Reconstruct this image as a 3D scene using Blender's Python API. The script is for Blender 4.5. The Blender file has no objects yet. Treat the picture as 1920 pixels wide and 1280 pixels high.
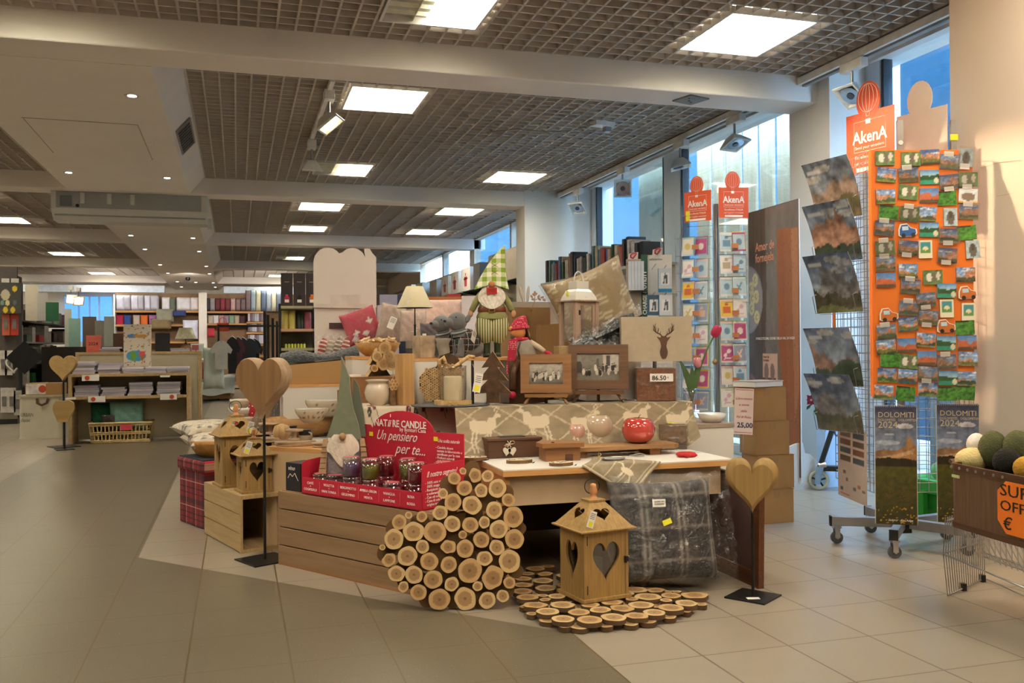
import bpy, math, random
import numpy as np
from mathutils import Vector, Matrix, Euler
PI = math.pi
SC = bpy.context.scene
COL = SC.collection
# ---------------------------------------------------------------- camera
FPX, PIT, ROL, YAW, CH = 1710.0, .00465, -.00803, .2929, 1.2
_R0 = Vector((math.cos(YAW), -math.sin(YAW), 0)); _F0 = Vector((math.sin(YAW), math.cos(YAW), 0)); _U0 = Vector((0, 0, 1))
FW = _F0*math.cos(PIT)+_U0*math.sin(PIT); _U1 = _U0*math.cos(PIT)-_F0*math.sin(PIT)
RT = _R0*math.cos(ROL)+_U1*math.sin(ROL); UP = _U1*math.cos(ROL)-_R0*math.sin(ROL)
CP = Vector((0, 0, CH))
cd = bpy.data.cameras.new('camera'); cam = bpy.data.objects.new('camera', cd); COL.objects.link(cam)
cd.sensor_fit = 'HORIZONTAL'; cd.sensor_width = 36; cd.lens = FPX/1920*36; cd.clip_start = .05; cd.clip_end = 200
mw = Matrix((RT, UP, -FW)).transposed().to_4x4(); mw.translation = CP; cam.matrix_world = mw
SC.camera = cam
# ---------------------------------------------------------------- world, exposure, lights
w = bpy.data.worlds.new('sky'); SC.world = w; w.use_nodes = True
bg = w.node_tree.nodes['Background']; bg.inputs[0].default_value = (.44, .72, 1, 1); bg.inputs[1].default_value = 24.0
SC.view_settings.view_transform = 'Standard'; SC.view_settings.look = 'None'; SC.view_settings.gamma = 1
SC.view_settings.use_curve_mapping = False
SC.view_settings.exposure = 0.72
cy = SC.cycles
cy.use_denoising = True; cy.max_bounces = 7; cy.diffuse_bounces = 4; cy.glossy_bounces = 3; cy.transmission_bounces = 5
cy.transparent_max_bounces = 14; cy.sample_clamp_indirect = 4; cy.caustics_reflective = False; cy.caustics_refractive = False
def light(kind, name, loc, to, power, col, size=.1, sy=None, spot=None, blend=.6):
    l = bpy.data.lights.new(name, kind); o = bpy.data.objects.new(name, l); COL.objects.link(o)
    l.energy = power; l.color = col; o.location = loc
    if kind == 'AREA':
        l.size = size
        if sy: l.shape = 'RECTANGLE'; l.size_y = sy
    else: l.shadow_soft_size = size
    if spot: l.spot_size = spot; l.spot_blend = blend
    d = Vector(to)-Vector(loc); o.rotation_euler = d.to_track_quat('-Z', 'Y').to_euler()
    return o
PANEL = 17.0          # glow of the lit ceiling panels
# daylight enters through the window bays on the right; portals sit in their openings
for (y0, y1) in ((4.5, 6.5), (7.3, 9.95), (10.6, 13.0)):
    p = light('AREA', 'window_portal', (5.32, (y0+y1)/2, 1.85), (0, (y0+y1)/2, 1.85), 1, (1, 1, 1), y1-y0, 3.3); p.data.cycles.is_portal = True
so = light('SUN', 'sun', (0, 0, 9), (.24, .1, 8), 3.5, (1, .88, .70)); so.data.angle = .02
# warm track spotlights and one fill light
light('SPOT', 'track_or_fill_spot', (2.9, 2.5, 3.35), (4.06, 3.95, 2.5), 60, (1, .70, .45), .03, spot=1.1, blend=.8)  # added fill without a fixture, brightens the top of the near right wall
light('SPOT', 'track_or_fill_spot', (2.45, 5.05, 3.4), (4.06, 3.72, 1.05), 230, (1, .68, .42), .02, spot=.80, blend=.5)
light('SPOT', 'track_or_fill_spot', (2.6, 1.6, 3.3), (2.0, 4.6, .55), 70, (1, .75, .5), .04, spot=1.0, blend=.8)
light('SPOT', 'track_or_fill_spot', (-.2, 2.2, 3.3), (1.2, 5.6, .8), 90, (1, .78, .55), .04, spot=1.0, blend=.8)
# ---------------------------------------------------------------- pixel to place
def ray(x, y): return FW+RT*((x-960)/FPX)+UP*((640-y)/FPX)
def FL(x, y, z=0.): r = ray(x, y); return CP+r*((z-CH)/r.z)          # on a horizontal plane
def PY(x, y, Y): r = ray(x, y); return CP+r*(Y/r.y)
def PX(x, y, X): r = ray(x, y); return CP+r*(X/r.x)
def PD(x, y, d): return CP+ray(x, y)*d
def depth(p): return (Vector(p)-CP).dot(FW)
# ---------------------------------------------------------------- colour and materials
def s2l(c): return c/12.92 if c <= .04045 else ((c+.055)/1.055)**2.4
def hexc(h): h = h.lstrip('#'); return tuple(s2l(int(h[i:i+2], 16)/255) for i in (0, 2, 4))
def C_(c): return hexc(c) if isinstance(c, str) else tuple(c)
_M = {}
def nodes(name):
    m = bpy.data.materials.new(name); m.use_nodes = True; nt = m.node_tree
    return m, nt, nt.nodes['Principled BSDF'], nt.nodes['Material Output']
def N(nt, t, **k):
    n = nt.nodes.new(t)
    for a, b in k.items():
        if a[0] == 'i' and a[1:].isdigit(): n.inputs[int(a[1:])].default_value = b
        else: setattr(n, a, b)
    return n
def lk(nt, a, b): nt.links.new(a, b)
def M(name, col='#888888', rough=.6, metal=0, var=.12, sc=9, bump=.0, bsc=60, coat=0, emit=0, spec=.5, sheen=0):
    if name in _M: return _M[name]
    m, nt, b, o = nodes(name); c = C_(col)
    tc = N(nt, 'ShaderNodeTexCoord'); nz = N(nt, 'ShaderNodeTexNoise'); nz.inputs['Scale'].default_value = sc; nz.inputs['Detail'].default_value = 5
    lk(nt, tc.outputs['Object'], nz.inputs['Vector'])
    r = N(nt, 'ShaderNodeValToRGB'); r.color_ramp.elements[0].position = .3; r.color_ramp.elements[1].position = .7
    r.color_ramp.elements[0].color = tuple(x*(1-var) for x in c)+(1,); r.color_ramp.elements[1].color = tuple(min(1, x*(1+var)) for x in c)+(1,)
    lk(nt, nz.outputs[0], r.inputs[0]); lk(nt, r.outputs[0], b.inputs['Base Color'])
    b.inputs['Roughness'].default_value = rough; b.inputs['Metallic'].default_value = metal; b.inputs['Coat Weight'].default_value = coat
    b.inputs['Specular IOR Level'].default_value = spec
    if sheen: b.inputs['Sheen Weight'].default_value = sheen
    if bump:
        n2 = N(nt, 'ShaderNodeTexNoise'); n2.inputs['Scale'].default_value = bsc; n2.inputs['Detail'].default_value = 6; lk(nt, tc.outputs['Object'], n2.inputs['Vector'])
        bp = N(nt, 'ShaderNodeBump'); bp.inputs['Strength'].default_value = bump; bp.inputs['Distance'].default_value = .01
        lk(nt, n2.outputs[0], bp.inputs['Height']); lk(nt, bp.outputs[0], b.inputs['Normal'])
    if emit: b.inputs['Emission Color'].default_value = c+(1,); b.inputs['Emission Strength'].default_value = emit
    _M[name] = m; return m
def WOOD(name, c1='#b98a55', c2='#8f6238', axis=2, sc=6, rough=.6, stretch=.08, bump=.15, dist=3):
    if name in _M: return _M[name]
    m, nt, b, o = nodes(name); tc = N(nt, 'ShaderNodeTexCoord'); mp = N(nt, 'ShaderNodeMapping')
    s = [1, 1, 1]; s[axis] = stretch; mp.inputs['Scale'].default_value = s
    lk(nt, tc.outputs['Object'], mp.inputs[0])
    wv = N(nt, 'ShaderNodeTexWave'); wv.bands_direction = 'XYZ'[0 if axis else 1]; wv.inputs['Scale'].default_value = sc*2.5
    wv.inputs['Distortion'].default_value = dist*2.6; wv.inputs['Detail'].default_value = 3; wv.inputs['Detail Scale'].default_value = 2
    nz = N(nt, 'ShaderNodeTexNoise'); nz.inputs['Scale'].default_value = sc*6; nz.inputs['Detail'].default_value = 6
    lk(nt, mp.outputs[0], wv.inputs[0]); lk(nt, mp.outputs[0], nz.inputs['Vector'])
    mx = N(nt, 'ShaderNodeMath', operation='MULTIPLY_ADD'); mx.inputs[1].default_value = .14; lk(nt, wv.outputs['Fac'], mx.inputs[0])
    m2 = N(nt, 'ShaderNodeMath', operation='MULTIPLY'); m2.inputs[1].default_value = .98; lk(nt, nz.outputs[0], m2.inputs[0]); lk(nt, m2.outputs[0], mx.inputs[2])
    r = N(nt, 'ShaderNodeValToRGB'); r.color_ramp.elements[0].position = .2; r.color_ramp.elements[1].position = .85
    r.color_ramp.elements[0].color = C_(c2)+(1,); r.color_ramp.elements[1].color = C_(c1)+(1,)
    lk(nt, mx.outputs[0], r.inputs[0]); lk(nt, r.outputs[0], b.inputs['Base Color']); b.inputs['Roughness'].default_value = rough
    bp = N(nt, 'ShaderNodeBump'); bp.inputs['Strength'].default_value = bump; bp.inputs['Distance'].default_value = .004
    lk(nt, mx.outputs[0], bp.inputs['Height']); lk(nt, bp.outputs[0], b.inputs['Normal'])
    _M[name] = m; return m
def stripes(name, ca, cb, axis=0, period=.02, duty=.5, rough=.8, cc=None, axis2=None, rot=0):
    """bands along one axis, or a gingham check when axis2 is given"""
    if name in _M: return _M[name]
    m, nt, b, o = nodes(name); tc = N(nt, 'ShaderNodeTexCoord'); mp = N(nt, 'ShaderNodeMapping'); mp.inputs['Rotation'].default_value = (0, rot, 0)
    lk(nt, tc.outputs['Object'], mp.inputs[0]); sp = N(nt, 'ShaderNodeSeparateXYZ'); lk(nt, mp.outputs[0], sp.inputs[0])
    def band(ax):
        d = N(nt, 'ShaderNodeMath', operation='DIVIDE'); d.inputs[1].default_value = period; lk(nt, sp.outputs[ax], d.inputs[0])
        f = N(nt, 'ShaderNodeMath', operation='FRACT'); lk(nt, d.outputs[0], f.inputs[0])
        g = N(nt, 'ShaderNodeMath', operation='LESS_THAN'); g.inputs[1].default_value = duty; lk(nt, f.outputs[0], g.inputs[0]); return g
    g = band(axis); mix = N(nt, 'ShaderNodeMix', data_type='RGBA'); A, B = mix.inputs[6], mix.inputs[7]
    A.default_value = C_(ca)+(1,); B.default_value = C_(cb)+(1,)
    if axis2 is None: lk(nt, g.outputs[0], mix.inputs[0])
    else:
        h = band(axis2); ad = N(nt, 'ShaderNodeMath', operation='ADD'); lk(nt, g.outputs[0], ad.inputs[0]); lk(nt, h.outputs[0], ad.inputs[1])
        hf = N(nt, 'ShaderNodeMath', operation='MULTIPLY'); hf.inputs[1].default_value = .5; lk(nt, ad.outputs[0], hf.inputs[0]); lk(nt, hf.outputs[0], mix.inputs[0])
    lk(nt, mix.outputs[2], b.inputs['Base Color']); b.inputs['Roughness'].default_value = rough
    _M[name] = m; return m
def dots(name, ca, cb, sc=60, size=.25, rough=.85):
    if name in _M: return _M[name]
    m, nt, b, o = nodes(name); tc = N(nt, 'ShaderNodeTexCoord'); v = N(nt, 'ShaderNodeTexVoronoi'); v.inputs['Scale'].default_value = sc; v.inputs['Randomness'].default_value = .25
    lk(nt, tc.outputs['Object'], v.inputs['Vector']); g = N(nt, 'ShaderNodeMath', operation='LESS_THAN'); g.inputs[1].default_value = size; lk(nt, v.outputs['Distance'], g.inputs[0])
    mix = N(nt, 'ShaderNodeMix', data_type='RGBA'); mix.inputs[6].default_value = C_(ca)+(1,); mix.inputs[7].default_value = C_(cb)+(1,)
    lk(nt, g.outputs[0], mix.inputs[0]); lk(nt, mix.outputs[2], b.inputs['Base Color']); b.inputs['Roughness'].default_value = rough
    _M[name] = m; return m
def plaid(name, base, bands, rough=.85, mp=(1, 1, 1)):
    """tartan: bands = (axis, period, offset, width, colour, weight)"""
    if name in _M: return _M[name]
    m, nt, b, o = nodes(name); tc = N(nt, 'ShaderNodeTexCoord'); sp = N(nt, 'ShaderNodeSeparateXYZ'); lk(nt, tc.outputs['Object'], sp.inputs[0])
    cur = N(nt, 'ShaderNodeRGB'); cur.outputs[0].default_value = C_(base)+(1,); out = cur.outputs[0]
    for (ax, per, off, wd, c, wt) in bands:
        a = N(nt, 'ShaderNodeMath', operation='ADD'); a.inputs[1].default_value = off+50*per; lk(nt, sp.outputs[ax], a.inputs[0])
        d = N(nt, 'ShaderNodeMath', operation='DIVIDE'); d.inputs[1].default_value = per; lk(nt, a.outputs[0], d.inputs[0])
        f = N(nt, 'ShaderNodeMath', operation='FRACT'); lk(nt, d.outputs[0], f.inputs[0])
        g = N(nt, 'ShaderNodeMath', operation='LESS_THAN'); g.inputs[1].default_value = wd/per; lk(nt, f.outputs[0], g.inputs[0])
        q = N(nt, 'ShaderNodeMath', operation='MULTIPLY'); q.inputs[1].default_value = wt; lk(nt, g.outputs[0], q.inputs[0])
        mix = N(nt, 'ShaderNodeMix', data_type='RGBA'); mix.inputs[7].default_value = C_(c)+(1,); lk(nt, out, mix.inputs[6]); lk(nt, q.outputs[0], mix.inputs[0]); out = mix.outputs[2]
    lk(nt, out, b.inputs['Base Color']); b.inputs['Roughness'].default_value = rough
    _M[name] = m; return m
def GLASS(name='clear_glass', tint=(1, 1, 1), refl=.12, rough=.02):
    if name in _M: return _M[name]
    m, nt, b, o = nodes(name); nt.nodes.remove(b); t = N(nt, 'ShaderNodeBsdfTransparent'); t.inputs[0].default_value = tuple(tint)+(1,)
    g = N(nt, 'ShaderNodeBsdfGlossy'); g.inputs['Roughness'].default_value = rough
    lw = N(nt, 'ShaderNodeLayerWeight'); lw.inputs[0].default_value = .25
    a = N(nt, 'ShaderNodeMath', operation='MULTIPLY_ADD'); a.inputs[1].default_value = .5; a.inputs[2].default_value = refl; lk(nt, lw.outputs['Facing'], a.inputs[0])
    mx = N(nt, 'ShaderNodeMixShader'); lk(nt, a.outputs[0], mx.inputs[0]); lk(nt, t.outputs[0], mx.inputs[1]); lk(nt, g.outputs[0], mx.inputs[2]); lk(nt, mx.outputs[0], o.inputs[0])
    _M[name] = m; return m
def FILM(name='plastic_film', refl=.085):
    """crinkled clear wrap"""
    if name in _M: return _M[name]
    m, nt, b, o = nodes(name); nt.nodes.remove(b); t = N(nt, 'ShaderNodeBsdfTransparent'); t.inputs[0].default_value = (.93, .93, .93, 1)
    g = N(nt, 'ShaderNodeBsdfGlossy'); g.inputs['Roughness'].default_value = .07; g.inputs[0].default_value = (1, 1, 1, 1)
    tc = N(nt, 'ShaderNodeTexCoord'); nz = N(nt, 'ShaderNodeTexNoise'); nz.inputs['Scale'].default_value = 14; nz.inputs['Detail'].default_value = 4; nz.inputs['Distortion'].default_value = 1.5
    lk(nt, tc.outputs['Object'], nz.inputs['Vector']); bp = N(nt, 'ShaderNodeBump'); bp.inputs['Strength'].default_value = 1; bp.inputs['Distance'].default_value = .03
    lk(nt, nz.outputs[0], bp.inputs['Height']); lk(nt, bp.outputs[0], g.inputs['Normal'])
    mx = N(nt, 'ShaderNodeMixShader'); mx.inputs[0].default_value = refl; lk(nt, t.outputs[0], mx.inputs[1]); lk(nt, g.outputs[0], mx.inputs[2]); lk(nt, mx.outputs[0], o.inputs[0])
    _M[name] = m; return m
def PRINT(rough=.45, coat=0.):
    name = 'print_%d_%d' % (rough*100, coat*100)
    if name in _M: return _M[name]
    m, nt, b, o = nodes(name); a = N(nt, 'ShaderNodeAttribute'); a.attribute_name = 'Col'; lk(nt, a.outputs[0], b.inputs['Base Color'])
    tc = N(nt, 'ShaderNodeTexCoord'); nz = N(nt, 'ShaderNodeTexNoise'); nz.inputs['Scale'].default_value = 30; lk(nt, tc.outputs['Object'], nz.inputs['Vector'])
    bp = N(nt, 'ShaderNodeBump'); bp.inputs['Strength'].default_value = .05; lk(nt, nz.outputs[0], bp.inputs['Height']); lk(nt, bp.outputs[0], b.inputs['Normal'])
    b.inputs['Roughness'].default_value = rough; b.inputs['Coat Weight'].default_value = coat
    _M[name] = m; return m
# ---------------------------------------------------------------- mesh builder
def TR(loc=(0, 0, 0), rx=0, ry=0, rz=0, s=(1, 1, 1)):
    return Matrix.Translation(loc) @ Euler((rx, ry, rz)).to_matrix().to_4x4() @ Matrix.Diagonal((*((s,)*3 if isinstance(s, (int, float)) else s), 1))
class MB:
    def __init__(s): s.v = []; s.f = []; s.m = []; s.sm = []; s.col = {}; s.T = Matrix()
    def add(s, vs, fs, m=0, smooth=False, cols=None):
        o = len(s.v); T = s.T
        s.v += [tuple(T @ Vector(v)) for v in vs]
        for f in fs: s.f.append(tuple(i+o for i in f)); s.m.append(m); s.sm.append(smooth)
        if cols is not None:
            for i, c in enumerate(cols): s.col[o+i] = c
        return s
    def box(s, c, d, m=0, R=None):
        x, y, z = d[0]/2, d[1]/2, d[2]/2
        vs = [Vector(p) for p in ((-x, -y, -z), (x, -y, -z), (x, y, -z), (-x, y, -z), (-x, -y, z), (x, -y, z), (x, y, z), (-x, y, z))]
        if R is not None: vs = [R @ v for v in vs]
        return s.add([v+Vector(c) for v in vs], [(0, 3, 2, 1), (4, 5, 6, 7), (0, 1, 5, 4), (1, 2, 6, 5), (2, 3, 7, 6), (3, 0, 4, 7)], m)
    def bb(s, a, b, m=0): return s.box([(a[i]+b[i])/2 for i in range(3)], [abs(b[i]-a[i]) for i in range(3)], m)
    def rbox(s, c, d, r=.01, n=3, m=0):
        """box with rounded vertical edges"""
        x, y = d[0]/2-r, d[1]/2-r; ol = []
        for (cx, cy, a0) in ((x, y, 0), (-x, y, PI/2), (-x, -y, PI), (x, -y, PI*1.5)):
            for i in range(n+1): a = a0+PI/2*i/n; ol.append((cx+r*math.cos(a)+c[0], cy+r*math.sin(a)+c[1]))
        return s.prism(ol, c[2]-d[2]/2, c[2]+d[2]/2, m=m)
    def prism(s, ol, a, b, m=0, plane='XY', smooth=False, mcap=None):
        """extrude a counter-clockwise outline from a to b along the plane's normal"""
        def P(x, y, z): return (x, y, z) if plane == 'XY' else (x, -z, y) if plane == 'XZ' else (z, x, y)
        n = len(ol); s.add([P(x, y, a) for x, y in ol]+[P(x, y, b) for x, y in ol], [(i, (i+1) % n, (i+1) % n+n, i+n) for i in range(n)], m, smooth)
        s.add([P(x, y, a) for x, y in ol], [tuple(range(n-1, -1, -1))], m if mcap is None else mcap); s.add([P(x, y, b) for x, y in ol], [tuple(range(n))], m if mcap is None else mcap)
        return s
    def ring(s, ol, inn, a, b, m=0, plane='XZ'):
        """plate with a hole; both outlines have the same count of points"""
        def P(x, y, z): return (x, y, z) if plane == 'XY' else (x, -z, y) if plane == 'XZ' else (z, x, y)
        n = len(ol); V = [P(x, y, a) for x, y in ol]+[P(x, y, a) for x, y in inn]+[P(x, y, b) for x, y in ol]+[P(x, y, b) for x, y in inn]; F_ = []
        for i in range(n):
            j = (i+1) % n; F_ += [(i, i+n, j+n, j), (i+2*n, j+2*n, j+3*n, i+3*n), (i, j, j+2*n, i+2*n), (i+n, i+3*n, j+3*n, j+n)]
        return s.add(V, F_, m)
    def cyl(s, p0, p1, r0, r1=None, n=16, m=0, cap=True, mcap=None):
        r1 = r0 if r1 is None else r1; p0 = Vector(p0); p1 = Vector(p1); d = (p1-p0)
        if d.length < 1e-9: return s
        q = d.to_track_quat('Z', 'Y').to_matrix(); a, b = q @ Vector((1, 0, 0)), q @ Vector((0, 1, 0))
        A = [p0+(a*math.cos(2*PI*i/n)+b*math.sin(2*PI*i/n))*r0 for i in range(n)]; B = [p1+(a*math.cos(2*PI*i/n)+b*math.sin(2*PI*i/n))*r1 for i in range(n)]
        s.add(A+B, [(i, (i+1) % n, (i+1) % n+n, i+n) for i in range(n)], m, n > 5)
        if cap: mc = m if mcap is None else mcap; s.add(A, [tuple(range(n-1, -1, -1))], mc); s.add(B, [tuple(range(n))], mc)
        return s
    def lathe(s, prof, c=(0, 0, 0), n=24, m=0, smooth=True, sy=1., mats=None):
        V = []; F_ = []
        for (r, z) in prof:
            for i in range(n): a = 2*PI*i/n; V.append((c[0]+r*math.cos(a), c[1]+r*math.sin(a)*sy, c[2]+z))
        for k in range(len(prof)-1):
            for i in range(n): j = (i+1) % n; F_.append((k*n+i, k*n+j, (k+1)*n+j, (k+1)*n+i))
        if mats is None: s.add(V, F_, m, smooth)
        else:
            o = len(s.v); s.add(V, F_, m, smooth)
            for k in range(len(prof)-1):
                for i in range(n): s.m[len(s.m)-len(F_)+k*n+i] = mats[k]
        if prof[0][0] > 1e-4: s.add(V[:n], [tuple(range(n-1, -1, -1))], m if mats is None else mats[0])
        if prof[-1][0] > 1e-4: s.add(V[-n:], [tuple(range(n))], m if mats is None else mats[-1])
        return s
    def tube(s, pts, r, n=6, m=0, closed=False):
        pts = [Vector(p) for p in pts]; L = len(pts); V = []; up = None
        rr = r if isinstance(r, (list, tuple)) else [r]*L
        for i, p in enumerate(pts):
            a = pts[(i-1) % L] if (closed or i > 0) else p; b = pts[(i+1) % L] if (closed or i < L-1) else p
            t = (b-a); t = t.normalized() if t.length > 1e-9 else Vector((0, 0, 1))
            if up is None: up = t.orthogonal().normalized()
            up = (up-t*up.dot(t)); up = up.normalized() if up.length > 1e-6 else t.orthogonal().normalized(); sd = t.cross(up)
            for k in range(n): an = 2*PI*k/n; V.append(p+(up*math.cos(an)+sd*math.sin(an))*rr[i])
        F_ = []
        for i in range(L if closed else L-1):
            j = (i+1) % L
            for k in range(n): F_.append((i*n+k, i*n+(k+1) % n, j*n+(k+1) % n, j*n+k))
        if not closed: F_ += [tuple(range(n-1, -1, -1)), tuple(range((L-1)*n, L*n))]
        return s.add(V, F_, m, n > 4)
    def sphere(s, c, r, nu=20, nv=12, m=0, fn=None, R=None):
        r = (r,)*3 if isinstance(r, (int, float)) else r; V = []; F_ = []
        for j in range(nv+1):
            for i in range(nu):
                a, b = 2*PI*i/nu, PI*j/nv-PI/2; p = Vector((math.cos(a)*math.cos(b), math.sin(a)*math.cos(b), math.sin(b)))
                k = fn(p) if fn else 1; p = Vector((p.x*r[0], p.y*r[1], p.z*r[2]))*k
                if R is not None: p = R @ p
                V.append(p+Vector(c))
        for j in range(nv):
            for i in range(nu): k = (i+1) % nu; F_.append((j*nu+i, j*nu+k, (j+1)*nu+k, (j+1)*nu+i))
        return s.add(V, F_, m, True)
    def grid(s, fn, nu, nv, m=0, smooth=True, col=None):
        """fn(u, v) -> point; col(u, v) -> linear colour"""
        V = [fn(i/nu, j/nv) for j in range(nv+1) for i in range(nu+1)]
        cs = [col(i/nu, j/nv) for j in range(nv+1) for i in range(nu+1)] if col else None
        return s.add(V, [(j*(nu+1)+i, j*(nu+1)+i+1, (j+1)*(nu+1)+i+1, (j+1)*(nu+1)+i) for j in range(nv) for i in range(nu)], m, smooth, cs)
    def cushion(s, w, h, t, m=0, n=14, k=4, wr=0., seed=1, col=None, pinch=.1):
        """pillow in the XZ plane, standing on z = 0, thickness along y"""
        rnd = random.Random(seed); ph = [rnd.uniform(0, 6) for _ in range(4)]
        def mk(sg):
            def f(u, v):
                a, b = 2*u-1, 2*v-1; e = (1-abs(a)**k)*(1-abs(b)**k); e = max(e, 0)**.45
                x = a*w/2*(1-pinch*(1-abs(b)**2)*a*a); z = b*h/2*(1-pinch*(1-abs(a)**2)*b*b)
                y = sg*(t/2*e)+sg*wr*e*math.sin(9*a+ph[0]+3*b)*math.cos(7*b+ph[1])
                return (x, -y, z+h/2)
            return f
        s.grid(mk(1), n, n, m, True, col); s.grid(lambda u, v: mk(-1)(1-u, v), n, n, m, True, (lambda u, v: col(1-u, v)) if col else None); return s
    def build(s, name, mats, parent=None, loc=None, rot=None, bev=0, sub=0, mw=None, wn=False):
        me = bpy.data.meshes.new(name); me.from_pydata(s.v, [], s.f)
        for m in (mats if isinstance(mats, (list, tuple)) else [mats]): me.materials.append(m)
        me.polygons.foreach_set('material_index', s.m); me.polygons.foreach_set('use_smooth', s.sm)
        if s.col:
            a = me.color_attributes.new('Col', 'FLOAT_COLOR', 'POINT'); arr = np.full((len(s.v), 4), .6, dtype=np.float32); arr[:, 3] = 1
            for i, c in s.col.items(): arr[i, :3] = c
            a.data.foreach_set('color', arr.ravel())
        me.update(); o = bpy.data.objects.new(name, me); COL.objects.link(o)
        if parent is not None: o.parent = parent
        if mw is not None: o.matrix_local = mw
        if loc is not None: o.location = loc
        if rot is not None: o.rotation_euler = rot
        if bev:
            b = o.modifiers.new('bevel', 'BEVEL'); b.width = bev; b.segments = 2; b.limit_method = 'ANGLE'; b.angle_limit = .7; b.harden_normals = False
        if sub: q = o.modifiers.new('sub', 'SUBSURF'); q.levels = sub; q.render_levels = sub
        return o
def tag(o, label, cat, group=None, kind=None):
    if kind == 'structure':
        o['kind'] = kind; o['label'] = label; o['category'] = cat; return o
    o['label'] = label; o['category'] = cat
    if group: o['group'] = group
    if kind: o['kind'] = kind
    return o
def thing(name, label, cat, loc=(0, 0, 0), rz=0, group=None, kind=None, rx=0, ry=0):
    o = bpy.data.objects.new(name, None); COL.objects.link(o); o.location = loc; o.rotation_euler = (rx, ry, rz); o.empty_display_size = .05
    return tag(o, label, cat, group, kind)
def struct(name, mb, m, **k): o = mb.build(name, m, **k); o['kind'] = 'structure'; return o
def dup(root, loc, rz=None, label=None, group=None, s=None):
    r = root.copy(); COL.objects.link(r); r.location = loc
    if rz is not None: r.rotation_euler = (r.rotation_euler.x, r.rotation_euler.y, rz)
    if s is not None: r.scale = (s,)*3 if isinstance(s, (int, float)) else s
    if label: r['label'] = label
    if group: r['group'] = group
    for ch in list(root.children):
        c = ch.copy(); COL.objects.link(c); c.parent = r
        for g in list(ch.children): d = g.copy(); COL.objects.link(d); d.parent = c
    return r
def text(s, size, m, parent=None, loc=(0, 0, 0), rot=(PI/2, 0, 0), name='lettering', shear=0, align='LEFT', ext=.0006, bold=0, space=1.0, line=1.0, sx=1.):
    cu = bpy.data.curves.new(name, 'FONT'); cu.body = s; cu.size = size; cu.shear = shear; cu.align_x = align; cu.extrude = ext; cu.offset = bold
    cu.space_character = space; cu.space_line = line; cu.resolution_u = 2
    cu.materials.append(m); q = bpy.data.objects.new('t', cu); me = bpy.data.meshes.new_from_object(q); bpy.data.objects.remove(q); me.name = name
    if not me.materials: me.materials.append(m)
    o = bpy.data.objects.new(name, me); COL.objects.link(o)
    if parent is not None: o.parent = parent
    o.location = loc; o.rotation_euler = rot; o.scale = (sx, 1, 1); return o
# ---------------------------------------------------------------- printed pictures
class Pic:
    """small raster painted in code, linear rgb; row 0 is the bottom"""
    def __init__(s, nx, ny, c='#ffffff'):
        s.nx, s.ny = nx, ny; s.a = np.zeros((ny+1, nx+1, 3)); s.a[:] = C_(c); y, x = np.mgrid[0:ny+1, 0:nx+1]; s.u = x/nx; s.v = y/ny
    def put(s, mask, c, al=1.): c = np.array(C_(c)); mk = np.asarray(mask, float)[..., None]*al; s.a = s.a*(1-mk)+c*mk; return s
    def rect(s, x0, y0, x1, y1, c, al=1.): return s.put((s.u >= x0) & (s.u <= x1) & (s.v >= y0) & (s.v <= y1), c, al)
    def ell(s, x, y, rx, ry, c, al=1.): return s.put(((s.u-x)/rx)**2+((s.v-y)/ry)**2 < 1, c, al)
    def poly(s, pts, c, al=1.):
        ins = np.zeros(s.u.shape, bool); n = len(pts)
        for i in range(n):
            x0, y0 = pts[i]; x1, y1 = pts[(i+1) % n]
            if y0 == y1: continue
            ins ^= ((y0 > s.v) != (y1 > s.v)) & (s.u < (x1-x0)*(s.v-y0)/(y1-y0)+x0)
        return s.put(ins, c, al)
    def line(s, x0, y0, x1, y1, wd, c, al=1., asp=1.):
        dx, dy = x1-x0, (y1-y0)*asp; L = dx*dx+dy*dy+1e-12; t = np.clip(((s.u-x0)*dx+(s.v-y0)*asp*dy)/L, 0, 1)
        return s.put((s.u-x0-t*dx)**2+((s.v-y0)*asp-t*dy)**2 < wd*wd, c, al)
    def grad(s, y0, y1, c0, c1):
        t = np.clip((s.v-y0)/(y1-y0+1e-9), 0, 1)[..., None]; g = np.array(C_(c0))*(1-t)+np.array(C_(c1))*t
        mk = ((s.v >= y0) & (s.v <= y1))[..., None]; s.a = np.where(mk, g, s.a); return s
    def noise(s, amt, seed=1, sc=(6, 6)):
        r = np.random.RandomState(seed); n = np.zeros(s.u.shape)
        for o in range(3):
            gx, gy = int(sc[0]*2**o)+2, int(sc[1]*2**o)+2; g = r.rand(gy, gx)-.5; x = s.u*(gx-1.001); y = s.v*(gy-1.001); i = x.astype(int); j = y.astype(int); fx = x-i; fy = y-j
            n += (g[j, i]*(1-fx)*(1-fy)+g[j, i+1]*fx*(1-fy)+g[j+1, i]*(1-fx)*fy+g[j+1, i+1]*fx*fy)/(o+1)
        s.a = np.clip(s.a*(1+amt*n[..., None]*2), 0, 1); s.n = n; return s
    def ridge(s, base, amp, seed, c, al=1.):
        r = np.random.RandomState(seed); h = np.zeros(s.nx+1); x = np.linspace(0, 1, s.nx+1)
        for o in range(5): k = 3*2**o; p = r.rand(k+2)-.5; h += np.interp(x*k, np.arange(k+2), p)/(1.7**o)
        return s.put(s.v < (base+amp*h)[None, :], c, al)
    def col(s): return lambda u, v: s.a[min(s.ny, int(round(v*s.ny))), min(s.nx, int(round(u*s.nx)))]
    def panel(s, mb, w, h, m=0, curve=None, y=0.):
        """adds the picture to mb as an upright sheet centred on x, standing on z = 0, facing -y"""
        f = curve or (lambda u, v: ((u-.5)*w, y, v*h)); return mb.grid(f, s.nx, s.ny, m, True, s.col())
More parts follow.
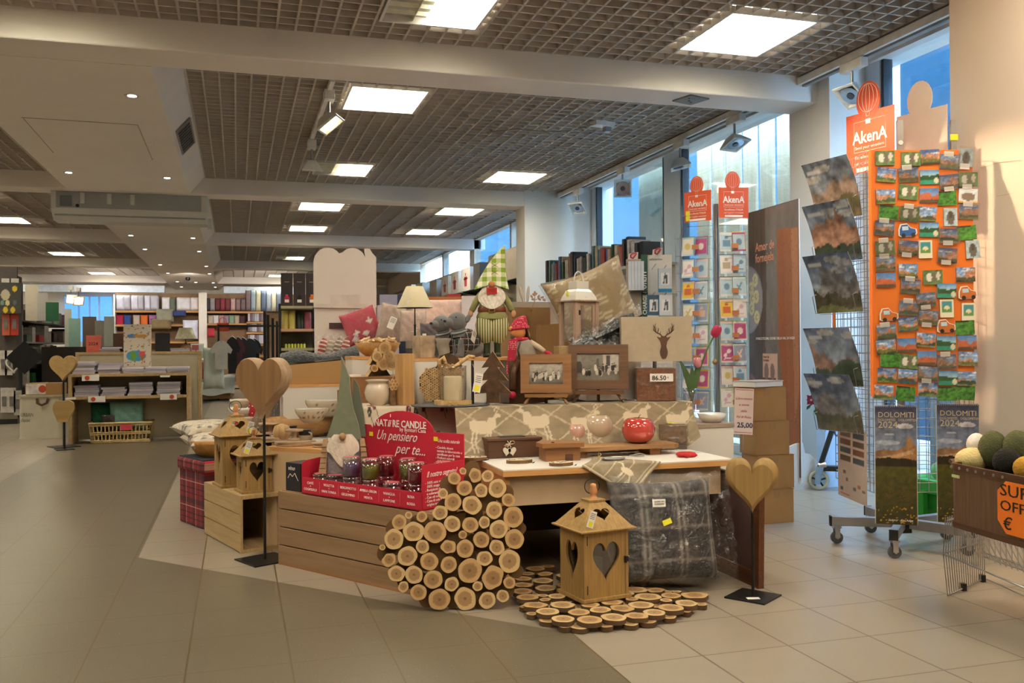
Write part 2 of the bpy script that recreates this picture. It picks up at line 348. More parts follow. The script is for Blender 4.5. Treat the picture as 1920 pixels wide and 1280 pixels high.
def mountain(nx, ny, seed, kind=0):
    p = Pic(nx, ny); r = random.Random(seed)
    sky = ['#3d5f9e', '#5f86bd', '#4a6ea8', '#6f8fb5'][kind % 4]; p.grad(0, 1, '#a9bcd0', sky)
    p.noise(.35, seed, (3, 3))
    for _ in range(3): p.ell(r.random(), .7+.25*r.random(), .18, .06, '#e8ecf2', .6)
    rock = ['#8f8a88', '#b98468', '#7d7f86', '#a98f7c'][(kind//4) % 4 if kind > 3 else kind % 4]
    p.ridge(.55, .45, seed+5, rock); p.noise(.45, seed+7, (9, 9))
    p.ridge(.32, .2, seed+9, ['#3d5a3a', '#4a4a35', '#2f4a3a', '#6a6a3c'][seed % 4]); p.ridge(.12, .12, seed+11, ['#6d7a40', '#2d3d28', '#7d7350', '#3a5a6a'][(seed//3) % 4])
    p.noise(.4, seed+3, (12, 12)); return p
# ---------------------------------------------------------------- shared outlines
def heart(w, h, n=40, cx=0, cz=0):
    pts = []
    for i in range(n):
        t = 2*PI*i/n; x = 16*math.sin(t)**3; y = 13*math.cos(t)-5*math.cos(2*t)-2*math.cos(3*t)-math.cos(4*t)
        pts.append((cx-x/16*w/2, cz+(y+17)/29*h))
    return pts
def arc(cx, cy, r, a0, a1, n=10, ry=None): return [(cx+r*math.cos(a0+(a1-a0)*i/n), cy+(ry or r)*math.sin(a0+(a1-a0)*i/n)) for i in range(n+1)]
# ================================================================ THE ROOM
white_wall = M('wall_paint', '#dcd6cf', .75, var=.03, sc=2, bump=.08, bsc=25)
ceil_paint = M('ceiling_paint', '#e6ded6', .7, var=.03, sc=2, bump=.05, bsc=20)
def floor_mat():
    m, nt, b, o = nodes('floor_tiles'); geo = N(nt, 'ShaderNodeNewGeometry'); sp = N(nt, 'ShaderNodeSeparateXYZ'); lk(nt, geo.outputs['Position'], sp.inputs[0])
    def ma(op, a, c=None, c2=None):
        n = N(nt, 'ShaderNodeMath', operation=op)
        for i, x in enumerate((a, c, c2)):
            if x is None: continue
            if isinstance(x, (int, float)): n.inputs[i].default_value = x
            else: lk(nt, x, n.inputs[i])
        return n.outputs[0]
    X, Y = sp.outputs[0], sp.outputs[1]
    tx = ma('DIVIDE', ma('SUBTRACT', X, 1.33-.38*40), .38); ty = ma('DIVIDE', ma('SUBTRACT', Y, 3.575-.413*40), .413)
    def edge(t, g): f = ma('FRACT', t); e = ma('MINIMUM', f, ma('SUBTRACT', 1, f)); return ma('LESS_THAN', e, g)
    gr = ma('MAXIMUM', edge(tx, .010), edge(ty, .007))
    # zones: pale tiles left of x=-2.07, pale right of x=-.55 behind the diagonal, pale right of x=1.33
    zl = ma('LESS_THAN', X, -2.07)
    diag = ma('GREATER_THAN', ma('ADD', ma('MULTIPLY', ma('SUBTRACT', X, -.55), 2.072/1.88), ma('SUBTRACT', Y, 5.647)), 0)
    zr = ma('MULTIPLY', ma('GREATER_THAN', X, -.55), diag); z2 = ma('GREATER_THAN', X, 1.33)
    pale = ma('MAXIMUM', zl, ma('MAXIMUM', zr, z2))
    wn = N(nt, 'ShaderNodeTexWhiteNoise', noise_dimensions='2D'); cb = N(nt, 'ShaderNodeCombineXYZ'); lk(nt, ma('FLOOR', tx), cb.inputs[0]); lk(nt, ma('FLOOR', ty), cb.inputs[1]); lk(nt, cb.outputs[0], wn.inputs[0])
    nz = N(nt, 'ShaderNodeTexNoise'); nz.inputs['Scale'].default_value = 2.2; nz.inputs['Detail'].default_value = 6; lk(nt, geo.outputs['Position'], nz.inputs['Vector'])
    sp2 = N(nt, 'ShaderNodeTexNoise'); sp2.inputs['Scale'].default_value = 140; lk(nt, geo.outputs['Position'], sp2.inputs['Vector'])
    def mix(f, a, c):
        n = N(nt, 'ShaderNodeMix', data_type='RGBA')
        for s_, x in ((0, f), (6, a), (7, c)):
            if isinstance(x, tuple): n.inputs[s_].default_value = x+(1,)
            elif isinstance(x, (int, float)): n.inputs[s_].default_value = x
            else: lk(nt, x, n.inputs[s_])
        return n.outputs[2]
    speck = ma('MULTIPLY', ma('GREATER_THAN', sp2.outputs[0], .70), .55)
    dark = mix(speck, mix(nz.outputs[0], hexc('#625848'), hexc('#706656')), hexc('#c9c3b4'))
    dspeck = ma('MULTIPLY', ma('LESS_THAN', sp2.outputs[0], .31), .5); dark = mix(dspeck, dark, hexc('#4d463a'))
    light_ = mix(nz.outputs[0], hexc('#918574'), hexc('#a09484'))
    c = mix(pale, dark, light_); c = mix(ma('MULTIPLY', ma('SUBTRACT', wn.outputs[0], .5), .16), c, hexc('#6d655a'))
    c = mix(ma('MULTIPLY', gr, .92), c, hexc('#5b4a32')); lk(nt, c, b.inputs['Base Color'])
    b.inputs['Roughness'].default_value = .28; b.inputs['Specular IOR Level'].default_value = .5
    bp = N(nt, 'ShaderNodeBump'); bp.inputs['Strength'].default_value = .4; bp.inputs['Distance'].default_value = .002
    lk(nt, ma('SUBTRACT', 1, gr), bp.inputs['Height']); lk(nt, bp.outputs[0], b.inputs['Normal']); return m
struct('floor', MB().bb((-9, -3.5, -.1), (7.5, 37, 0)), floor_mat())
# ground outside the windows
struct('floor_outside', MB().bb((7.5, 0, -.12), (30, 40, -.02)), M('paving_outside', '#8a8f96', .9))
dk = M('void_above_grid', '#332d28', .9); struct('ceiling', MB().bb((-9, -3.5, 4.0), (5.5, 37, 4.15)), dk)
beam_y = (.7, 6.85, 13.1, 19.2, 25.3, 31.2); ZS, ZC = 3.3, 3.52
for i, y in enumerate(beam_y):
    struct('ceiling_beam', MB().bb((-9, y, ZS), (5.2, y+.42, 4.0)), ceil_paint, bev=.012)
# lowered soffit band down the middle with sloping cheeks
for a, b_ in ((7.27, 13.1), (13.52, 19.2), (19.62, 25.3), (25.72, 31.2), (31.62, 34.6)):
    struct('ceiling_soffit', MB().prism([(-2.12, ZS), (-.60, ZS), (-.40, ZC+.02), (-.40, 4.0), (-2.36, 4.0), (-2.36, ZC+.02)], -a, -b_, plane='XZ'), ceil_paint)
gm = M('ceiling_grid_metal', '#beb4a8', .5, var=.05); gm2 = M('ceiling_grid_far', '#b5aa9d', .5, var=.05)
lamps = []
for yc in (.0, 3.0, 6.05, 8.55, 12.03, 15.3, 18.2, 21.1, 24.3, 27.2, 30.4, 33.2):
    for xc in (-6.9, -3.95, 1.34, 3.68):
        if (xc, yc) != (3.68, 8.55): lamps.append((xc, yc))
lamps += [(-1.3, 3.0), (-1.3, 6.05), (-1.3, 0)]
def egg(x0, x1, y0, y1, cell, cy_, hgt=.10, th=.016, mat=None, tag_=''):
    nx = int((x1-x0)/cell); ny = int((y1-y0)/cy_)
    for segs in (0, 1):
        mb = MB()
        if segs == 0:
            for i in range(nx+1):
                x = x0+i*(x1-x0)/nx; cuts = [y0, y1]
                ls = sorted([(l[1]-.43, l[1]+.43) for l in lamps if abs(l[0]-x) < .37 and y0 < l[1] < y1]); a = y0
                for (p, q) in ls: mb.bb((x-th/2, a, ZC), (x+th/2, p, ZC+hgt)); a = q
                mb.bb((x-th/2, a, ZC), (x+th/2, y1, ZC+hgt))
        else:
            for j in range(ny+1):
                y = y0+j*(y1-y0)/ny; ls = sorted([(l[0]-.37, l[0]+.37) for l in lamps if abs(l[1]-y) < .43 and x0 < l[0] < x1]); a = x0
                for (p, q) in ls: mb.bb((a, y-th/2, ZC), (p, y+th/2, ZC+hgt)); a = q
                mb.bb((a, y-th/2, ZC), (x1, y+th/2, ZC+hgt))
        struct('ceiling_grid', mb, mat or gm)
egg(-8.9, 4.95, -3.0, .7, .13, .13); egg(-4.5, 4.95, 1.12, 6.85, .132, .132)
for (a, b_) in ((7.27, 13.1),): egg(-.40, 4.95, a, b_, .132, .132); egg(-6.5, -2.36, a, b_, .132, .132)
for (a, b_) in ((13.52, 19.2), (19.62, 25.3), (25.72, 31.2)):
    egg(-.40, 4.95, a, b_, .30, .26, hgt=.07, th=.02, mat=gm2); egg(-8.9, -2.36, a, b_, .30, .26, hgt=.07, th=.02, mat=gm2)
def lamp_mat(name, k, louv=True):
    m, nt, b, o = nodes(name); tc = N(nt, 'ShaderNodeTexCoord'); sp = N(nt, 'ShaderNodeSeparateXYZ'); lk(nt, tc.outputs['Object'], sp.inputs[0])
    b.inputs['Base Color'].default_value = hexc('#e8e8dc')+(1,)
    b.inputs['Emission Color'].default_value = (1, .93, .77, 1); b.inputs['Emission Strength'].default_value = k; return m
lit = lamp_mat('lit_lamp_panel', PANEL); unlit = M('unlit_lamp_panel', '#b9b3a6', .5); fr = M('lamp_frame', '#cfccc4', .4)
louvre = M('lamp_louvre', '#f4f2dc', .4, emit=0)
# ceiling lamps: frame, diffuser(s), louvre blades
def place_lamp(xc, yc, half, label):
    t = thing('ceiling_lamp', label, 'ceiling light', (xc, yc, ZC-.008), 0, 'recessed ceiling lamps')
    W, D = .36, .42
    MB().ring([(-W, -D), (W, -D), (W, D), (-W, D)], [(-W+.02, -D+.02), (W-.02, -D+.02), (W-.02, D-.02), (-W+.02, D-.02)], 0, .05, plane='XY').build('frame', fr, t)
    x0 = -W+.02 if not half else (-W+.02)*.05
    MB().bb((x0, -D+.02, .055), (W-.02, D-.02, .062)).build('diffuser', lit, t)
    if half: MB().bb((-W+.02, -D+.02, .055), (x0, D-.02, .062)).build('dark_diffuser', unlit, t)
    b = MB()
    for i in range(1, 6): b.bb((-W+.02, -D+i*.14-.002, .02), (W-.02, -D+i*.14+.002, .05))
    for i in range(1, 3): b.bb((-W+i*.24-.002, -D+.02, .02), (-W+i*.24+.002, D-.02, .05))
    b.build('louvre', louvre, t)
where = {(1.34, 6.05): 'half lit square ceiling lamp at the top centre of the photo', (3.68, 6.05): 'large lit ceiling lamp with louvres nearest the window on the right',
         (1.34, 8.55): 'lit ceiling lamp just behind the first beam, beside the two warm track spots', (1.34, 12.03): 'small ceiling lamp with only its right half lit, behind the hanging spots',
         (3.68, 12.03): 'lit ceiling lamp right in front of the second beam', (3.68, 18.2): 'lit ceiling lamp behind the second beam above the glassware shelves',
         (1.34, 18.2): 'lit ceiling lamp right of the air curtain behind the second beam', (1.34, 24.3): 'small half lit ceiling lamp behind the third beam above the dark diffuser boxes',
         (-3.95, 18.2): 'lit ceiling lamp cut by the left edge of the photo', (-3.95, 24.3): 'lit ceiling lamp on the left behind the third beam', (-3.95, 30.4): 'lit ceiling lamp far back left above the left shelves'}
for (xc, yc) in lamps:
    if (xc, yc) == (3.68, 8.55) or (yc > 15 and xc == 3.68 and yc > 19) or (xc == -6.9 and yc < 12): continue
    half = (xc, yc) in ((1.34, 12.03), (1.34, 24.3), (1.34, 6.05)); place_lamp(xc, yc, half, where.get((xc, yc), 'rectangular lit lamp in the metal ceiling grid, far back or out of view'))
# downlights in the soffit
dl = M('downlight_glow', '#fff2d8', .5, emit=14); dlw = M('downlight_glow_white', '#e6f2ff', .5, emit=14); rim = M('downlight_rim', '#cfc9be', .3, metal=.5)
sp_ = [(-.82, 8.14, 0), (-1.9, 11.87, 1), (-.81, 11.95, 1), (-1.87, 18.2, 1), (-.79, 18.37, 0), (-1.85, 20.66, 1), (-.77, 20.87, 1), (-1.83, 24.4, 0), (-.74, 24.64, 0), (-1.83, 27.1, 1), (-.73, 27.1, 0), (-1.79, 30.5, 0), (-1.24, 30.7, 0), (-.72, 30.84, 1), (-1.8, 33, 0), (-.7, 33, 1)]
names = ['nearest downlight in the lowered white ceiling band', 'left downlight of the pair before the air curtain', 'right downlight of the pair before the air curtain', 'left downlight of the pair just behind the air curtain', 'right downlight of the pair just behind the air curtain']
for i, (x, y, k) in enumerate(sp_):
    t = thing('downlight', names[i] if i < 5 else 'small round downlight far back in the white ceiling band, behind the air curtain pair', 'downlight', (x, y, ZS), 0, 'downlights in the ceiling band')
    MB().lathe([(.062, -.004), (.062, 0), (.045, -.001), (.045, -.004)], n=20).build('rim', rim, t)
    MB().cyl((0, 0, -.006), (0, 0, -.002), .036, n=16).build('bulb', dlw if k else dl, t)
    if i < 3: light('SPOT', 'downlight_lamp', (x, y, ZS-.03), (x, y, 0), 40, (1, .85, .65), .03, spot=1.3)
# air vent in the cheek, hatch outline
t = thing('air_vent', 'grey slatted air vent in the sloping cheek of the white ceiling band', 'vent', (-.50, 10.1, 3.41), 0); sl = M('vent_metal', '#8d8780', .4, metal=.6)
Rv = Matrix.Rotation(-math.atan2(.2, .22), 3, 'Y')
def vq(p): return Rv @ Vector(p)+Vector((.012, 0, -.012))
b = MB(); b.T = TR(ry=math.atan2(.2, .22))
b.bb((-.006, -.56, -.10), (.012, -.5, .10)); b.bb((-.006, .5, -.10), (.012, .56, .10)); b.bb((-.006, -.5, .085), (.012, .5, .10)); b.bb((-.006, -.5, -.10), (.012, .5, -.085)); b.build('frame', sl, t)
b = MB(); b.T = TR(ry=math.atan2(.2, .22))
for i in range(9): b.bb((-.002, -.45+i*.112, -.085), (.006, -.43+i*.112, .085))
b.build('slats', sl, t)
b = MB(); b.T = TR(ry=math.atan2(.2, .22)); b.bb((-.004, -.5, -.085), (.0, .5, .085)); b.build('backing', M('vent_dark', '#2b2724', .9), t)
b = MB()
for p, q in (((40, 220), (258, 234)), ((258, 234), (286, 300)), ((44, 222), (100, 286))):
    A = FL(*p, ZS-.0015); B = FL(*q, ZS-.0015); b.cyl(A, B, .004, n=4)
struct('ceiling_hatch_joint', b, M('joint_line', '#a89d8f', .8))
# smoke detector / missing-lamp cable
# hanging air curtain
t = thing('air_curtain', 'long white air curtain unit hung under the second beam', 'air curtain', (-1.36, 13.55, 0), 0); acm = M('air_curtain_white', '#c9c8c2', .4, var=.03); acd = M('air_curtain_face', '#9a9b98', .5, var=.03)
b = MB(); b.prism([(-.28, 3.3), (-.28, 3.06), (-.12, 2.93), (.25, 2.93), (.25, 3.3)], -.98, .98, plane='YZ'); b.build('casing', acm, t, bev=.01)
MB().bb((-.92, -.285, 3.08), (.90, -.279, 3.29)).build('front_panel', acd, t)
MB().bb((-.87, -.292, 3.10), (-.73, -.284, 3.24)).build('display', M('acd_dark', '#6d7078', .3), t)
MB().cyl((-.66, -.292, 3.11), (-.66, -.284, 3.11), .022).build('button', M('black_plastic', '#151515', .4), t)
for x in (-.6, -.27, .02): MB().rbox((x, -.287, 3.21), (.06, .02, .14), .009).build('clip', acm, t)
b = MB(); b.T = TR((0, -.205, 2.99), rx=math.atan2(.13, .16)-PI/2*0); b.bb((-.95, -.002, -.01), (.95, .004, .01)); b.build('air_slot', acd, t)
MB().bb((.97, -.05, 2.9), (1.03, .2, 3.02)).build('end_bracket', acm, t)
# walls
struct('wall_left', MB().bb((-9.1, -3.5, 0), (-9, 37, 4)), white_wall); struct('wall_back', MB().bb((-9, 34.9, 0), (7.5, 35, 4)), white_wall)
struct('wall_behind_viewer', MB().bb((-9, -3.6, 0), (7.5, -3.5, 4)), white_wall)
pink = M('wall_paint_right', '#dccdbd', .75, var=.03, sc=1.5, bump=.1, bsc=18)
struct('wall_right_near', MB().bb((4.06, -3.5, 0), (5.6, 4.42, 4)), pink)
b = MB()
for pts in (((1838, 315), (1870, 305), (1915, 300)), ((1868, 368), (1900, 362))):
    b.tube([PX(x, y, 4.058) for x, y in pts], .0008, 4)
struct('wall_crack', b, M('crack', '#a8907a', .9))
struct('wall_pillar_near', MB().bb((4.87, 6.68, 0), (5.6, 7.27, 4)), white_wall)
struct('wall_pillar_far', MB().bb((4.16, 13.085, 0), (5.6, 13.53, 4)), white_wall)
struct('wall_right_far', MB().bb((4.95, 13.52, 0), (5.1, 34.9, 2.95)).bb((4.95, 13.52, 3.5), (5.1, 34.9, 4)).bb((4.95, 19.2, 2.9), (5.1, 19.62, 3.6)).bb((4.95, 22.3, 2.9), (5.1, 22.45, 3.6)).bb((4.95, 25.3, 2.9), (5.1, 34.9, 3.6)).bb((4.95,16.4,2.9),(5.1,16.5,3.6)), M('far_wall_beige', '#b9a896', .8, var=.04))
struct('wall_window_head', MB().bb((5.2, 4.42, 3.6), (5.5, 13.1, 4)), white_wall)
struct('wall_window_sill', MB().bb((5.2, 4.42, 0), (5.5, 13.1, .12)), white_wall)
# window frames: uprights with panes between them
fm = M('window_frame_white', '#d5dce2', .35, metal=.2, var=.03); fdk = M('window_gasket', '#22242a', .5)
def upright(y0, y1, gask=True):
    b = MB(); b.bb((5.24, y0, .1), (5.36, y1, 3.62)); return b
k = 1
for (y0, y1) in ((6.50, 6.70), (10.15, 10.60), (12.93, 13.12), (4.40, 4.46)):
    o = struct('window_%d' % k, upright(y0, y1), fm, bev=.006); k += 1
for y in (6.46, 10.10, 10.62, 12.88): struct('window_gasket', MB().bb((5.25, y, .12), (5.34, y+.03, 3.62)), fdk)
pane = GLASS('window_glass', (.86, .93, 1.), .06)
for (y0, y1) in ((4.46, 6.5), (7.27, 10.15), (10.6, 12.93)):
    struct('window_%d' % k, MB().bb((5.29, y0, .12), (5.30, y1, 3.62)), pane); k += 1
for y in (17., 20.5): struct('window_%d' % k, MB().bb((5.0, y-3, 2.95), (5.01, y+2.5, 3.5)), pane); k += 1
# outside the glass
bl = M('outside_blue_wall', '#33454f', .9, var=.06, spec=0); struct('wall_outside', MB().bb((8.2, 0, -.1), (8.4, 10.6, 6)), M('outside_blue_wall_near', '#1c2f3b', .9, var=.08, spec=0))
struct('wall_outside_far', MB().bb((9.2, 10.6, -.1), (9.4, 36, 6.5)), bl)
struct('wall_outside_post', MB().bb((5.7, 11.45, -.1), (5.95, 12.35, 6)), M('outside_post', '#a9a890', .7))
slw = WOOD('outside_plank', '#c6ad88', '#9c8260', 2, 5)
x0s = [(1307, 1329), (1335, 1356), (1362, 1386), (1393, 1416), (1424, 1448), (1457, 1481), (1490, 1512)]
for i, (a, c) in enumerate(x0s):
    A = PX(a, 300, 6.1); B = PX(c, 300, 6.1)
    t = tag(MB().bb((6.1, B.y, -.1), (6.14, A.y, 4.6)).build('wooden_plank', slw), 'tall pale wooden plank of the screen outside the window', 'plank', 'wooden planks outside the window')
# ================================================================ SHARED MATERIALS
black = M('black_metal', '#1b1a19', .45, metal=.3, var=.05); blackp = M('black_paint', '#141312', .5)
steel = M('steel', '#b9bbbe', .28, metal=.9, var=.03); steelm = M('steel_matte', '#9c9a99', .4, metal=.7)
wlam = M('white_laminate', '#dfdad2', .45, var=.02); wedge = WOOD('plywood_edge', '#d8a56a', '#b9854c', 0, 8); beige = M('beige_panel', '#b9a184', .6, var=.05)
kraft = M('kraft_card', '#a98253', .8, var=.06, sc=4); kraftd = M('kraft_card_dark', '#8c6a42', .85, var=.06)
oldw = WOOD('weathered_wood', '#9d7d5b', '#7a5d41', 0, 3.5, .75, bump=.3); palew = WOOD('pale_pine', '#bda379', '#a08352', 1, 4, .7)
lantw = WOOD('lantern_wood', '#a9874f', '#836538', 2, 8, .6); darkw = WOOD('dark_wood', '#5d3b25', '#3a2314', 0, 6, .5); midw = WOOD('walnut_wood', '#94663d', '#6d4626', 0, 7, .5)
raww = WOOD('raw_wood', '#c9a878', '#a58150', 2, 6, .7); bark = M('bark', '#6b4f33', .95, var=.35, sc=25, bump=.8, bsc=30); barkd = M('bark_dark', '#4a3524', .95, var=.35, sc=25, bump=.8, bsc=30)
paperw = M('paper_white', '#ece8e2', .6, var=.02); yel = M('yellow_sticker', '#e8e02a', .6, var=.03); ink = M('ink_black', '#222222', .6); redm = M('red_print', '#c02a34', .6)
crema = M('cream_ceramic', '#c9b9a3', .18, coat=.6, var=.05); whitec = M('white_ceramic', '#e2dcd2', .2, coat=.5, var=.03)
film = FILM(); glassm = GLASS(); glassd = GLASS('dark_glass', (.55, .55, .55), .12)
rope = M('rope', '#b89868', .95, var=.3, sc=60, bump=.8, bsc=120); white_txt = M('white_lettering', '#f4ece6', .6)
def slice_mat(name, ring, core):
    if name in _M: return _M[name]
    m, nt, b, o = nodes(name); tc = N(nt, 'ShaderNodeTexCoord'); nz = N(nt, 'ShaderNodeTexNoise'); nz.inputs['Scale'].default_value = 6
    lk(nt, tc.outputs['Object'], nz.inputs['Vector']); ad = N(nt, 'ShaderNodeVectorMath', operation='SCALE'); ad.inputs['Scale'].default_value = .3; lk(nt, nz.outputs['Color'], ad.inputs[0])
    su = N(nt, 'ShaderNodeVectorMath', operation='ADD'); lk(nt, tc.outputs['Object'], su.inputs[0]); lk(nt, ad.outputs[0], su.inputs[1])
    s2 = N(nt, 'ShaderNodeVectorMath', operation='SUBTRACT'); s2.inputs[1].default_value = (.15, .15, .15); lk(nt, su.outputs[0], s2.inputs[0])
    mp = N(nt, 'ShaderNodeMapping'); mp.inputs['Scale'].default_value = (1, 1, 0); lk(nt, s2.outputs[0], mp.inputs[0])
    ln = N(nt, 'ShaderNodeVectorMath', operation='LENGTH'); lk(nt, mp.outputs[0], ln.inputs[0])
    r = N(nt, 'ShaderNodeValToRGB'); e = r.color_ramp.elements; e[0].position = 0; e[0].color = C_(core)+(1,); e[1].position = 1; e[1].color = C_(ring)+(1,)
    for p, c in ((.08, '#6d4a2a'), (.16, core), (.5, core), (.62, '#a87e4e'), (.70, ring), (.9, ring)): x = e.new(p); x.color = C_(c)+(1,)
    lk(nt, ln.outputs['Value'], r.inputs[0])
    wv = N(nt, 'ShaderNodeMath', operation='SINE'); sc = N(nt, 'ShaderNodeMath', operation='MULTIPLY'); sc.inputs[1].default_value = 60; lk(nt, ln.outputs['Value'], sc.inputs[0]); lk(nt, sc.outputs[0], wv.inputs[0])
    mu = N(nt, 'ShaderNodeMath', operation='MULTIPLY_ADD'); mu.inputs[1].default_value = .07; mu.inputs[2].default_value = .07; lk(nt, wv.outputs[0], mu.inputs[0])
    mx = N(nt, 'ShaderNodeMix', data_type='RGBA'); mx.inputs[7].default_value = hexc('#5a3a20')+(1,); lk(nt, mu.outputs[0], mx.inputs[0]); lk(nt, r.outputs[0], mx.inputs[6]); lk(nt, mx.outputs[2], b.inputs['Base Color'])
    b.inputs['Roughness'].default_value = .75; _M[name] = m; return m
slm = slice_mat('log_cut_face', '#bd9b6a', '#92704a'); slm2 = slice_mat('log_cut_face_pale', '#c8ab7b', '#9c7c54')
def slice_mesh(name, seed, th, ms, wob=.07):
    """unit-radius log slice, axis z, top at z=0"""
    r = random.Random(seed); ph = [r.uniform(0, 6) for _ in range(3)]; n = 26
    ol = []
    for i in range(n): a = 2*PI*i/n; q = 1+wob*math.sin(a+ph[0])*.4+wob*math.sin(2*a+ph[1])*.6+wob*.4*math.sin(5*a+ph[2]); ol.append((q*math.cos(a), q*math.sin(a)))
    b = MB(); b.prism(ol, -th, 0, m=1, mcap=0, smooth=True); o = b.build(name, ms); return o
SLP = [slice_mesh('slice_pattern', k, .35, [slm if k % 2 else slm2, bark], (.06, .05, .09, .16)[k]) for k in range(4)]
def face(p): return math.atan2(-p[0], p[1])
def kpx(p): return depth(p)/FPX
def put_slice(par, loc, rot, r, k, th=None, name='log_slice'):
    o = SLP[k % 4].copy(); o.name = name; COL.objects.link(o); o.parent = par; o.location = loc; o.rotation_euler = rot; o.scale = (r, r, th if th else r); return o
def label_tag(par, loc, w=.025, h=.05, rot=(0, 0, 0), y=True, name='price_tag', lines=True):
    b = MB(); b.box((0, 0, 0), (w, .0012, h), 0)
    if y: b.box((0, -.001, -h*.28), (w*.6, .001, h*.3), 1)
    if lines:
        for i in range(4): b.box((0, -.001, h*(.35-i*.1)), (w*.7, .0008, h*.03), 2)
    return b.build(name, [paperw, yel, ink], par, loc=loc, rot=rot)
def plate_heart(w, h, th, hw, hh, hz, m=0, T=None, n=48):
    """plate in XZ (bottom at z=0) with a heart cut through it"""
    inn = heart(hw, hh, n, 0, hz); cz = hz+hh*.55; out = []
    for (x, z) in inn:
        dx, dz = x, z-cz; s = min((w/2)/abs(dx) if abs(dx) > 1e-6 else 1e9, ((h-cz) if dz > 0 else cz)/abs(dz) if abs(dz) > 1e-6 else 1e9); out.append([dx*s, cz+dz*s])
    for c in ((-w/2, 0), (w/2, 0), (-w/2, h), (w/2, h)):
        i = min(range(n), key=lambda i: (out[i][0]-c[0])**2+(out[i][1]-c[1])**2); out[i] = list(c)
    b = MB()
    if T is not None: b.T = T
    b.ring(out, inn, 0, -th, m); return b
# ================================================================ FRONT DISPLAY: FURNITURE
def table(name, label, x0, x1, y0, y1, z, rz=0, loc=None, apron=.15):
    t = thing(name, label, 'display table', loc or (x0, y0, 0), rz); W, D = x1-x0, y1-y0
    MB().bb((0, 0, z-.006), (W, D, z)).build('top_surface', wlam, t); MB().bb((0, 0, z-.035), (W, D, z-.006)).build('table_top', wedge, t, bev=.002)
    for x in (0.02, W-.045): MB().bb((x, .03 if x < .1 or rz or W < 1.249 else .86, 0), (x+.022, D-.02, z-.035)).build('side_panel', wedge, t)
    if apron: MB().bb((.042, .05, z-.035-apron), (W-.045, .068, z-.035)).build('apron', beige, t)
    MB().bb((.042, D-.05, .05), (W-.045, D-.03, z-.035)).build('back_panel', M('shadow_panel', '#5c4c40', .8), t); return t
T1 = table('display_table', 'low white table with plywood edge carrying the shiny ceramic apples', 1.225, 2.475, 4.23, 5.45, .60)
t = thing('display_riser', 'white platform under the deer tablecloth behind the ceramic apples', 'riser', (1.22, 4.85, .6)); MB().bb((0, 0, 0), (1.28, .6, .255)).build('body', wlam, t, bev=.002)
MB().bb((-.0, -.004, .22), (1.28, 0, .255)).build('edge_band', wedge, t)
Z2 = .86
# left part of the platform under the flowered cloth
t = thing('display_riser', 'platform under the cream cloth with red flowers behind the red candle box', 'riser', (.62, 5.15, 0)); MB().bb((0, 0, 0), (.58, .8, .855)).build('body', wlam, t, bev=.002)
# white raised box, upper tier
t = thing('display_box', 'white box with plywood edge under the tall gnome and the plush dogs', 'display box', (.97, 5.32, .858), 0); b = MB(); b.bb((.0, 0, 0), (.86, .5, .255)); b.build('body', wlam, t, bev=.002)
MB().bb((-.002, -.003, .255), (.865, .505, .272)).build('plywood_top', wedge, t)
Z3 = .858+.272
# slanted white pedestal at the left
t = thing('display_pedestal', 'white pedestal with plywood top edge between the open crate and the plank crate', 'pedestal', (.159, 5.738, 0), math.atan2(-.409, .444))
pp = [(0, 0), (.58, 0), (.58, .02), (.2, .35), (0, .28)]; MB().prism(pp, 0, .575).build('body', M('pedestal_side', '#c9ab84', .6, var=.04), t); MB().prism(pp, .575, .60).build('plywood_top', wedge, t, bev=.002)
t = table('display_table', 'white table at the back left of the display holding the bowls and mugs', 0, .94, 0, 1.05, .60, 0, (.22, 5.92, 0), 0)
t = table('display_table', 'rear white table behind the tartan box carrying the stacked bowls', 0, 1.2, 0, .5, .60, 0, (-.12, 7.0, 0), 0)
# deer runner over the riser ---------------------------------------------------
def deer_pic(nx, ny, reps=4, seed=3):
    p = Pic(nx, ny, '#8d7f68'); p.noise(.18, seed, (20, 8)); asp = .33/1.3
    for i in range(-3, 9):
        x = i/6.; p.line(x, 0, x+.28, 1.05, .0035, '#b9a98f', .9, asp); p.line(x+.30, 0, x-.02, 1.05, .0035, '#b9a98f', .9, asp)
    for i in range(reps):
        cx = .10+i*.82/(reps-1)+(.02 if i % 2 else 0); cy = .58 if i % 2 == 0 else .66; c = '#cbbca4'; sx = 1 if i != 1 else -1
        def L(x0, y0, x1, y1, w_): p.line(cx+sx*x0, cy+y0, cx+sx*x1, cy+y1, w_, c, .95, asp)
        p.ell(cx, cy, .038, .14, c); p.ell(cx-sx*.03, cy+.04, .02, .13, c); p.ell(cx+sx*.04, cy+.08, .018, .14, c)
        for lx in (-.035, -.02, .025, .035): L(lx, -.06, lx-.012, -.30, .0035); L(lx-.012, -.30, lx-.004, -.5, .0028)
        L(.04, .12, .058, .22, .007); p.ell(cx+sx*.066, cy+.24, .012, .045, c); L(.06, .27, .05, .45, .0018); L(.06, .27, .078, .46, .0018); L(.053, .38, .068, .44, .0015); L(.07, .36, .06, .48, .0015)
    return p
clothm = PRINT(.9)
pk = deer_pic(200, 60, 5)
cb = MB(); X0, X1 = 1.13, 2.56; YF = 4.835
def drape(u, v):                                                  # v: 0 hem .. .8 riser edge .. 1 back on top
    x = X0+(X1-X0)*u; fold = .008*math.sin(u*23)+.005*math.sin(u*51+1)
    if v < .8: q = v/.8; return (x, YF-.10*(1-q)**1.5-abs(fold)*(1-q)-.006, .606+(Z2+.004-.606)*q if u < .93 else .606+.05*(u-.93)/.07*(1-q)*1.2+(Z2+.004-.606)*q)
    return (x, YF-.006+(v-.8)/.2*.22, Z2+.004)
cb.grid(drape, 200, 60, 0, True, lambda u, v: pk.col()(u, min(1, v/.8)))
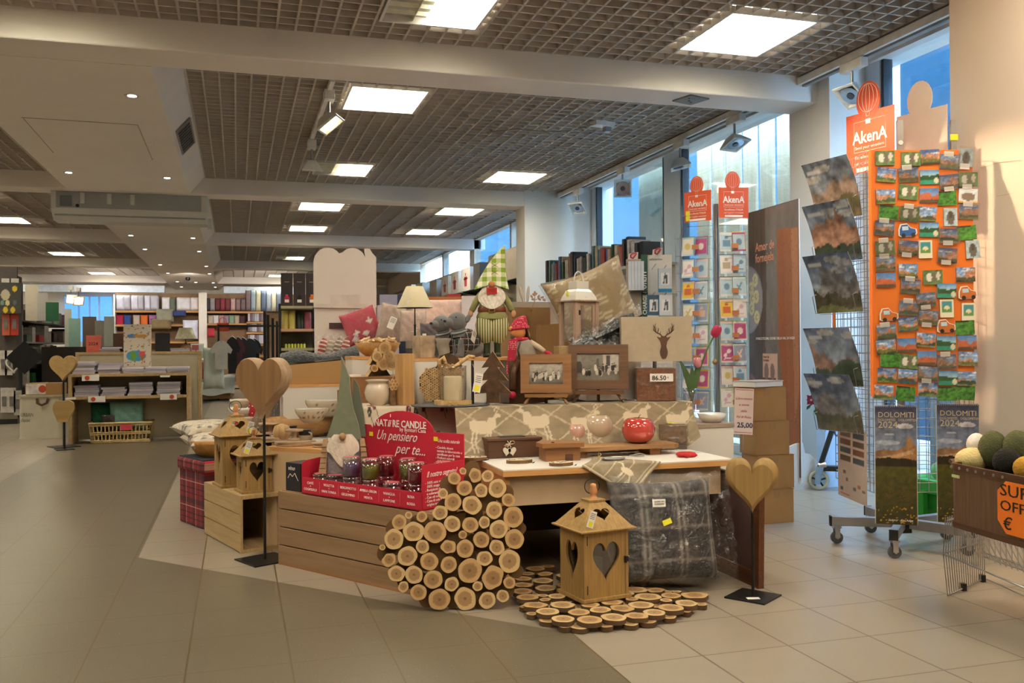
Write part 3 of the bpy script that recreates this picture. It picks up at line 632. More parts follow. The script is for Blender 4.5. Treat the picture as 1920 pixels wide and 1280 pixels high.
tag(cb.build('table_runner', clothm), 'grey-beige runner with woven deer hanging behind the ceramic apples', 'table runner')
# runner corner hanging off the front edge of the low table
p2_ = Pic(60, 60, '#8d7f68'); p2_.noise(.15, 2, (14, 14))
for k in range(5): p2_.line(.1+.25*k, 0, .1+.25*k, 1, .008, '#c4b59c')
p2_.line(0, .04, 1, .04, .012, '#c4b59c'); p2_.line(.04, 0, .04, 1, .012, '#c4b59c')
p2_.ell(.35, .42, .12, .07, '#d3c5ac'); p2_.line(.28, .38, .2, .22, .012, '#d3c5ac'); p2_.line(.4, .38, .42, .2, .012, '#d3c5ac'); p2_.line(.45, .46, .56, .58, .018, '#d3c5ac'); p2_.line(.56, .58, .5, .72, .008, '#d3c5ac'); p2_.line(.56, .58, .68, .68, .008, '#d3c5ac')
cb = MB()
A = Vector((1.63, 4.223, .603)); Bq = Vector((2.06, 4.223, .603)); tip = Vector(FL(1178, 929, .0)); tip = PY(1178, 929, 4.205); Cq = Vector((1.98, 4.60, .603)); Dq = Vector((1.66, 4.52, .603))
def corner(u, v):
    # square cloth with corner (0,0) at the tip; the diagonal folds over the table edge
    a = u+v
    if a <= 1: e = A.lerp(Bq, (v/(a) if a > 1e-6 else .5)); q = a; P = tip.lerp(e, q); P.y -= .012*math.sin(q*PI)*(1+math.sin(6*v)); return P
    q = min(1, a-1); e0 = A.lerp(Bq, min(1, max(0, (v-u+1)/2))); e1 = Dq.lerp(Cq, min(1, max(0, (v-u+1)/2))); P = e0.lerp(e1, q); P.z += .004; return P
cb.grid(corner, 60, 60, 0, True, p2_.col()); tag(cb.build('table_runner', clothm), 'corner of a grey deer cloth hanging over the low table edge', 'cloth')
# flowered cloth on the left platform
pf = Pic(150, 60, '#cfc3ad'); pf.noise(.06, 5, (8, 4)); rf = random.Random(4)
for k in range(26):
    x, y = rf.random(), rf.random(); r_ = .012+.01*rf.random()
    for j in range(6): a = j*PI/3; pf.ell(x+r_*math.cos(a), y+r_*3.2*math.sin(a), r_*.6, r_*1.8, '#7a2b30' if k % 2 else '#4a4440')
    pf.ell(x, y, r_*.4, r_*1.2, '#3c2a26'); pf.line(x, y, x+.03, y-.12, .003, '#5c6048', 1, .4)
cb = MB()
def dr2(u, v):
    x = .60+.62*u; f = .006*math.sin(u*17)
    if v < .5: q = v/.5; return (x, 5.138-.05*(1-q)-abs(f), .56+(.862-.56)*q)
    return (x, 5.138+(v-.5)/.5*.45, .862)
cb.grid(dr2, 150, 60, 0, True, pf.col())
def dr3(u, v): return (.60-.02*math.sin(v*20)*(1-0)-.03, 5.14+.6*u, .58+.28*v+.0)
cb.grid(lambda u, v: (.597-.03*(1-v)-.01*math.sin(u*20)*(1-v), 5.14+.5*u, .56+.302*v), 60, 30, 0, True, lambda u, v: pf.col()(u*.7, v*.5))
tag(cb.build('tablecloth', clothm), 'cream cloth printed with small dark red flowers draped over the left platform', 'tablecloth')
# ================================================================ PLANK CRATE, RED CANDLE BOX
CR = -.972
t = thing('plank_crate', 'large brown crate of horizontal planks under the red candle box', 'crate', (.212, 5.227, 0), CR)
hgt = .411
for i in range(4): MB().bb((0, 0, .012+i*.1), (1.2, .016, .012+i*.1+.094)).build('plank', oldw, t, bev=.002)
MB().bb((0, 0, 0), (1.2, .02, .012)).build('bottom_rail', WOOD('rail_wood', '#a5764a', '#80552f', 0, 4), t)
for i in range(4): MB().bb((0, .016, .012+i*.1), (.016, .3, .012+i*.1+.094)).build('plank', oldw, t, bev=.002)
MB().bb((0.016, .016, .395), (1.2, .31, .411)).build('top_board', oldw, t); MB().bb((.016, .295, 0), (1.2, .31, .395)).build('back_board', oldw, t)
red = M('red_card', '#bf1f38', .55, var=.04, sc=3); redi = M('red_card_inside', '#a81a30', .6, var=.04)
t = thing('candle_display_box', 'bright red cardboard counter display full of jar candles', 'display box', Vector((.212, 5.227, .412))+Vector((.563, -.826, 0))*.21, CR)
Wb, Db = .91, .30
MB().bb((0, 0, 0), (Wb, Db, .006)).build('base', redi, t); MB().bb((0, 0, 0), (Wb, .005, .088)).build('front_lip', red, t)
# side panels slope up towards the back
MB().prism([(0, 0), (Db, 0), (Db, .20), (.02, .175), (0, .16)], 0, .005, plane='YZ').build('side_panel', red, t)
MB().prism([(0, 0), (Db, 0), (Db, .215), (0, .22)], Wb-.005, Wb, plane='YZ').build('side_panel', red, t)
ol = [(0, 0), (Wb, 0), (Wb, .345), (.72, .345)]+arc(.47, .33, .235, .1, PI-.1, 14, .115)+[(.22, .36), (0, .36)]
MB().prism(ol, -Db-.004, -Db+.001, plane='XZ').build('back_panel', red, t)
for x0, s_ in ((.23, 'yellow_tag'), (.72, 'yellow_tag')): MB().box((x0, Db-.006, .31), (.028, .002, .022)).build('price_sticker', yel, t)
yb = Db-.007
text('NAT', .052, white_txt, t, (.255, yb, .358), name='brand_lettering', bold=.0012); text('ii', .052, white_txt, t, (.362, yb, .358), name='brand_lettering', shear=.3, bold=.0012); text('RE CANDLE', .052, white_txt, t, (.400, yb, .358), name='brand_lettering', bold=.0012, sx=.92)
MB().box((.385, yb, .417), (.004, .002, .016)).build('brand_candle_mark', white_txt, t)
text('by Bonturi Casa', .03, white_txt, t, (.455, yb, .337), name='brand_line')
text('Un pensiero', .076, white_txt, t, (.27, yb, .285), shear=.5, name='slogan', sx=.82); text('per te...', .08, white_txt, t, (.42, yb, .218), shear=.5, name='slogan', sx=.9)
text('Una scelta naturale', .026, white_txt, t, (.735, yb, .295), shear=.4, name='small_lettering', sx=.75)
text('- Candele sicure\n  testate in laboratorio e\n  certificate per la casa\n- Profumi naturali\n  dalla fragranza intensa\n- Contenitore in vetro\n  riciclabile e riusabile', .0185, white_txt, t, (.72, yb, .262), name='small_lettering', line=.95)
fl = [('CAFFÈ', 'COGN\'SOLO'), ('VIOLETTA', 'FAVA TONKA'), ('BERGAMOTTO', 'GELSOMINO'), ('AMBRA GRIGIA', 'MENTA'), ('VANIGLIA', 'LAMPONE'), ('ROSA', 'ROSSA')]
for i, (a, c) in enumerate(fl):
    x = .075+i*.152; text(a, .0185, white_txt, t, (x, -.002, .056), align='CENTER', name='scent_name'); text(c, .0185, white_txt, t, (x, -.002, .022), align='CENTER', name='scent_name')
    if i < 5: MB().box((x, -.001, .046), (.004, .002, .004)).build('dot', white_txt, t); MB().box((x+.076, -.001, .044), (.001, .001, .06)).build('divider_line', M('pink_line', '#d9808c', .6), t)
o = text('Il nostro segreto?', .04, white_txt, t, (Wb+.001, .03, .158), rot=(PI/2, 0, PI/2), shear=.4, name='side_lettering', sx=.75)
text('- 100% cera vegetale,\n  100% stoppino in cotone\n- Recipiente riutilizzabile\n  e colorante naturale\n- Con oli essenziali\n- Cera di soia e colza\n  origine naturale certificata', .0185, white_txt, t, (Wb+.001, .02, .125), rot=(PI/2, 0, PI/2), name='side_lettering', line=.95)
RB = t.matrix_basis.copy(); RBM = Matrix.Translation(t.location) @ Matrix.Rotation(CR, 4, 'Z')
# candles
jarm = GLASS('jar_glass', (.97, .97, .97), .10)
def candle(col, colname, waxh=.072, hh=.092, r=.046):
    t = thing('jar_candle', 'x', 'candle', (0, 0, 0), 0)
    MB().lathe([(.0, .003), (r-.004, .003), (r-.004, waxh)], n=24).build('wax', col, t)
    MB().lathe([(r-.003, .0), (r, .002), (r, hh), (r-.002, hh), (r-.0025, .004)], n=28).build('jar', jarm, t)
    l = MB().lathe([(r+.001, hh-.004), (r+.002, hh+.002), (r+.001, hh+.008), (r*.9, hh+.010), (0.001, hh+.010)], n=28).build('lid', GLASS('lid_glass', (.95, .93, .93), .22), t)
    MB().lathe([(r*.82, hh+.0105), (0.001, hh+.0108)], n=20).build('lid_label', M('rosy_label', '#b5565f', .5), l)
    a0 = PI*.25; lb = MB(); lb.grid(lambda u, v: ((r+.0008)*math.cos(a0-u*.9), (r+.0008)*math.sin(a0-u*.9), .015+.06*v), 8, 1); lb.build('label', redm, t); return t
wx = {'violet': M('wax_violet', '#8a6fa8', .35, coat=.5), 'green': M('wax_green', '#86961f', .35, coat=.5), 'red': M('wax_red', '#8a1726', .35, coat=.5), 'amber': M('wax_amber', '#b58a3a', .35, coat=.5), 'rose': M('wax_rose', '#c4667a', .35, coat=.5)}
proto = {k: candle(v, k) for k, v in wx.items()}; used = set()
def place_candle(col, x, y, z, label, rz=0.):
    loc = RBM @ Vector((x, y, z))
    if col not in used: used.add(col); o = proto[col]; o.location = loc; o.rotation_euler.z = rz; o['label'] = label; o['group'] = 'jar candles in the red display box'; return o
    return dup(proto[col], loc, rz, label, 'jar candles in the red display box')
JH = .105
cl = [('violet', .09, .06, 0, 'single low jar candle at the left end of the red box, front row'), ('violet', .20, .06, 0, 'second low jar candle from the left in the red box, front row'),
      ('amber', .325, .07, 0, 'amber jar candle under the violet one in the red box'), ('violet', .325, .07, 1, 'tall standing violet candle stacked on an amber jar in the red box'),
      ('rose', .47, .07, 0, 'jar candle under the front olive green one in the red box'), ('green', .47, .07, 1, 'front olive green jar candle stacked in the middle of the red box'),
      ('rose', .64, .06, 0, 'single pink-lidded jar candle in front, right of the olive ones'), ('green', .62, .19, 1, 'rear olive green candle stacked right of the front olive one'), ('red', .62, .19, 0, 'jar candle under the rear olive green one'),
      ('red', .775, .10, 1, 'dark red candle stacked at the right end of the red box'), ('red', .775, .10, 0, 'jar under the stacked dark red candle, right end of the box'), ('rose', .86, .20, 1, 'half hidden jar candle behind the right side panel of the red box'), ('rose', .86, .20, 0, 'lowest jar candle in the back right corner of the red box'),
      ('red', .45, .2, 1, 'upper jar candle peeking out behind the front olive green one'), ('red', .45, .2, 0, 'lower jar candle hidden behind the front olive green stack')]
for c, x, y, lv, lb in cl: place_candle(c, x, y, .007+lv*JH-(.012 if not lv else 0)*0, lb, CR+.8)
# small black gift box on the crate
t = thing('gift_box', 'small black cube box left of the red candle display', 'box', Vector((.212, 5.227, .411))+Vector((.563, -.826, 0))*.045+Vector((.826, .563, 0))*.02, CR)
MB().bb((0, 0, 0), (.13, .13, .155)).build('body', M('black_card', '#1d1c1f', .5, var=.1), t, bev=.002); text('vino', .035, white_txt, t, (.02, -.001, .115), shear=.4, name='box_lettering')
b = MB(); b.tube([(.02, -.001, .07), (.04, -.001, .095), (.06, -.001, .08), (.08, -.001, .1), (.11, -.001, .06)], .0015, 4); b.build('mountain_line', white_txt, t)
# gnome with felt hat, flat wooden arms, fur beard
def gnome(base, rz, label, s=1.):
    t = thing('gnome_figure', label, 'gnome', base, rz); felt = M('felt_green_grey', '#6f7360', .95, var=.08, sc=30, sheen=.3); fur = M('fur_beard', '#d9c9b9', 1, var=.06, sc=12, bump=.5, bsc=90, sheen=.4); furd = M('fur_grey', '#857c80', 1, var=.12, sc=12, bump=1, bsc=70)
    b = MB()
    def bd(u, v):
        a = 2*PI*u; w_ = .095*(1-.12*v)*(1-.5*max(0, v-.85)/.15) if v > .1 else .095*(.6+4*v); return (w_*math.cos(a)+.004*math.sin(9*a+v*20), .07*math.sin(a)*(1-.3*v)-.02, .02+v*.29)
    b.grid(bd, 32, 18, 0); b.build('body_fur', furd, t)
    b = MB()
    def br(u, v):
        x = (u-.5)*.17*(.55+.45*math.sin(PI*min(1, v*.62+.38))); n_ = .003*math.sin(u*30)*math.sin(v*9); return (x, -.085-.02*math.sin(PI*u)+n_, .31-.13*(1-v)-.04*math.cos((u-.5)*6)*(1-v))
    b.grid(br, 24, 16, 0); b.build('beard', fur, t)
    MB().sphere((0, -.115, .30), (.018, .018, .02), 12, 8).build('nose', M('nose_wood', '#9b7b52', .6), t)
    b = MB(); ol = [(-.09, .29), (.09, .275), (.075, .36), (.05, .44), (.035, .53), (.03, .61), (.0, .69), (-.012, .72), (-.01, .66), (-.02, .56), (-.035, .46), (-.065, .36)]
    b.prism(ol, .01, .045, plane='XZ'); h1 = b.build('hat', felt, t, bev=.006)
    b = MB(); ol2 = [(.02, .30), (.11, .285), (.10, .40), (.085, .50), (.075, .56), (.05, .60), (.045, .50), (.04, .40)]
    b.prism(ol2, -.03, .005, plane='XZ'); b.build('hat_back_layer', M('felt_dark', '#5b6052', .95, var=.08), t, bev=.004)
    ba = WOOD('arm_wood', '#c7a683', '#a8835e', 0, 8)
    for sx in (-1, 1):
        b = MB(); b.prism([(sx*.083, .285), (sx*.108, .28), (sx*.135, .09), (sx*.128, .02), (sx*.102, .02), (sx*.095, .09)][::1 if sx < 0 else -1][::-1], .03, .045, plane='XZ'); a = b.build('arm', ba, t, bev=.003)
        st = MB()
        for k in range(6): z = .10+k*.028; xx = sx*(.115-.015*(z-.09)/.19); st.box((xx, -.047, z), (.03, .003, .004))
        st.build('arm_stripe', M('stripe_dark', '#6a5240', .7), a)
        MB().sphere((sx*.117, -.038, .03), (.02, .012, .03), 10, 8).build('hand', lantw, a)
    t.scale = (s, s, s); return t
gp = RBM @ Vector((.155, .17, .006)); gnome(gp, face(gp)-.1, 'gnome with tall grey-green felt hat and long fur beard standing in the red box', 1.02)
# ================================================================ BIG LOG SLICE HEART
hp = Vector(FL(860, 1139, 0)); hd = hp.copy(); hd.z = 0; k_ = kpx(hp)
t = thing('log_slice_heart', 'large heart made of round log slices leaning in front of the plank crate', 'wooden heart', hp, face(hp), rx=-.10)
SL = [(945, 440, 20, 0), (1013, 465, 38, 3), (1086, 470, 34, 0), (895, 480, 36, 1), (1140, 540, 52, 0), (952, 537, 43, 1), (1047, 552, 38, 2), (830, 565, 29, 0), (887, 614, 49, 1), (993, 634, 54, 2), (1122, 665, 48, 0), (1203, 608, 38, 1), (635, 683, 20, 0), (710, 692, 31, 1), (581, 722, 42, 1), (813, 674, 42, 2), (1230, 706, 58, 1), (662, 777, 57, 2), (784, 781, 63, 1), (883, 736, 46, 0), (985, 745, 45, 1), (1065, 732, 33, 2), (1145, 773, 52, 0), (941, 799, 24, 1), (551, 815, 56, 0), (1235, 830, 55, 1), (487, 859, 17, 0), (1046, 830, 46, 1), (712, 860, 38, 0), (858, 866, 40, 3), (954, 876, 50, 1), (1133, 874, 43, 2), (628, 912, 55, 0), (524, 928, 38, 3), (750, 942, 50, 1), (1064, 932, 43, 2), (1204, 952, 63, 0), (861, 963, 46, 1), (565, 1008, 46, 2), (665, 1015, 50, 0), (978, 1000, 68, 1), (1110, 1043, 62, 3), (771, 1043, 52, 1), (876, 1073, 40, 2), (1022, 1087, 28, 0), (1203, 1072, 34, 1), (604, 1080, 30, 2), (689, 1112, 45, 1), (1165, 1144, 35, 0), (807, 1155, 60, 1), (950, 1155, 62, 2), (1076, 1165, 47, 0)]
rr = random.Random(2)
for (cx, cy_, r, kd) in SL:
    x = (560+cx*.3281-860)*k_; z = (1139-(740+cy_*.3281))*k_; put_slice(t, (x, -.055-rr.random()*.006, z), (PI/2, rr.uniform(0, 6), 0), r*.3281*k_*1.0, kd, .04)
for (cx, cy_, r) in [(1000, 430, 45), (1180, 575, 55), (1265, 770, 40), (1180, 1110, 55), (1240, 1010, 45), (1020, 1180, 55), (880, 1185, 50), (740, 1150, 55), (620, 1040, 60), (500, 900, 50), (560, 760, 55), (700, 740, 60), (850, 650, 60), (860, 520, 50), (930, 600, 60), (1080, 610, 60), (1170, 830, 60), (1060, 880, 55), (940, 940, 60), (800, 880, 70), (720, 940, 60), (640, 860, 60), (820, 1010, 60), (1040, 1000, 60), (930, 740, 60), (1120, 950, 60), (600, 990, 50), (960, 1060, 60), (1100, 1120, 55), (870, 820, 60), (820, 740, 55), (1010, 690, 50), (700, 1060, 50), (830, 1120, 50), (1190, 690, 50), (1040, 780, 40), (1000, 500, 50), (900, 1090, 50), (1160, 1010, 40), (740, 800, 60), (1000, 850, 50), (550, 860, 50), (1100, 730, 50), (770, 1090, 45)]:
    x = (560+cx*.3281-860)*k_; z = (1139-(740+cy_*.3281))*k_
    if z-r*.328*k_ < .003: z = r*.328*k_+.004
    o = put_slice(t, (x, -.025, z), (PI/2, rr.uniform(0, 6), 0), r*.3281*k_, 1, .07, 'back_layer_slice'); o.data = o.data
# backing slices use the bark face
bk = slice_mesh('back_slice_pattern', 9, .35, [M('old_bark', '#6e4f2e', .9, var=.3, sc=20, bump=.5), bark])
for o in t.children:
    if o.name.startswith('back_layer'): o.data = bk.data
bpy.data.objects.remove(bk)
# ================================================================ LOG SLICE MAT
mp_ = Vector(FL(1150, 1110, 0)); t = thing('log_slice_mat', 'flat mat of round log slices on the floor under the lantern', 'mat', mp_, 0)
MT = [(467, 958, 75), (637, 963, 83), (793, 948, 82), (935, 938, 72), (1053, 917, 72), (1160, 886, 80), (1260, 857, 72), (1312, 805, 80), (365, 910, 77), (566, 915, 72), (705, 900, 68), (840, 890, 75), (967, 868, 80), (1160, 808, 65), (1013, 815, 82), (290, 868, 72), (460, 868, 78), (236, 818, 70), (335, 808, 33), (350, 835, 37), (425, 812, 58), (205, 780, 66), (355, 760, 70), (205, 740, 60), (335, 712, 66), (210, 700, 55), (235, 668, 45), (350, 670, 50), (290, 635, 60), (370, 620, 40), (930, 770, 75), (1062, 775, 55), (1127, 838, 40), (908, 830, 42), (870, 795, 50), (780, 850, 66), (1195, 782, 30), (640, 868, 60), (520, 800, 60), (640, 800, 60), (760, 790, 55), (480, 740, 60), (600, 730, 60), (720, 720, 60), (840, 720, 60), (960, 710, 60), (480, 680, 55), (600, 670, 55), (720, 660, 55)]
for i, (cx, cy_, r) in enumerate(MT):
    P = FL(920+cx*.2917, 880+cy_*.2917, .043); put_slice(t, P-mp_, (0, 0, rr.uniform(0, 6)), r*.2917*kpx(P), i, .055 if i else .055)
for i, (cx, cy_, r) in enumerate([(480, 1003, 45), (575, 1003, 68), (735, 997, 50), (897, 988, 50), (1010, 972, 55), (1150, 945, 45), (1257, 907, 35), (1350, 862, 42), (370, 965, 60), (265, 925, 35), (215, 880, 30), (660, 930, 60), (840, 920, 60), (400, 890, 55), (1070, 870, 60), (1260, 830, 60), (900, 860, 60), (560, 880, 60), (260, 800, 60), (380, 780, 60), (250, 730, 60), (350, 690, 50), (990, 770, 60), (1120, 790, 60), (720, 830, 60), (480, 840, 55), (600, 760, 60), (800, 750, 60), (680, 700, 60)]):
    P = FL(920+cx*.2917, 880+cy_*.2917, .022); put_slice(t, P-mp_, (0, 0, rr.uniform(0, 6)), r*.2917*kpx(P), i+1, .055, 'lower_slice')
# ================================================================ LANTERNS
def lantern(name, label, w, d, hb, hr, loc, rz, doorhearts=True, wood=None, over=.03, topw=.3, finial=True, tagpos=None, hw=.6, hh=.6):
    wood = wood or lantw; t = thing(name, label, 'lantern', loc, rz); th = .012
    MB().bb((-w/2-.012, -d/2-.012, 0), (w/2+.012, d/2+.012, .016)).build('base', wood, t, bev=.002)
    z0 = .016
    # four walls with heart shaped cut-outs
    T = TR((0, -d/2, z0)); fr_ = plate_heart(w-2*.014, hb, th, w*hw, hb*hh, hb*.22, T=T).build('door', wood, t)
    for sx in (-1, 1): MB().bb((sx*w/2-.014 if sx > 0 else -w/2, -d/2-.003, z0), (w/2 if sx > 0 else -w/2+.014, -d/2+.014, z0+hb)).build('corner_post', wood, t)
    T = TR((-w/2, 0, z0), rz=-PI/2); plate_heart(d-.002, hb, th, d*.5, hb*hh, hb*.22, T=T).build('side_panel', wood, t)
    T = TR((w/2, 0, z0), rz=PI/2); plate_heart(d-.002, hb, th, d*.5, hb*hh, hb*.22, T=T).build('side_panel', wood, t)
    T = TR((0, d/2, z0), rz=PI); plate_heart(w-.002, hb, th, w*.5, hb*hh, hb*.22, T=T).build('back_panel', wood, t)
    g = MB(); g.bb((-w/2+.02, -d/2+.014, z0+.01), (w/2-.02, -d/2+.016, z0+hb-.01)); g.build('glass_pane', glassd, t)
    g = MB(); g.bb((-w/2+.014, -d/2+.02, z0+.01), (-w/2+.016, d/2-.02, z0+hb-.01)); g.build('glass_pane', glassd, t)
    hg = MB(); hg.bb((-w/2+.014, -d/2-.004, z0+.02), (-w/2+.018, -d/2-.001, z0+.06)); hg.bb((-w/2+.014, -d/2-.004, z0+hb-.06), (-w/2+.018, -d/2-.001, z0+hb-.02)); hg.build('hinge', black, t)
    lt = MB(); lt.bb((w/2-.022, -d/2-.014, z0+hb*.48), (w/2-.014, -d/2-.002, z0+hb*.48+.03)); lt.bb((w/2-.010, -d/2-.012, z0+hb*.5), (w/2-.003, -d/2-.002, z0+hb*.5+.022)); lt.cyl((w/2-.018, -d/2-.01, z0+hb*.5+.01), (w/2+.004, -d/2-.012, z0+hb*.5+.012), .002, n=6); lt.build('latch', black, t)
    zr = z0+hb
    MB().bb((-w/2-over, -d/2-over, zr), (w/2+over, d/2+over, zr+.008)).build('eave', wood, t, bev=.002)
    # hipped roof of four boards; the two seen sides have heart holes
    tw, td = w*topw/2, d*topw/2; bx, by = w/2+over*.6, d/2+over*.6
    for q, (wx_, dx_, tx_, ty_) in enumerate(((bx, by, tw, td), (by, bx, td, tw), (bx, by, tw, td), (by, bx, td, tw))):
        L = math.hypot(hr, dx_-ty_); ang = math.atan2(dx_-ty_, hr); n = 48; inn = heart(wx_*.62, L*.42, n, 0, L*.30); cz = L*.30+L*.42*.55; out = []
        for (x, z) in inn:
            dx2, dz = x, z-cz; best = 1e9
            for s_ in (dz > 0,):
                lim = (L-cz)/dz if dz > 1e-6 else (-cz/dz if dz < -1e-6 else 1e9); best = min(best, lim)
            for sg in (1, -1):      # slanted sides x = sg*(wx-(wx-tx)*z/L)
                kx = (wx_-tx_)/L; den = sg*dx2+kx*dz
                if den > 1e-9: best = min(best, (wx_-kx*cz)/den)
            out.append([dx2*best, cz+dz*best])
        for c in ((-wx_, 0), (wx_, 0), (-tx_, L), (tx_, L)):
            i = min(range(n), key=lambda i: (out[i][0]-c[0])**2+(out[i][1]-c[1])**2); out[i] = list(c)
        b = MB(); b.T = Matrix.Rotation(-q*PI/2, 4, 'Z') @ TR((0, -dx_, zr+.008), rx=-ang) 
        b.ring(out, inn, 0, -.006); b.build('roof_panel', wood, t)
    zt = zr+.008+hr
    MB().bb((-tw-.008, -td-.008, zt-.004), (tw+.008, td+.008, zt+.004)).build('roof_cap', wood, t)
    if finial:
        s = w/.235; f = MB().lathe([(.02*s, 0), (.017*s, .01*s), (.011*s, .016*s), (.018*s, .028*s), (.02*s, .038*s), (.015*s, .05*s), (.017*s, .056*s), (.014*s, .068*s), (.001, .072*s)], (0, 0, zt+.004), 16).build('finial', M('turned_wood', '#c58a5c', .5, var=.1), t)
        pts = [(.040*s*math.cos(a), .01, zt+.062*s+.036*s*math.sin(a)) for a in [i*2*PI/24 for i in range(24)]]; MB().tube(pts, .0022*s, 6, closed=True).build('ring_handle', black, t)
    if tagpos: label_tag(t, tagpos, .035, .075, (0, .35, 0))
    return t
lc = Vector((1.555, 3.965, .045)); L1 = lantern('heart_lantern', 'large wooden lantern with heart windows standing on the log slice mat', .235, .215, .30, .115, Vector((1.577, 3.945, .045)), .17, tagpos=(-.085, -.125, .375))
MB().lathe([(.04, .02), (.04, .17), (.0, .172)], n=20).build('candle', M('ivory_wax', '#b8ad98', .4), L1)
# open crate lying on its side and the two lanterns on it
OR = math.atan2(.313, .95)
t = thing('open_crate', 'pale wooden crate lying on its side with its dark open end facing right', 'crate', (.009, 5.571, 0), OR); hc = .335
for i in range(3): MB().bb((0, .0, .005+i*.11), (.012, .70, .11+i*.11)).build('plank', palew, t, bev=.002)
for i in range(3): MB().bb((0, .0+i*.235, hc-.012), (.25, .228+i*.235, hc)).build('plank', palew, t, bev=.002)
MB().bb((.238, 0, 0), (.25, .70, hc-.012)).build('side_board', palew, t); MB().bb((.012, .02, 0), (.238, .70, .012)).build('bottom_board', palew, t); MB().bb((.012, .69, .012), (.238, .70, hc-.012)).build('back_board', darkw, t)
MB().ring([(0, 0), (.25, 0), (.25, hc), (0, hc)], [(.015, .02), (.235, .02), (.235, hc-.022), (.015, hc-.022)], .0, .012).build('front_frame', palew, t)
Lr = Matrix.Translation((.009, 5.571, hc)) @ Matrix.Rotation(OR, 4, 'Z')
lantern('heart_lantern', 'taller of the two wooden heart lanterns on the open crate, at the back', .22, .20, .30, .115, Lr @ Vector((.125, .44, 0)), OR-.06, tagpos=(.05, -.14, .37))
lantern('heart_lantern', 'smaller wooden heart lantern in front on the open crate', .17, .16, .205, .09, Lr @ Vector((.13, .125, 0)), OR-.08, tagpos=(-.06, -.10, .275), hw=.55)
# tartan box
tar = plaid('tartan', '#c42c30', [(1, .16, 0, .035, '#22202c', .6), (2, .17, .02, .035, '#22202c', .6), (0, .16, .03, .035, '#22202c', .6), (1, .16, .07, .008, '#1c1a22', .8), (2, .17, .09, .008, '#1c1a22', .8), (1, .16, .02, .006, '#c9b9a0', .55), (2, .17, .045, .006, '#c9b9a0', .55), (0, .16, .06, .006, '#c9b9a0', .5), (2, .17, .125, .006, '#1c1a22', .8)])
t = thing('tartan_storage_box', 'red tartan storage box with lid left of the open crate', 'storage box', (-.215, 6.367, 0), math.atan2(.41, .91))
MB().bb((0, 0, 0), (.40, .42, .40)).build('body', tar, t, bev=.006); MB().bb((-.015, -.015, .37), (.415, .435, .45)).build('lid', tar, t, bev=.015); MB().bb((0.0, .0, .45), (.40, .42, .458)).build('lid_top', M('navy_felt', '#2c3140', .95), t)
Tt = Matrix.Translation((-.215, 6.367, .458)) @ Matrix.Rotation(math.atan2(.41, .91), 4, 'Z')
bo = thing('wooden_bowl', 'oblong wooden bowl on the tartan box under the leaf cushions', 'bowl', Tt @ Vector((.19, .17, 0)), .25)
ol = [(-.20, 0)]; b = MB(); b.lathe([(.12, 0), (.17, .03), (.20, .085), (.205, .115), (.185, .115), (.14, .04), (.0, .03)], n=28, sy=.75); b.build('bowl_body', WOOD('bowl_wood', '#b98746', '#8c5f2c', 0, 5, .45), bo)
leafp = Pic(60, 60, '#d2c4ae'); rl = random.Random(9)
for k in range(34): x, y = rl.random(), rl.random(); leafp.ell(x, y, .05, .025, ['#6d6660', '#9b8f80', '#57504c'][k % 3], .9)
for i, (x, y, z, r_, lb) in enumerate(((.17, .12, .085, .05, 'leaf patterned cushion wrapped in plastic, lying on the wooden bowl in front'), (.20, .27, .15, -.08, 'rear leaf patterned cushion wrapped in plastic on the tartan box'))):
    t = thing('wrapped_cushion', lb, 'cushion', Tt @ Vector((x, y, z)), .3+i*.15, 'leaf cushions wrapped in plastic', rx=-1.45)
    MB().cushion(.40, .30, .11, col=leafp.col(), n=30).build('cushion', clothm, t); MB().cushion(.415, .315, .122, n=18, wr=.008, seed=i).build('plastic_wrap', film, t)
# big wooden heart on a stand
def heart_stand(name, label, base, rz, w, h, th, hz, plate, pole_r, fm_, bm_, prz=.78, round_=.02):
    t = thing(name, label, 'heart ornament', base, 0)
    q = plate/2; MB().box((0, 0, .004), (plate, plate, .008), R=Matrix.Rotation(prz, 3, 'Z')).build('base_plate', black, t, bev=.001)
    MB().cyl((0, 0, .008), (0, 0, hz+.03), pole_r, n=10).build('pole', black, t)
    b = MB(); b.T = TR((0, 0, hz), rz=rz); ol = heart(w, h, 48); n = len(ol); L = 7; cx, cz = 0, h*.55
    lay = [(-th/2, 1-round_*2), (-th/2+th*.10, 1-round_*.5), (-th/2+th*.25, 1), (th/2-th*.25, 1), (th/2-th*.1, 1-round_*.5), (th/2, 1-round_*2)]
    V = []
    for (y, s_) in lay: V += [(cx+(x-cx)*s_, y, cz+(z-cz)*s_) for x, z in ol]
    F_ = [(k*n+i, (k+1)*n+i, (k+1)*n+(i+1) % n, k*n+(i+1) % n) for k in range(len(lay)-1) for i in range(n)]
    b.add(V, F_, 1, True); b.add(V[:n], [tuple(range(n))], 0); b.add(V[-n:], [tuple(range(n-1, -1, -1))], 0); b.build('wooden_heart', [fm_, bm_], t, sub=0); return t
hw1 = WOOD('heart_wood', '#8f6c45', '#725233', 2, 3, .6); hw2 = WOOD('heart_side', '#b59d82', '#93704a', 0, 3, .7); hw3 = WOOD('heart_pale', '#a5854f', '#83653a', 2, 4, .7)
heart_stand('heart_stand', 'tall iron stand with a thick carved wooden heart beside the lanterns', FL(497, 1050), -.55, .30, .345, .12, .80, .25, .008, hw1, hw2, .45)
hb_ = Vector(FL(1412, 1119)); heart_stand('heart_stand', 'low iron stand with a plump rough wooden heart at the right end of the table', hb_, face(hb_)-.0, .245, .26, .10, .40, .20, .007, hw3, hw3, .6, .11)
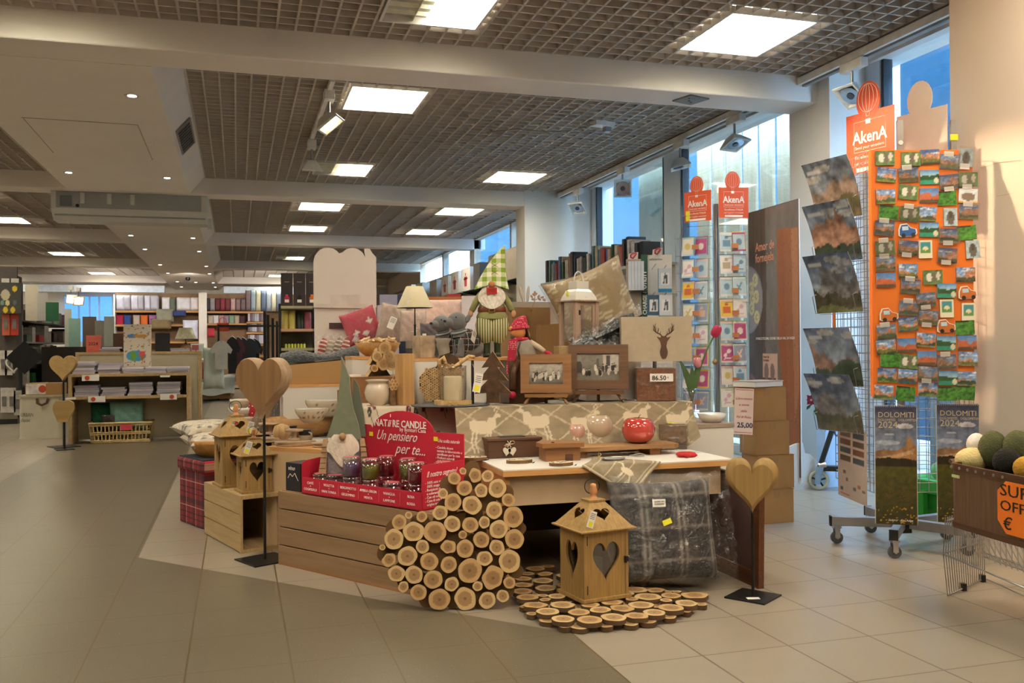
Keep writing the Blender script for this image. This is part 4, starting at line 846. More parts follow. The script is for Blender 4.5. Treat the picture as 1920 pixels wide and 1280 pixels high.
label_tag(hb_ and thing('loose_price_tag', 'small white tag with yellow sticker lying on the right heart stand base', 'price tag', hb_+Vector((-.03, -.05, .010)), .4), (0, 0, 0), .03, .06, (PI/2, 0, .9))
heart_stand('heart_stand', 'iron stand with a flat wooden heart beside the white metal bin at the left', (PY(119, 700, 12.35).x, 12.35, 0), -.40, .36, .325, .05, .80, .30, .012, WOOD('heart_tan', '#c2a26b', '#a8874e', 0, 3, .7), hw3, .5, .03)
t = thing('heart_stand', 'smaller wooden heart on the stand in front of the white bin, below the flat heart', 'heart ornament', (PY(121, 700, 12.05).x, 12.02, 0), 0); b = MB(); b.box((0, 0, .004), (.2, .2, .008), R=Matrix.Rotation(.3, 3, 'Z')); b.build('base_plate', black, t); MB().cyl((0, 0, .008), (0, 0, .36), .012, n=8).build('pole', black, t)
MB().prism([(-.07, 0), (.04, 0), (.11, .15), (.10, .23), (.05, .26), (-.03, .25), (-.09, .25), (-.12, .20), (-.12, .14)], -.04, .03, plane='XZ').build('wooden_heart', WOOD('heart_tan', '#c2a26b'), t, loc=(0, 0, .33), bev=.015)
# ================================================================ ON THE LOW TABLE
def on(x, y, z, back=0.):
    """point on a shelf of height z under the pixel, pushed back by a radius"""
    p = Vector(FL(x, y, z)); d = Vector((p.x, p.y, 0)).normalized(); return p+d*back
ZT = .601
def apple(x, ybase, wpx, hpx, m, label, yb=None, z=None):
    p = on(x, ybase, z or ZT+.056); k = kpx(p); R = wpx*k/2; p = on(x, ybase, z or ZT+.055, R*.45); H = hpx*k
    t = thing('ceramic_apple', label, 'apple', p, 0, 'ceramic apples on the board'); prof = []
    for i in range(25):
        a = -PI/2+PI*i/24; r = R*(abs(math.cos(a))**.62); zz = H/2+H/2*math.sin(a)*(1.0); dip = .13*H*math.exp(-((r/R)/.33)**2) if a > 0 else -.05*H*math.exp(-((r/R)/.35)**2)
        r2 = r*(1+.04*math.sin(a)); prof.append((max(r2, .0005), zz-dip))
    MB().lathe(prof, n=40, m=0).build('apple_body', m, t); MB().tube([(0, 0, H*.84), (.003, 0, H*.98), (.014, 0, H*1.08)], [.003, .0025, .002]).build('stem', bark, t); return t
cr1 = M('glazed_taupe', '#b9a48d', .08, coat=1, var=.02, spec=.8); cr2 = M('glazed_rose', '#b98f80', .08, coat=1, var=.02, spec=.8); cr3 = M('glazed_red', '#bb4038', .08, coat=1, var=.03, spec=.8)
# serving board with feet
A = Vector(FL(1083, 842, ZT+.03)); Bv = Vector(FL(1253, 838, ZT+.03)); t = thing('serving_board', 'long rustic wooden board on feet carrying the ceramic apples', 'serving board', (1.66, 4.50, ZT), .02)
b = MB(); ol = [(0, .01), (.03, 0), (.3, .012), (.62, 0), (.66, .02), (.665, .17), (.64, .2), (.3, .19), (.02, .2), (-.005, .16)]; b.prism(ol, .036, .056); b.build('board', WOOD('board_wood', '#a98157', '#7a5634', 0, 5, .6), t, bev=.004)
for x in (.06, .49): MB().bb((x, .03, 0), (x+.06, .17, .036)).build('foot', midw, t)
apple(1078, 829, 41, 35, cr2, 'small pinkish beige ceramic apple, leftmost on the board'); apple(1120, 827, 61, 51, cr1, 'large taupe ceramic apple in the middle of the board'); apple(1197, 832, 63, 50, cr3, 'shiny coral red ceramic apple at the right of the board')
# dark box with felt hearts
p = on(915, 860, ZT); t = thing('keepsake_box', 'dark wooden box with two pale hearts hanging on its front', 'box', p, .0); k = kpx(p)
W = .298; MB().bb((0, 0, 0), (W, .16, .092)).build('body', darkw, t, bev=.002); MB().bb((-.006, -.006, .092), (W+.006, .166, .106)).build('lid', darkw, t, bev=.002); MB().bb((.08, .04, .106), (.22, .10, .110)).build('lid_plate', M('slate', '#2f3033', .6), t)
ht = MB()
for sx in (-1, 1): ht.T = TR((.115+sx*.019, -.010, .012), ry=-.15*sx); ht.prism(heart(.045, .045, 30), 0, .008, plane='XZ')
ht.build('felt_hearts', M('felt_cream', '#cbbfae', .95), t)
st = MB(); st.T = TR((.115, -.012, .075))
for i in range(6): a = i*PI/3; st.bb((-.002, -.002, 0), (.002, .002, .001)); st.cyl((0, 0, 0), (.02*math.cos(a), 0, .02*math.sin(a)), .0025, n=5)
st.build('edelweiss_bow', M('felt_cream'), t)
bw = MB(); bw.tube([(.115+.03*math.cos(a)*math.cos(a/2), -.011, .078+.014*math.sin(2*a)) for a in [i*2*PI/20 for i in range(20)]], .002, 5, closed=True); bw.build('twine_bow', rope, t)
# birdhouse-shaped walnut box
p = on(1020, 866, ZT); t = thing('walnut_box', 'low walnut box with house shaped top and small square door', 'box', p, -.05)
MB().prism([(0, 0), (.155, 0), (.155, .075), (.155, .1), (.0, .1), (0, .075)], 0, -.001, plane='XZ') if 0 else None
MB().bb((.012, .01, 0), (.20, .14, .072)).build('body', midw, t, bev=.002); MB().prism([(-.01, -.01), (.215, -.015), (.225, .08), (.19, .16), (.03, .165), (-.02, .08)], .072, .094).build('lid', midw, t, bev=.003); MB().bb((.118, .005, 0), (.158, .012, .035)).build('door', darkw, t); MB().cyl((.06, .04, .094), (.06, .04, .098), .008).build('knob', darkw, t)
# small decorated wood-slice coasters with cords
for i, (x, y, lb, w_) in enumerate(((893, 863, 'half wood slice ornament with black cord at the left table corner', .13), (978, 868, 'wood slice ornament with black cord below the dark keepsake box', .14), (1058, 873, 'wood slice ornament with black loop below the walnut box', .13))):
    p = on(x, y, ZT if i else ZT); 
    if p.y < 4.25: p.y = 4.25
    t = thing('slice_ornament', lb, 'ornament', p, .1*i); ol = [(w_/2*math.cos(a), .045*math.sin(a)+.03) for a in [j*2*PI/24 for j in range(24)]]
    b = MB(); b.prism(ol, 0, .016, m=1, mcap=0, smooth=True); b.build('slice', [M('slice_paint', '#c9b59a', .7, var=.3, sc=60), bark], t); b = MB()
    r5 = random.Random(i)
    for j in range(9): b.box((r5.uniform(-w_*.38, w_*.38), r5.uniform(.01, .05), .0165), (.018, .004, .001), R=Matrix.Rotation(r5.uniform(0, 3), 3, 'Z'))
    b.build('black_pattern', ink, t); MB().tube([(w_*.2+.03*math.cos(a)*1.3, -.012+.01*math.sin(a)*.5, .004-.02*(1-math.cos(a))*(1 if i else .3)) for a in [j*2*PI/16 for j in range(16)]], .0018, 5, closed=True).build('cord', black, t)
t = thing('tin_ornament', 'small grey tin tray with price tag lying over the cloth corner', 'ornament', on(1150, 862, ZT+.006), .1)
MB().lathe([(.0, 0), (.055, 0), (.068, .010), (.066, .011), (.052, .004), (.0, .004)], n=24, sy=.6).build('tray', steelm, t); label_tag(t, (.02, 0, .016), .03, .05, (PI/2, 0, 1.2)); MB().tube([(-.05, 0, .01), (-.08, .01, .02), (-.07, .03, .05), (-.06, .02, .03), (-.09, 0, .01)], .002, 5).build('string', rope, t)
t = thing('string_bow', 'small grey cord bow on the cloth at the table edge', 'cord', on(1195, 855, ZT+.008), 0); MB().tube([(.04*math.sin(a), .015*math.sin(2*a), .006+.006*math.cos(a)) for a in [i*2*PI/24 for i in range(24)]], .003, 6, closed=True).build('loop', M('grey_cord', '#8f8a80', .9), t)
# wrapped square candle block
p = on(1237, 842, ZT); t = thing('candle_block', 'brown square block with landscape picture wrapped in clear plastic', 'candle block', p, face(p)+.08); pb = Pic(40, 40, '#6f553e'); pb.noise(.3, 4, (5, 5)); pb.ridge(.35, .2, 3, '#3f3126'); pb.ridge(.15, .1, 6, '#57432f')
MB().bb((0, .002, 0), (.155, .12, .138)).build('block', M('brown_wax', '#7d6148', .6), t, bev=.003); b = MB(); pb.panel(b, .15, .13); b.build('picture', PRINT(.6), t, loc=(.0775, .0, .004)); MB().bb((-.004, -.006, -.0), (.160, .125, .146)).build('wrap', film, t); MB().bb((.05, .03, .147), (.09, .06, .149)).build('price_sticker', yel, t)
# red knitted star
p = on(1287, 856, ZT); t = thing('red_heart_sachet', 'small red crocheted flower lying near the right table corner', 'ornament', p, .2)
b = MB(); b.sphere((0, 0, .012), (.055, .05, .014), 30, 10, fn=lambda q: 1+.18*math.cos(6*math.atan2(q.y, q.x))+.03*math.sin(40*q.x)); b.build('petals', M('red_wool', '#c02a2e', .9, var=.2, sc=60, bump=1, bsc=150), t)
b = MB(); b.grid(lambda u, v: (.0+.17*u, .02+.1*v, .004+.012*abs(math.sin(7*u+3*v))), 12, 8); b.build('plastic_bag', film, t); MB().bb((.05, .06, .016), (.08, .075, .018)).build('price_sticker', yel, t)
# ================================================================ UPPER TIER (z=.86)
ZU = Z2+.006
p = Vector((1.15, 5.02, ZU-.002)); t = thing('slate_tray', 'round dark slate tray under the rope lantern and bark tree', 'tray', p, 0); MB().lathe([(0, 0), (.215, 0), (.225, .004), (.225, .008), (.215, .01), (0, .01)], n=40, sy=.72).build('slate', M('slate_grey', '#4a4c50', .55, var=.15, bump=.2), t); ZS2 = ZU+.009
# rope lantern with candle
p = Vector((1.155, 4.985, ZS2)); t = thing('rope_lantern', 'glass candle lantern with rope handle on the slate tray', 'lantern', p, 0)
MB().rbox((0, 0, .012), (.20, .13, .024), .03).build('base', raww, t, bev=.003)
MB().lathe([(.075, .024), (.08, .10), (.078, .20), (.08, .215), (.077, .215), (.075, .20), (.077, .1), (.073, .026)], n=28, sy=.8).build('glass', GLASS('lantern_glass', (.96, .95, .93), .08), t)
MB().lathe([(.05, .024), (.05, .15), (.046, .158), (.03, .15), (.0, .15)], (.0, 0, 0), 24).build('candle', M('ivory_candle', '#f8e9c6', .5), t)
MB().tube([(-.08, -.03, .20), (-.085, -.035, .245), (-.06, -.03, .265), (-.045, -.03, .22)], .012, 8).build('rope_knot', rope, t); MB().tube([(-.03, -.04, .195), (0, -.05, .21), (.05, -.05, .245), (.085, -.04, .268), (.12, -.02, .262)], .011, 8).build('rope_handle', rope, t)
MB().bb((.105, -.02, 0), (.118, -.005, .245)).build('clip', black, t); label_tag(t, (.125, -.075, .12), .045, .105, (0, .2, 0)); MB().tube([(.10, -.06, .225), (.12, -.07, .17)], .001, 4).build('tag_string', paperw, t)
MB().tube([(-.02+.03*math.sin(a), -.085, .006+.008*math.sin(2*a)) for a in [i*2*PI/16 for i in range(16)]], .003, 5, closed=True).build('twine_bow', rope, t)
# small log heart behind
hp2 = Vector((1.13, 5.20, ZU)); t = thing('log_slice_heart', 'small heart of tiny log slices behind the rope lantern', 'wooden heart', hp2, -.15); r6 = random.Random(5); k_ = kpx(hp2)
out = [(812, 700), (825, 686), (845, 680), (852, 660), (868, 655), (885, 662), (895, 680), (893, 710), (880, 738), (850, 748), (825, 742), (812, 722)]
def inpoly(x, y, P):
    c = False
    for i in range(len(P)):
        x0, y0 = P[i]; x1, y1 = P[(i+1) % len(P)]
        if (y0 > y) != (y1 > y) and x < (x1-x0)*(y-y0)/(y1-y0)+x0: c = not c
    return c
n_ = 0
for j in range(13):
    for i in range(13):
        x = 808+i*7.4+(3.7 if j % 2 else 0); y = 748-j*6.9
        if inpoly(x, y, out) and n_ < 90: n_ += 1; put_slice(t, ((x-852)*k_, -.02-.004*r6.random(), (750-y)*k_), (PI/2, 0, 0), (3.2+.7*r6.random())*k_, n_, .012, 'twig_slice')
MB().prism([((x-852)*k_*.97, max(.001, (750-y)*k_)) for x, y in out][::-1], -.0, .014, plane='XZ').build('backing', barkd, t)
# bark tree with pale edges
def bark_tree(p, rz, H, label, tiers=3, w0=.105):
    t = thing('wooden_tree', label, 'wooden tree', p, rz); pts = [(.0, H)]; 
    for i in range(tiers): z = H*(.70-.235*i); wv = w0*(.62+.22*i); pts += [(-wv, z-.02), (-wv*.42, z+.005)] if 0 else [(-wv, z-.03), (-wv*.38, z-.012)]
    L = [(0, H)]
    for i in range(tiers): z = H*(.68-.25*i); wv = w0*(.62+.2*i); L += [(-wv, z), (-wv*.36, z+.004)]
    L += [(-w0*.36, 0)]; R = [(-x, z) for x, z in L[::-1]][:-1]; ol = L+R
    b = MB(); b.prism(ol, -.02, .02, plane='XZ', m=1, mcap=0); b.build('tree_body', [barkd, raww], t); return t
bark_tree(Vector((1.40, 5.02, ZS2)), -.35, .295, 'rough bark fir tree cut-out standing on the slate tray')
bark_tree(Vector(on(708, 752, ZU-.003)), .5, .33, 'thin wooden fir tree cut-out behind the felt hatted gnome', w0=.12)
# framed photographs on little easels
def crowd_pic(seed, sky):
    p = Pic(90, 60, '#c8bfb2'); p.grad(0, 1, '#6d655c', sky); p.noise(.2, seed, (5, 5)); r = random.Random(seed)
    if seed == 2:
        p.rect(.62, .35, .98, .98, '#d9d3c8'); p.rect(.70, .55, .78, .92, '#57524c'); p.rect(.46, .5, .52, .8, '#6b665e'); p.rect(0, .3, .12, .7, '#4c4842'); p.rect(.1, .62, .45, .9, '#948e84'); p.rect(0, 0, 1, .22, '#857e73')
    for _ in range(26 if seed == 1 else 16):
        x = .08+.84*r.random(); y = .22+.28*r.random(); c = ['#2a2724', '#eee8dc', '#3a3632', '#d9d2c4'][r.randrange(4)]
        p.ell(x, y, .035, .12, c); p.ell(x, y+.13, .016, .035, '#cfc4b2'); p.ell(x, y+.155, .018, .02, '#2d2925')
    p.noise(.15, seed+4, (20, 14)); return p
def photo_frame(name, label, p, rz, W, H, fw, wood, pic, tilt=-.12, easel=True, leg=.08):
    t = thing(name, label, 'picture frame', p, rz); z0 = leg if easel else 0
    T = TR((0, 0, z0), rx=tilt)
    for (pts) in ([(-W/2, 0), (W/2, 0), (W/2-fw, fw), (-W/2+fw, fw)], [(W/2, 0), (W/2, H), (W/2-fw, H-fw), (W/2-fw, fw)], [(W/2, H), (-W/2, H), (-W/2+fw, H-fw), (W/2-fw, H-fw)], [(-W/2, H), (-W/2, 0), (-W/2+fw, fw), (-W/2+fw, H-fw)]):
        b = MB(); b.T = T; b.prism(pts, -.012, .016, plane='XZ'); b.build('moulding', wood, t, bev=.003)
    w2, h2 = W-2*fw, H-2*fw; b = MB(); b.T = T @ TR((0, -.002, fw)); pic.panel(b, w2, h2); b.build('photograph', PRINT(.3), t)
    b = MB(); b.T = T; b.bb((-w2/2-.004, -.006, fw-.004), (w2/2+.004, -.005, H-fw+.004)); b.build('glass', GLASS('frame_glass', (1, 1, 1), .05), t)
    if easel:
        MB().bb((-W*.42, -.04, leg*.62), (W*.42, .0, leg*.92)).build('easel_ledge', wood, t)
        for sx in (-1, 1): MB().cyl((sx*W*.30, -.015, leg*.75), (sx*W*.42, -.03, 0), .009, n=4).build('easel_leg', wood, t)
        MB().cyl((0, .02, leg), (0, .09, 0), .009, n=4).build('easel_leg', darkw, t)
    return t
fw1 = WOOD('frame_wood', '#8f6439', '#6d4724', 0, 6, .5); fw2 = WOOD('frame_wood_dark', '#6b4a2f', '#4c311d', 0, 6, .5)
p = Vector((1.585, 4.93, ZU)); p = PY(1024, 748, 4.95); p.z = ZU; photo_frame('photo_frame', 'smaller framed group photograph on a little easel, below the red-capped doll', p, face(p)+.25-.25, .292, .222, .05, fw1, crowd_pic(1, '#d8cfc2'), easel=True, leg=.062)
p = PY(1122, 750, 4.97); p.z = ZU; photo_frame('photo_frame', 'larger dark wood framed photograph of people before a house, on an easel', p, face(p), .352, .262, .052, fw2, crowd_pic(2, '#a9a397'), leg=.075)
# lamp: cube wooden base wrapped in plastic with stag shade
p = PY(1228, 751, 5.02); p.z = ZU; k_ = kpx(p); t = thing('stag_table_lamp', 'lamp with cube wooden base in plastic and shade printed with a stag head', 'lamp', p, face(p)+.10)
W = 72*k_; MB().bb((-W/2, -W*.4, 0), (W/2, W*.55, W*.83)).build('lamp_base', WOOD('teak', '#85502c', '#5d361c', 2, 7, .4), t, bev=.003); MB().bb((-W/2-.012, -W*.4-.012, 0), (W/2+.02, W*.55+.01, W*.95)).build('plastic_wrap', film, t)
pt = MB(); pt.bb((-W*.17, -W*.4-.018, W*.50), (W*.42, -W*.4-.015, W*.70)); pt.build('price_label', paperw, t); text('86.50', .038, ink, t, (-W*.12, -W*.4-.019, W*.535), name='price_lettering', bold=.0008); text('€', .016, ink, t, (W*.27, -W*.4-.019, W*.575), name='price_lettering')
SW, SH = 128*k_, 82*k_; shm = M('linen_shade', '#dccbb2', .8, var=.05, sc=30); b = MB(); z0 = 73*k_
ol = [(-SW/2, -SW*.3), (SW/2, -SW*.3), (SW/2, SW*.3), (-SW/2, SW*.3)]; il = [(x*.975, y*.96) for x, y in ol]; b.ring(ol, il, z0, z0+SH, plane='XY'); b.T = TR((.0, 0, 0)); b.build('lamp_shade', shm, t)
MB().cyl((0, 0, W*.83), (0, 0, z0+.02), .012).build('stem', steelm, t)
# stag head print
def stag(par, T, h, m):
    b = MB(); b.T = T; s = h
    b.prism([(x*s, z*s) for x, z in ((-.02, 0), (.06, .03), (.10, .12), (.11, .22), (.07, .36), (.10, .50), (.17, .60), (.20, .64), (.10, .60), (.06, .64), (0, .645), (-.06, .64), (-.10, .60), (-.20, .64), (-.17, .60), (-.10, .50), (-.07, .36), (-.11, .22), (-.10, .12), (-.06, .03))], 0, .0015, plane='XZ')
    for sx in (-1, 1):
        A = [(.04, .63), (.10, .70), (.19, .74), (.235, .82), (.24, .92), (.22, 1.0)]
        b.tube([(sx*x*s, -.001, z*s) for x, z in A], [.014*s, .014*s, .013*s, .012*s, .009*s, .004*s], 6)
        for q in (((.10, .70), (.085, .78)), ((.17, .73), (.14, .84), (.15, .88)), ((.225, .80), (.19, .90)), ((.19, .74), (.28, .82), (.285, .88)), ((.235, .84), (.28, .93), (.275, .97))): b.tube([(sx*x*s, -.001, z*s) for x, z in q], [.010*s]*(len(q)-1)+[.003*s], 5)
    return b.build('stag_print', m, par)
stag(t, TR((.042, -SW*.3-.002, z0+.012)), 66*k_, M('brown_print', '#6b4630', .7))
b = MB(); b.bb((-SW/2-.006, -SW*.3-.008, z0-.004), (SW/2+.006, -SW*.3-.006, z0+SH+.004)); b.bb((-SW/2-.008, -SW*.3-.006, z0-.004), (-SW/2-.006, SW*.3, z0+SH+.004)); b.build('shade_wrap', GLASS('shade_film', (.97, .97, .97), .05), t)
label_tag(thing('loose_price_tag', 'white price tag lying in front of the stag lamp on the runner', 'price tag', PY(1170, 748, 4.9)+Vector((0, 0, .0)), .3), (0, 0, 0), .06, .03, (1.2, 0, .3), y=False)
# wooden post candle block and pots to the left
p = PY(759, 747, 5.24); p.z = .8625; k_ = kpx(p); t = thing('wooden_post', 'square pale wooden post candle holder with heart slices beside it', 'candle holder', p, face(p)+.65); MB().bb((-.04, -.04, 0), (.04, .04, 96*k_)).build('post', WOOD('post_wood', '#c39a63', '#a3794a', 2, 5, .6), t, bev=.003)
p = PY(737, 742, 5.22); p.z = .8625; t = thing('slice_pendant', 'hanging disc of little wood slices left of the square post', 'ornament', p, .4)
for i in range(7): a = i*PI/3; q = .0 if i == 6 else .022; put_slice(t, (q*math.cos(a), -.01, .12+q*math.sin(a)), (PI/2, 0, 0), .013, i, .01)
MB().tube([(0, 0, .145), (0, 0, .2)], .0015, 4).build('cord', rope, t); MB().cyl((0, .0, 0), (0, .01, .1), .02, n=8).build('lower_disc', bark, t)
for i, (x, y, w_, h_, lb) in enumerate(((708, 748, 50, 48, 'round glossy ceramic pot behind the felt-hatted gnome'), (722, 738, 38, 42, 'rear square-rimmed ceramic pot behind the round glossy one'))):
    p = PY(x, y, 5.27+.14*i); p.z = .8625; k_ = kpx(p); t = thing('ceramic_pot', lb, 'pot', p, 0); R = w_*k_/2; H = h_*k_
    MB().lathe([(R*.5, 0), (R*.9, H*.25), (R, H*.5), (R*.85, H*.78), (R*.7, H*.86), (R*.82, H*.92), (R*.95, H), (R*.88, H), (R*.7, H*.88), (0, H*.6)], n=28).build('pot_body', crema, t)
# stack of small logs
p = on(722, 700, 1.0); t = thing('log_bundle', 'bundle of small cut logs beside the lamp with the black stem', 'logs', PY(722, 705, 5.62), 0); k_ = kpx(PY(722, 700, 5.6)); 
t.location.z = 1.02; SB = thing('display_box', 'hidden support box of the log bundle and lamp, behind the ceramic pots', 'display box', (.66, 5.52, .859), 0); MB().bb((0, 0, 0), (.30, .40, .16)).build('body', midw, SB)
for i, (x, y, r) in enumerate(((706, 668, 10), (720, 652, 12), (728, 668, 12), (718, 682, 12), (734, 684, 10), (701, 690, 7), (745, 672, 9))):
    P = PY(x, y, 5.6); put_slice(t, (P.x-t.location.x, -.05, max(.0, P.z-1.02)+.0), (PI/2, i, 0), r*k_, i, .09)
# ================================================================ HIGHEST TIER
# birch bark candle
def on3(x, y=668, Y=5.42): P = PY(x, y, Y); P.z = Z3+.0005; return P
p = on3(796); k_ = kpx(p); birch = M('birch_bark', '#a8927a', .85, var=.35, sc=14, bump=.6, bsc=30)
t = thing('birch_candle', 'square birch bark block candle left of the ceramic burner', 'candle', p, .3); MB().bb((-.052, -.045, 0), (.052, .06, .135)).build('block', birch, t, bev=.004); MB().cyl((0, .0, .135), (0, 0, .147), .012).build('wick_cup', paperw, t)
p = on3(830, Y=5.40); t = thing('wax_burner', 'square grey ceramic wax burner with flared top and fir tree', 'burner', p, -.1); b = MB()
def sq(r, z): return [(r*s*1., z) for s in (1,)]
MB().lathe([(.055, 0), (.055, .05), (.048, .085), (.066, .115), (.062, .118), (.04, .105), (0, .1)], n=4).build('burner_body', M('grey_ceramic', '#8f877b', .2, coat=.6), t, rot=(0, 0, PI/4)); b = MB(); b.prism([(-.055, .015), (-.03, .015), (-.035, .045), (-.045, .075), (-.05, .045)], .045, .05, plane='XZ'); b.build('fir_print', ink, t)
# two plush dogs in tartan coats
plush = M('grey_plush', '#6a6a6c', 1, var=.12, sc=30, bump=.6, bsc=200, sheen=.3); coat_ = plaid('dog_tartan', '#232a2a', [(0, .035, 0, .004, '#b9a7a0', .8), (2, .035, 0, .004, '#b9a7a0', .8), (0, .035, .018, .006, '#5c2328', .7), (2, .035, .018, .006, '#1a3a2e', .7)])
def dog(p, rz, lb, s=1.):
    t = thing('plush_dog', lb, 'plush dog', p, rz); 
    b = MB(); b.sphere((.035, 0, .075), (.075, .055, .085), 20, 12, R=Matrix.Rotation(-.5, 3, 'Y')); b.sphere((.085, 0, .04), (.055, .05, .04), 14, 8); b.cyl((-.035, -.025, .002), (-.02, -.02, .10), .02, .022); b.cyl((-.035, .025, .002), (-.02, .02, .10), .02, .022); b.sphere((-.045, -.025, .012), (.028, .02, .014), 10, 6); b.sphere((-.045, .025, .012), (.028, .02, .014), 10, 6)
    b.sphere((-.035, 0, .205), (.058, .055, .055), 20, 14, fn=lambda q: 1-.05*q.x); b.sphere((-.078, 0, .198), (.042, .033, .030), 14, 10); b.cyl((-.02, 0, .12), (-.03, 0, .18), .04, .035, n=14); b.build('body', plush, t)
    MB().sphere((-.121, 0, .208), (.009, .011, .009), 10, 6).build('nose', blackp, t)
    for sy in (-1, 1): MB().sphere((-.068, sy*.036, .228), .006, 8, 6).build('eye', blackp, t); MB().sphere((.006, sy*.045, .222), (.016, .010, .028), 12, 8, R=Matrix.Rotation(.5, 3, 'Y')).build('ear', plush, t)
    b = MB(); b.sphere((.035, 0, .08), (.08, .061, .088), 20, 12, R=Matrix.Rotation(-.5, 3, 'Y'), fn=lambda q: 1 if q.z > -.3 else .9); b.build('tartan_coat', coat_, t)
    MB().tube([(-.025+.043*math.cos(a), .043*math.sin(a), .148+.012*math.cos(a)) for a in [i*2*PI/20 for i in range(20)]], .006, 6, closed=True).build('collar', M('pale_ribbon', '#9aa0a3', .6), t); t.scale = (s, s, s); return t
dog(on3(838, Y=5.60), .45, 'grey plush dog with tartan coat, rear one of the pair', 1.02); d2 = dog(on3(868, Y=5.45), .35, 'grey plush dog with tartan coat and price tag, front one of the pair', 1.07); label_tag(d2, (.015, -.09, .12), .05, .07, (0, .5, .5), y=False)
# tall gnome in green
p = on3(923, Y=5.44); k_ = kpx(p); t = thing('garden_gnome', 'tall cloth gnome in green with checked pointed hat, white beard and striped trousers', 'gnome', p, face(p)+.0)
boot = M('green_rubber', '#25361f', .35, coat=.4); sage = M('sage_cloth', '#8b8a5a', .95, var=.12, sc=30); strp = stripes('trouser_stripes', '#cfc7a0', '#5f6a2a', 0, .0155, .45); gng = stripes('gingham', '#e6e4cc', '#7c9a1c', 0, .058, .5, axis2=2)
for sx in (-1, 1):
    MB().lathe([(.0, 0), (.024, 0), (.026, .012), (.020, .03), (.021, .085), (.024, .09), (.0, .09)], (sx*.032, 0, 0), 16).sphere((sx*.034, -.02, .014), (.022, .035, .014), 12, 6).build('boot', boot, t)
b = MB()
for sx in (-1, 1): b.lathe([(.014, .08), (.034, .10), (.062, .15), (.068, .20), (.058, .25), (.03, .275)], (sx*.036, 0, 0), 24)
b.build('striped_trousers', strp, t)
MB().lathe([(.095, .235), (.098, .25), (.082, .285), (.078, .33), (.07, .39), (.045, .42)], n=28, sy=.75).build('jacket', sage, t)
MB().lathe([(.087, .278), (.089, .284), (.087, .305), (.084, .309)], n=28, sy=.76).build('belt', M('brown_leather', '#6b2d18', .4, coat=.3), t); bk_ = MB(); bk_.ring([(-.02, .272), (.02, .272), (.02, .314), (-.02, .314)], [(-.013, .279), (.013, .279), (.013, .307), (-.013, .307)], .068, .074); bk_.build('buckle', M('brass', '#a88d50', .3, metal=.9), t)
for sx in (-1, 1):
    a = MB().tube([(sx*.062, 0, .392), (sx*.098, -.012, .34), (sx*.125, -.03, .285)], [.024, .022, .018], 12).build('arm', sage, t); MB().sphere((sx*.132, -.034, .268), (.016, .014, .022), 12, 8).build('hand', M('doll_skin', '#b98a63', .8), a)
furw = M('white_beard', '#ece5da', 1, var=.04, sc=30, bump=.5, bsc=110)
b = MB(); b.grid(lambda u, v: ((u-.5)*.17*(.45+.55*math.sin(PI*min(1, .25+.75*v))), -.052-.028*math.sin(PI*u)-.006*math.sin(u*37)*math.sin(v*19), .33+.115*v-.035*math.sin(PI*u)*(1-v)), 30, 16); b.build('beard', furw, t)
MB().sphere((0, -.085, .445), (.021, .022, .020), 14, 10).build('nose', M('nose_skin', '#b8764a', .7), t); rs = MB(); rs.box((0, -.092, .405), (.064, .003, .038)); rs.build('red_sign', M('red_sign', '#b32417', .6), t); text('BUON\nNATALE', .011, M('sign_dark', '#4a1410', .6), t, (0, -.095, .408), align='CENTER', name='sign_lettering', line=.9)
b = MB()
def hatf(u, v):
    a = 2*PI*u; w_ = .098*(1-v)**.85+.004; x = .06*v*v+.02*v; return (x+w_*math.cos(a)*1.05, .072*(1-v)**.9*math.sin(a)-.012+.03*v, .435+.255*v-.018*(1-v)*(abs(math.cos(a))*1.6-.6)*1.0)
b.grid(hatf, 36, 26); b.build('pointed_hat', gng, t)
b = MB(); 
for z_ in (.52, .565):
    for sg in (-1, 1): b.tube([(.018-.02*sg*1+.03*(z_-.5), -.066+(z_-.5)*.35, z_-.012), (.018+.02*sg+.03*(z_-.5), -.066+(z_-.5)*.35, z_+.012)], .0016, 4)
b.build('cross_stitch', M('red_thread', '#7a2e2a', .8), t)
# lamp with cone shade and thin black stem, behind the birch candle
P = PY(780, 668, 5.75); P.z = 1.02; p = P; k_ = kpx(p); t = thing('table_lamp', 'table lamp with cream cone shade on a thin black stem', 'lamp', (p.x, 5.78, Z3-.0), 0)
t.location.z = Z3; MB().lathe([(.05, 0), (.05, .012), (.012, .02), (.007, .03), (.006, .2), (.01, .21)], n=20).build('stem', black, t)
z0 = (640-580)*k_*0+PY(780, 577, 5.78).z-Z3; z1 = PY(780, 537, 5.78).z-Z3; MB().lathe([(34*k_, z0), (16*k_, z1), (15.5*k_, z1), (33.5*k_, z0)], n=36).build('lamp_shade', M('parchment', '#cfc2a2', .8, var=.04), t); MB().cyl((0, 0, .2), (0, 0, z1-.01), .004).build('harp', black, t)
MB().box((-.048, -.085, z0+.035), (.03, .002, .04), R=Matrix.Rotation(.5, 3, 'Y')).build('price_tag', paperw, t); MB().cyl((-.03, -.092, z0+.03), (-.03, -.094, z0+.03), .011).build('yellow_dot', yel, t)
MB().tube([(-.012+.01*math.cos(a), -.01, .06+.02*math.sin(a)) for a in [i*2*PI/12 for i in range(12)]], .0015, 4, closed=True).build('switch_cord', black, t)
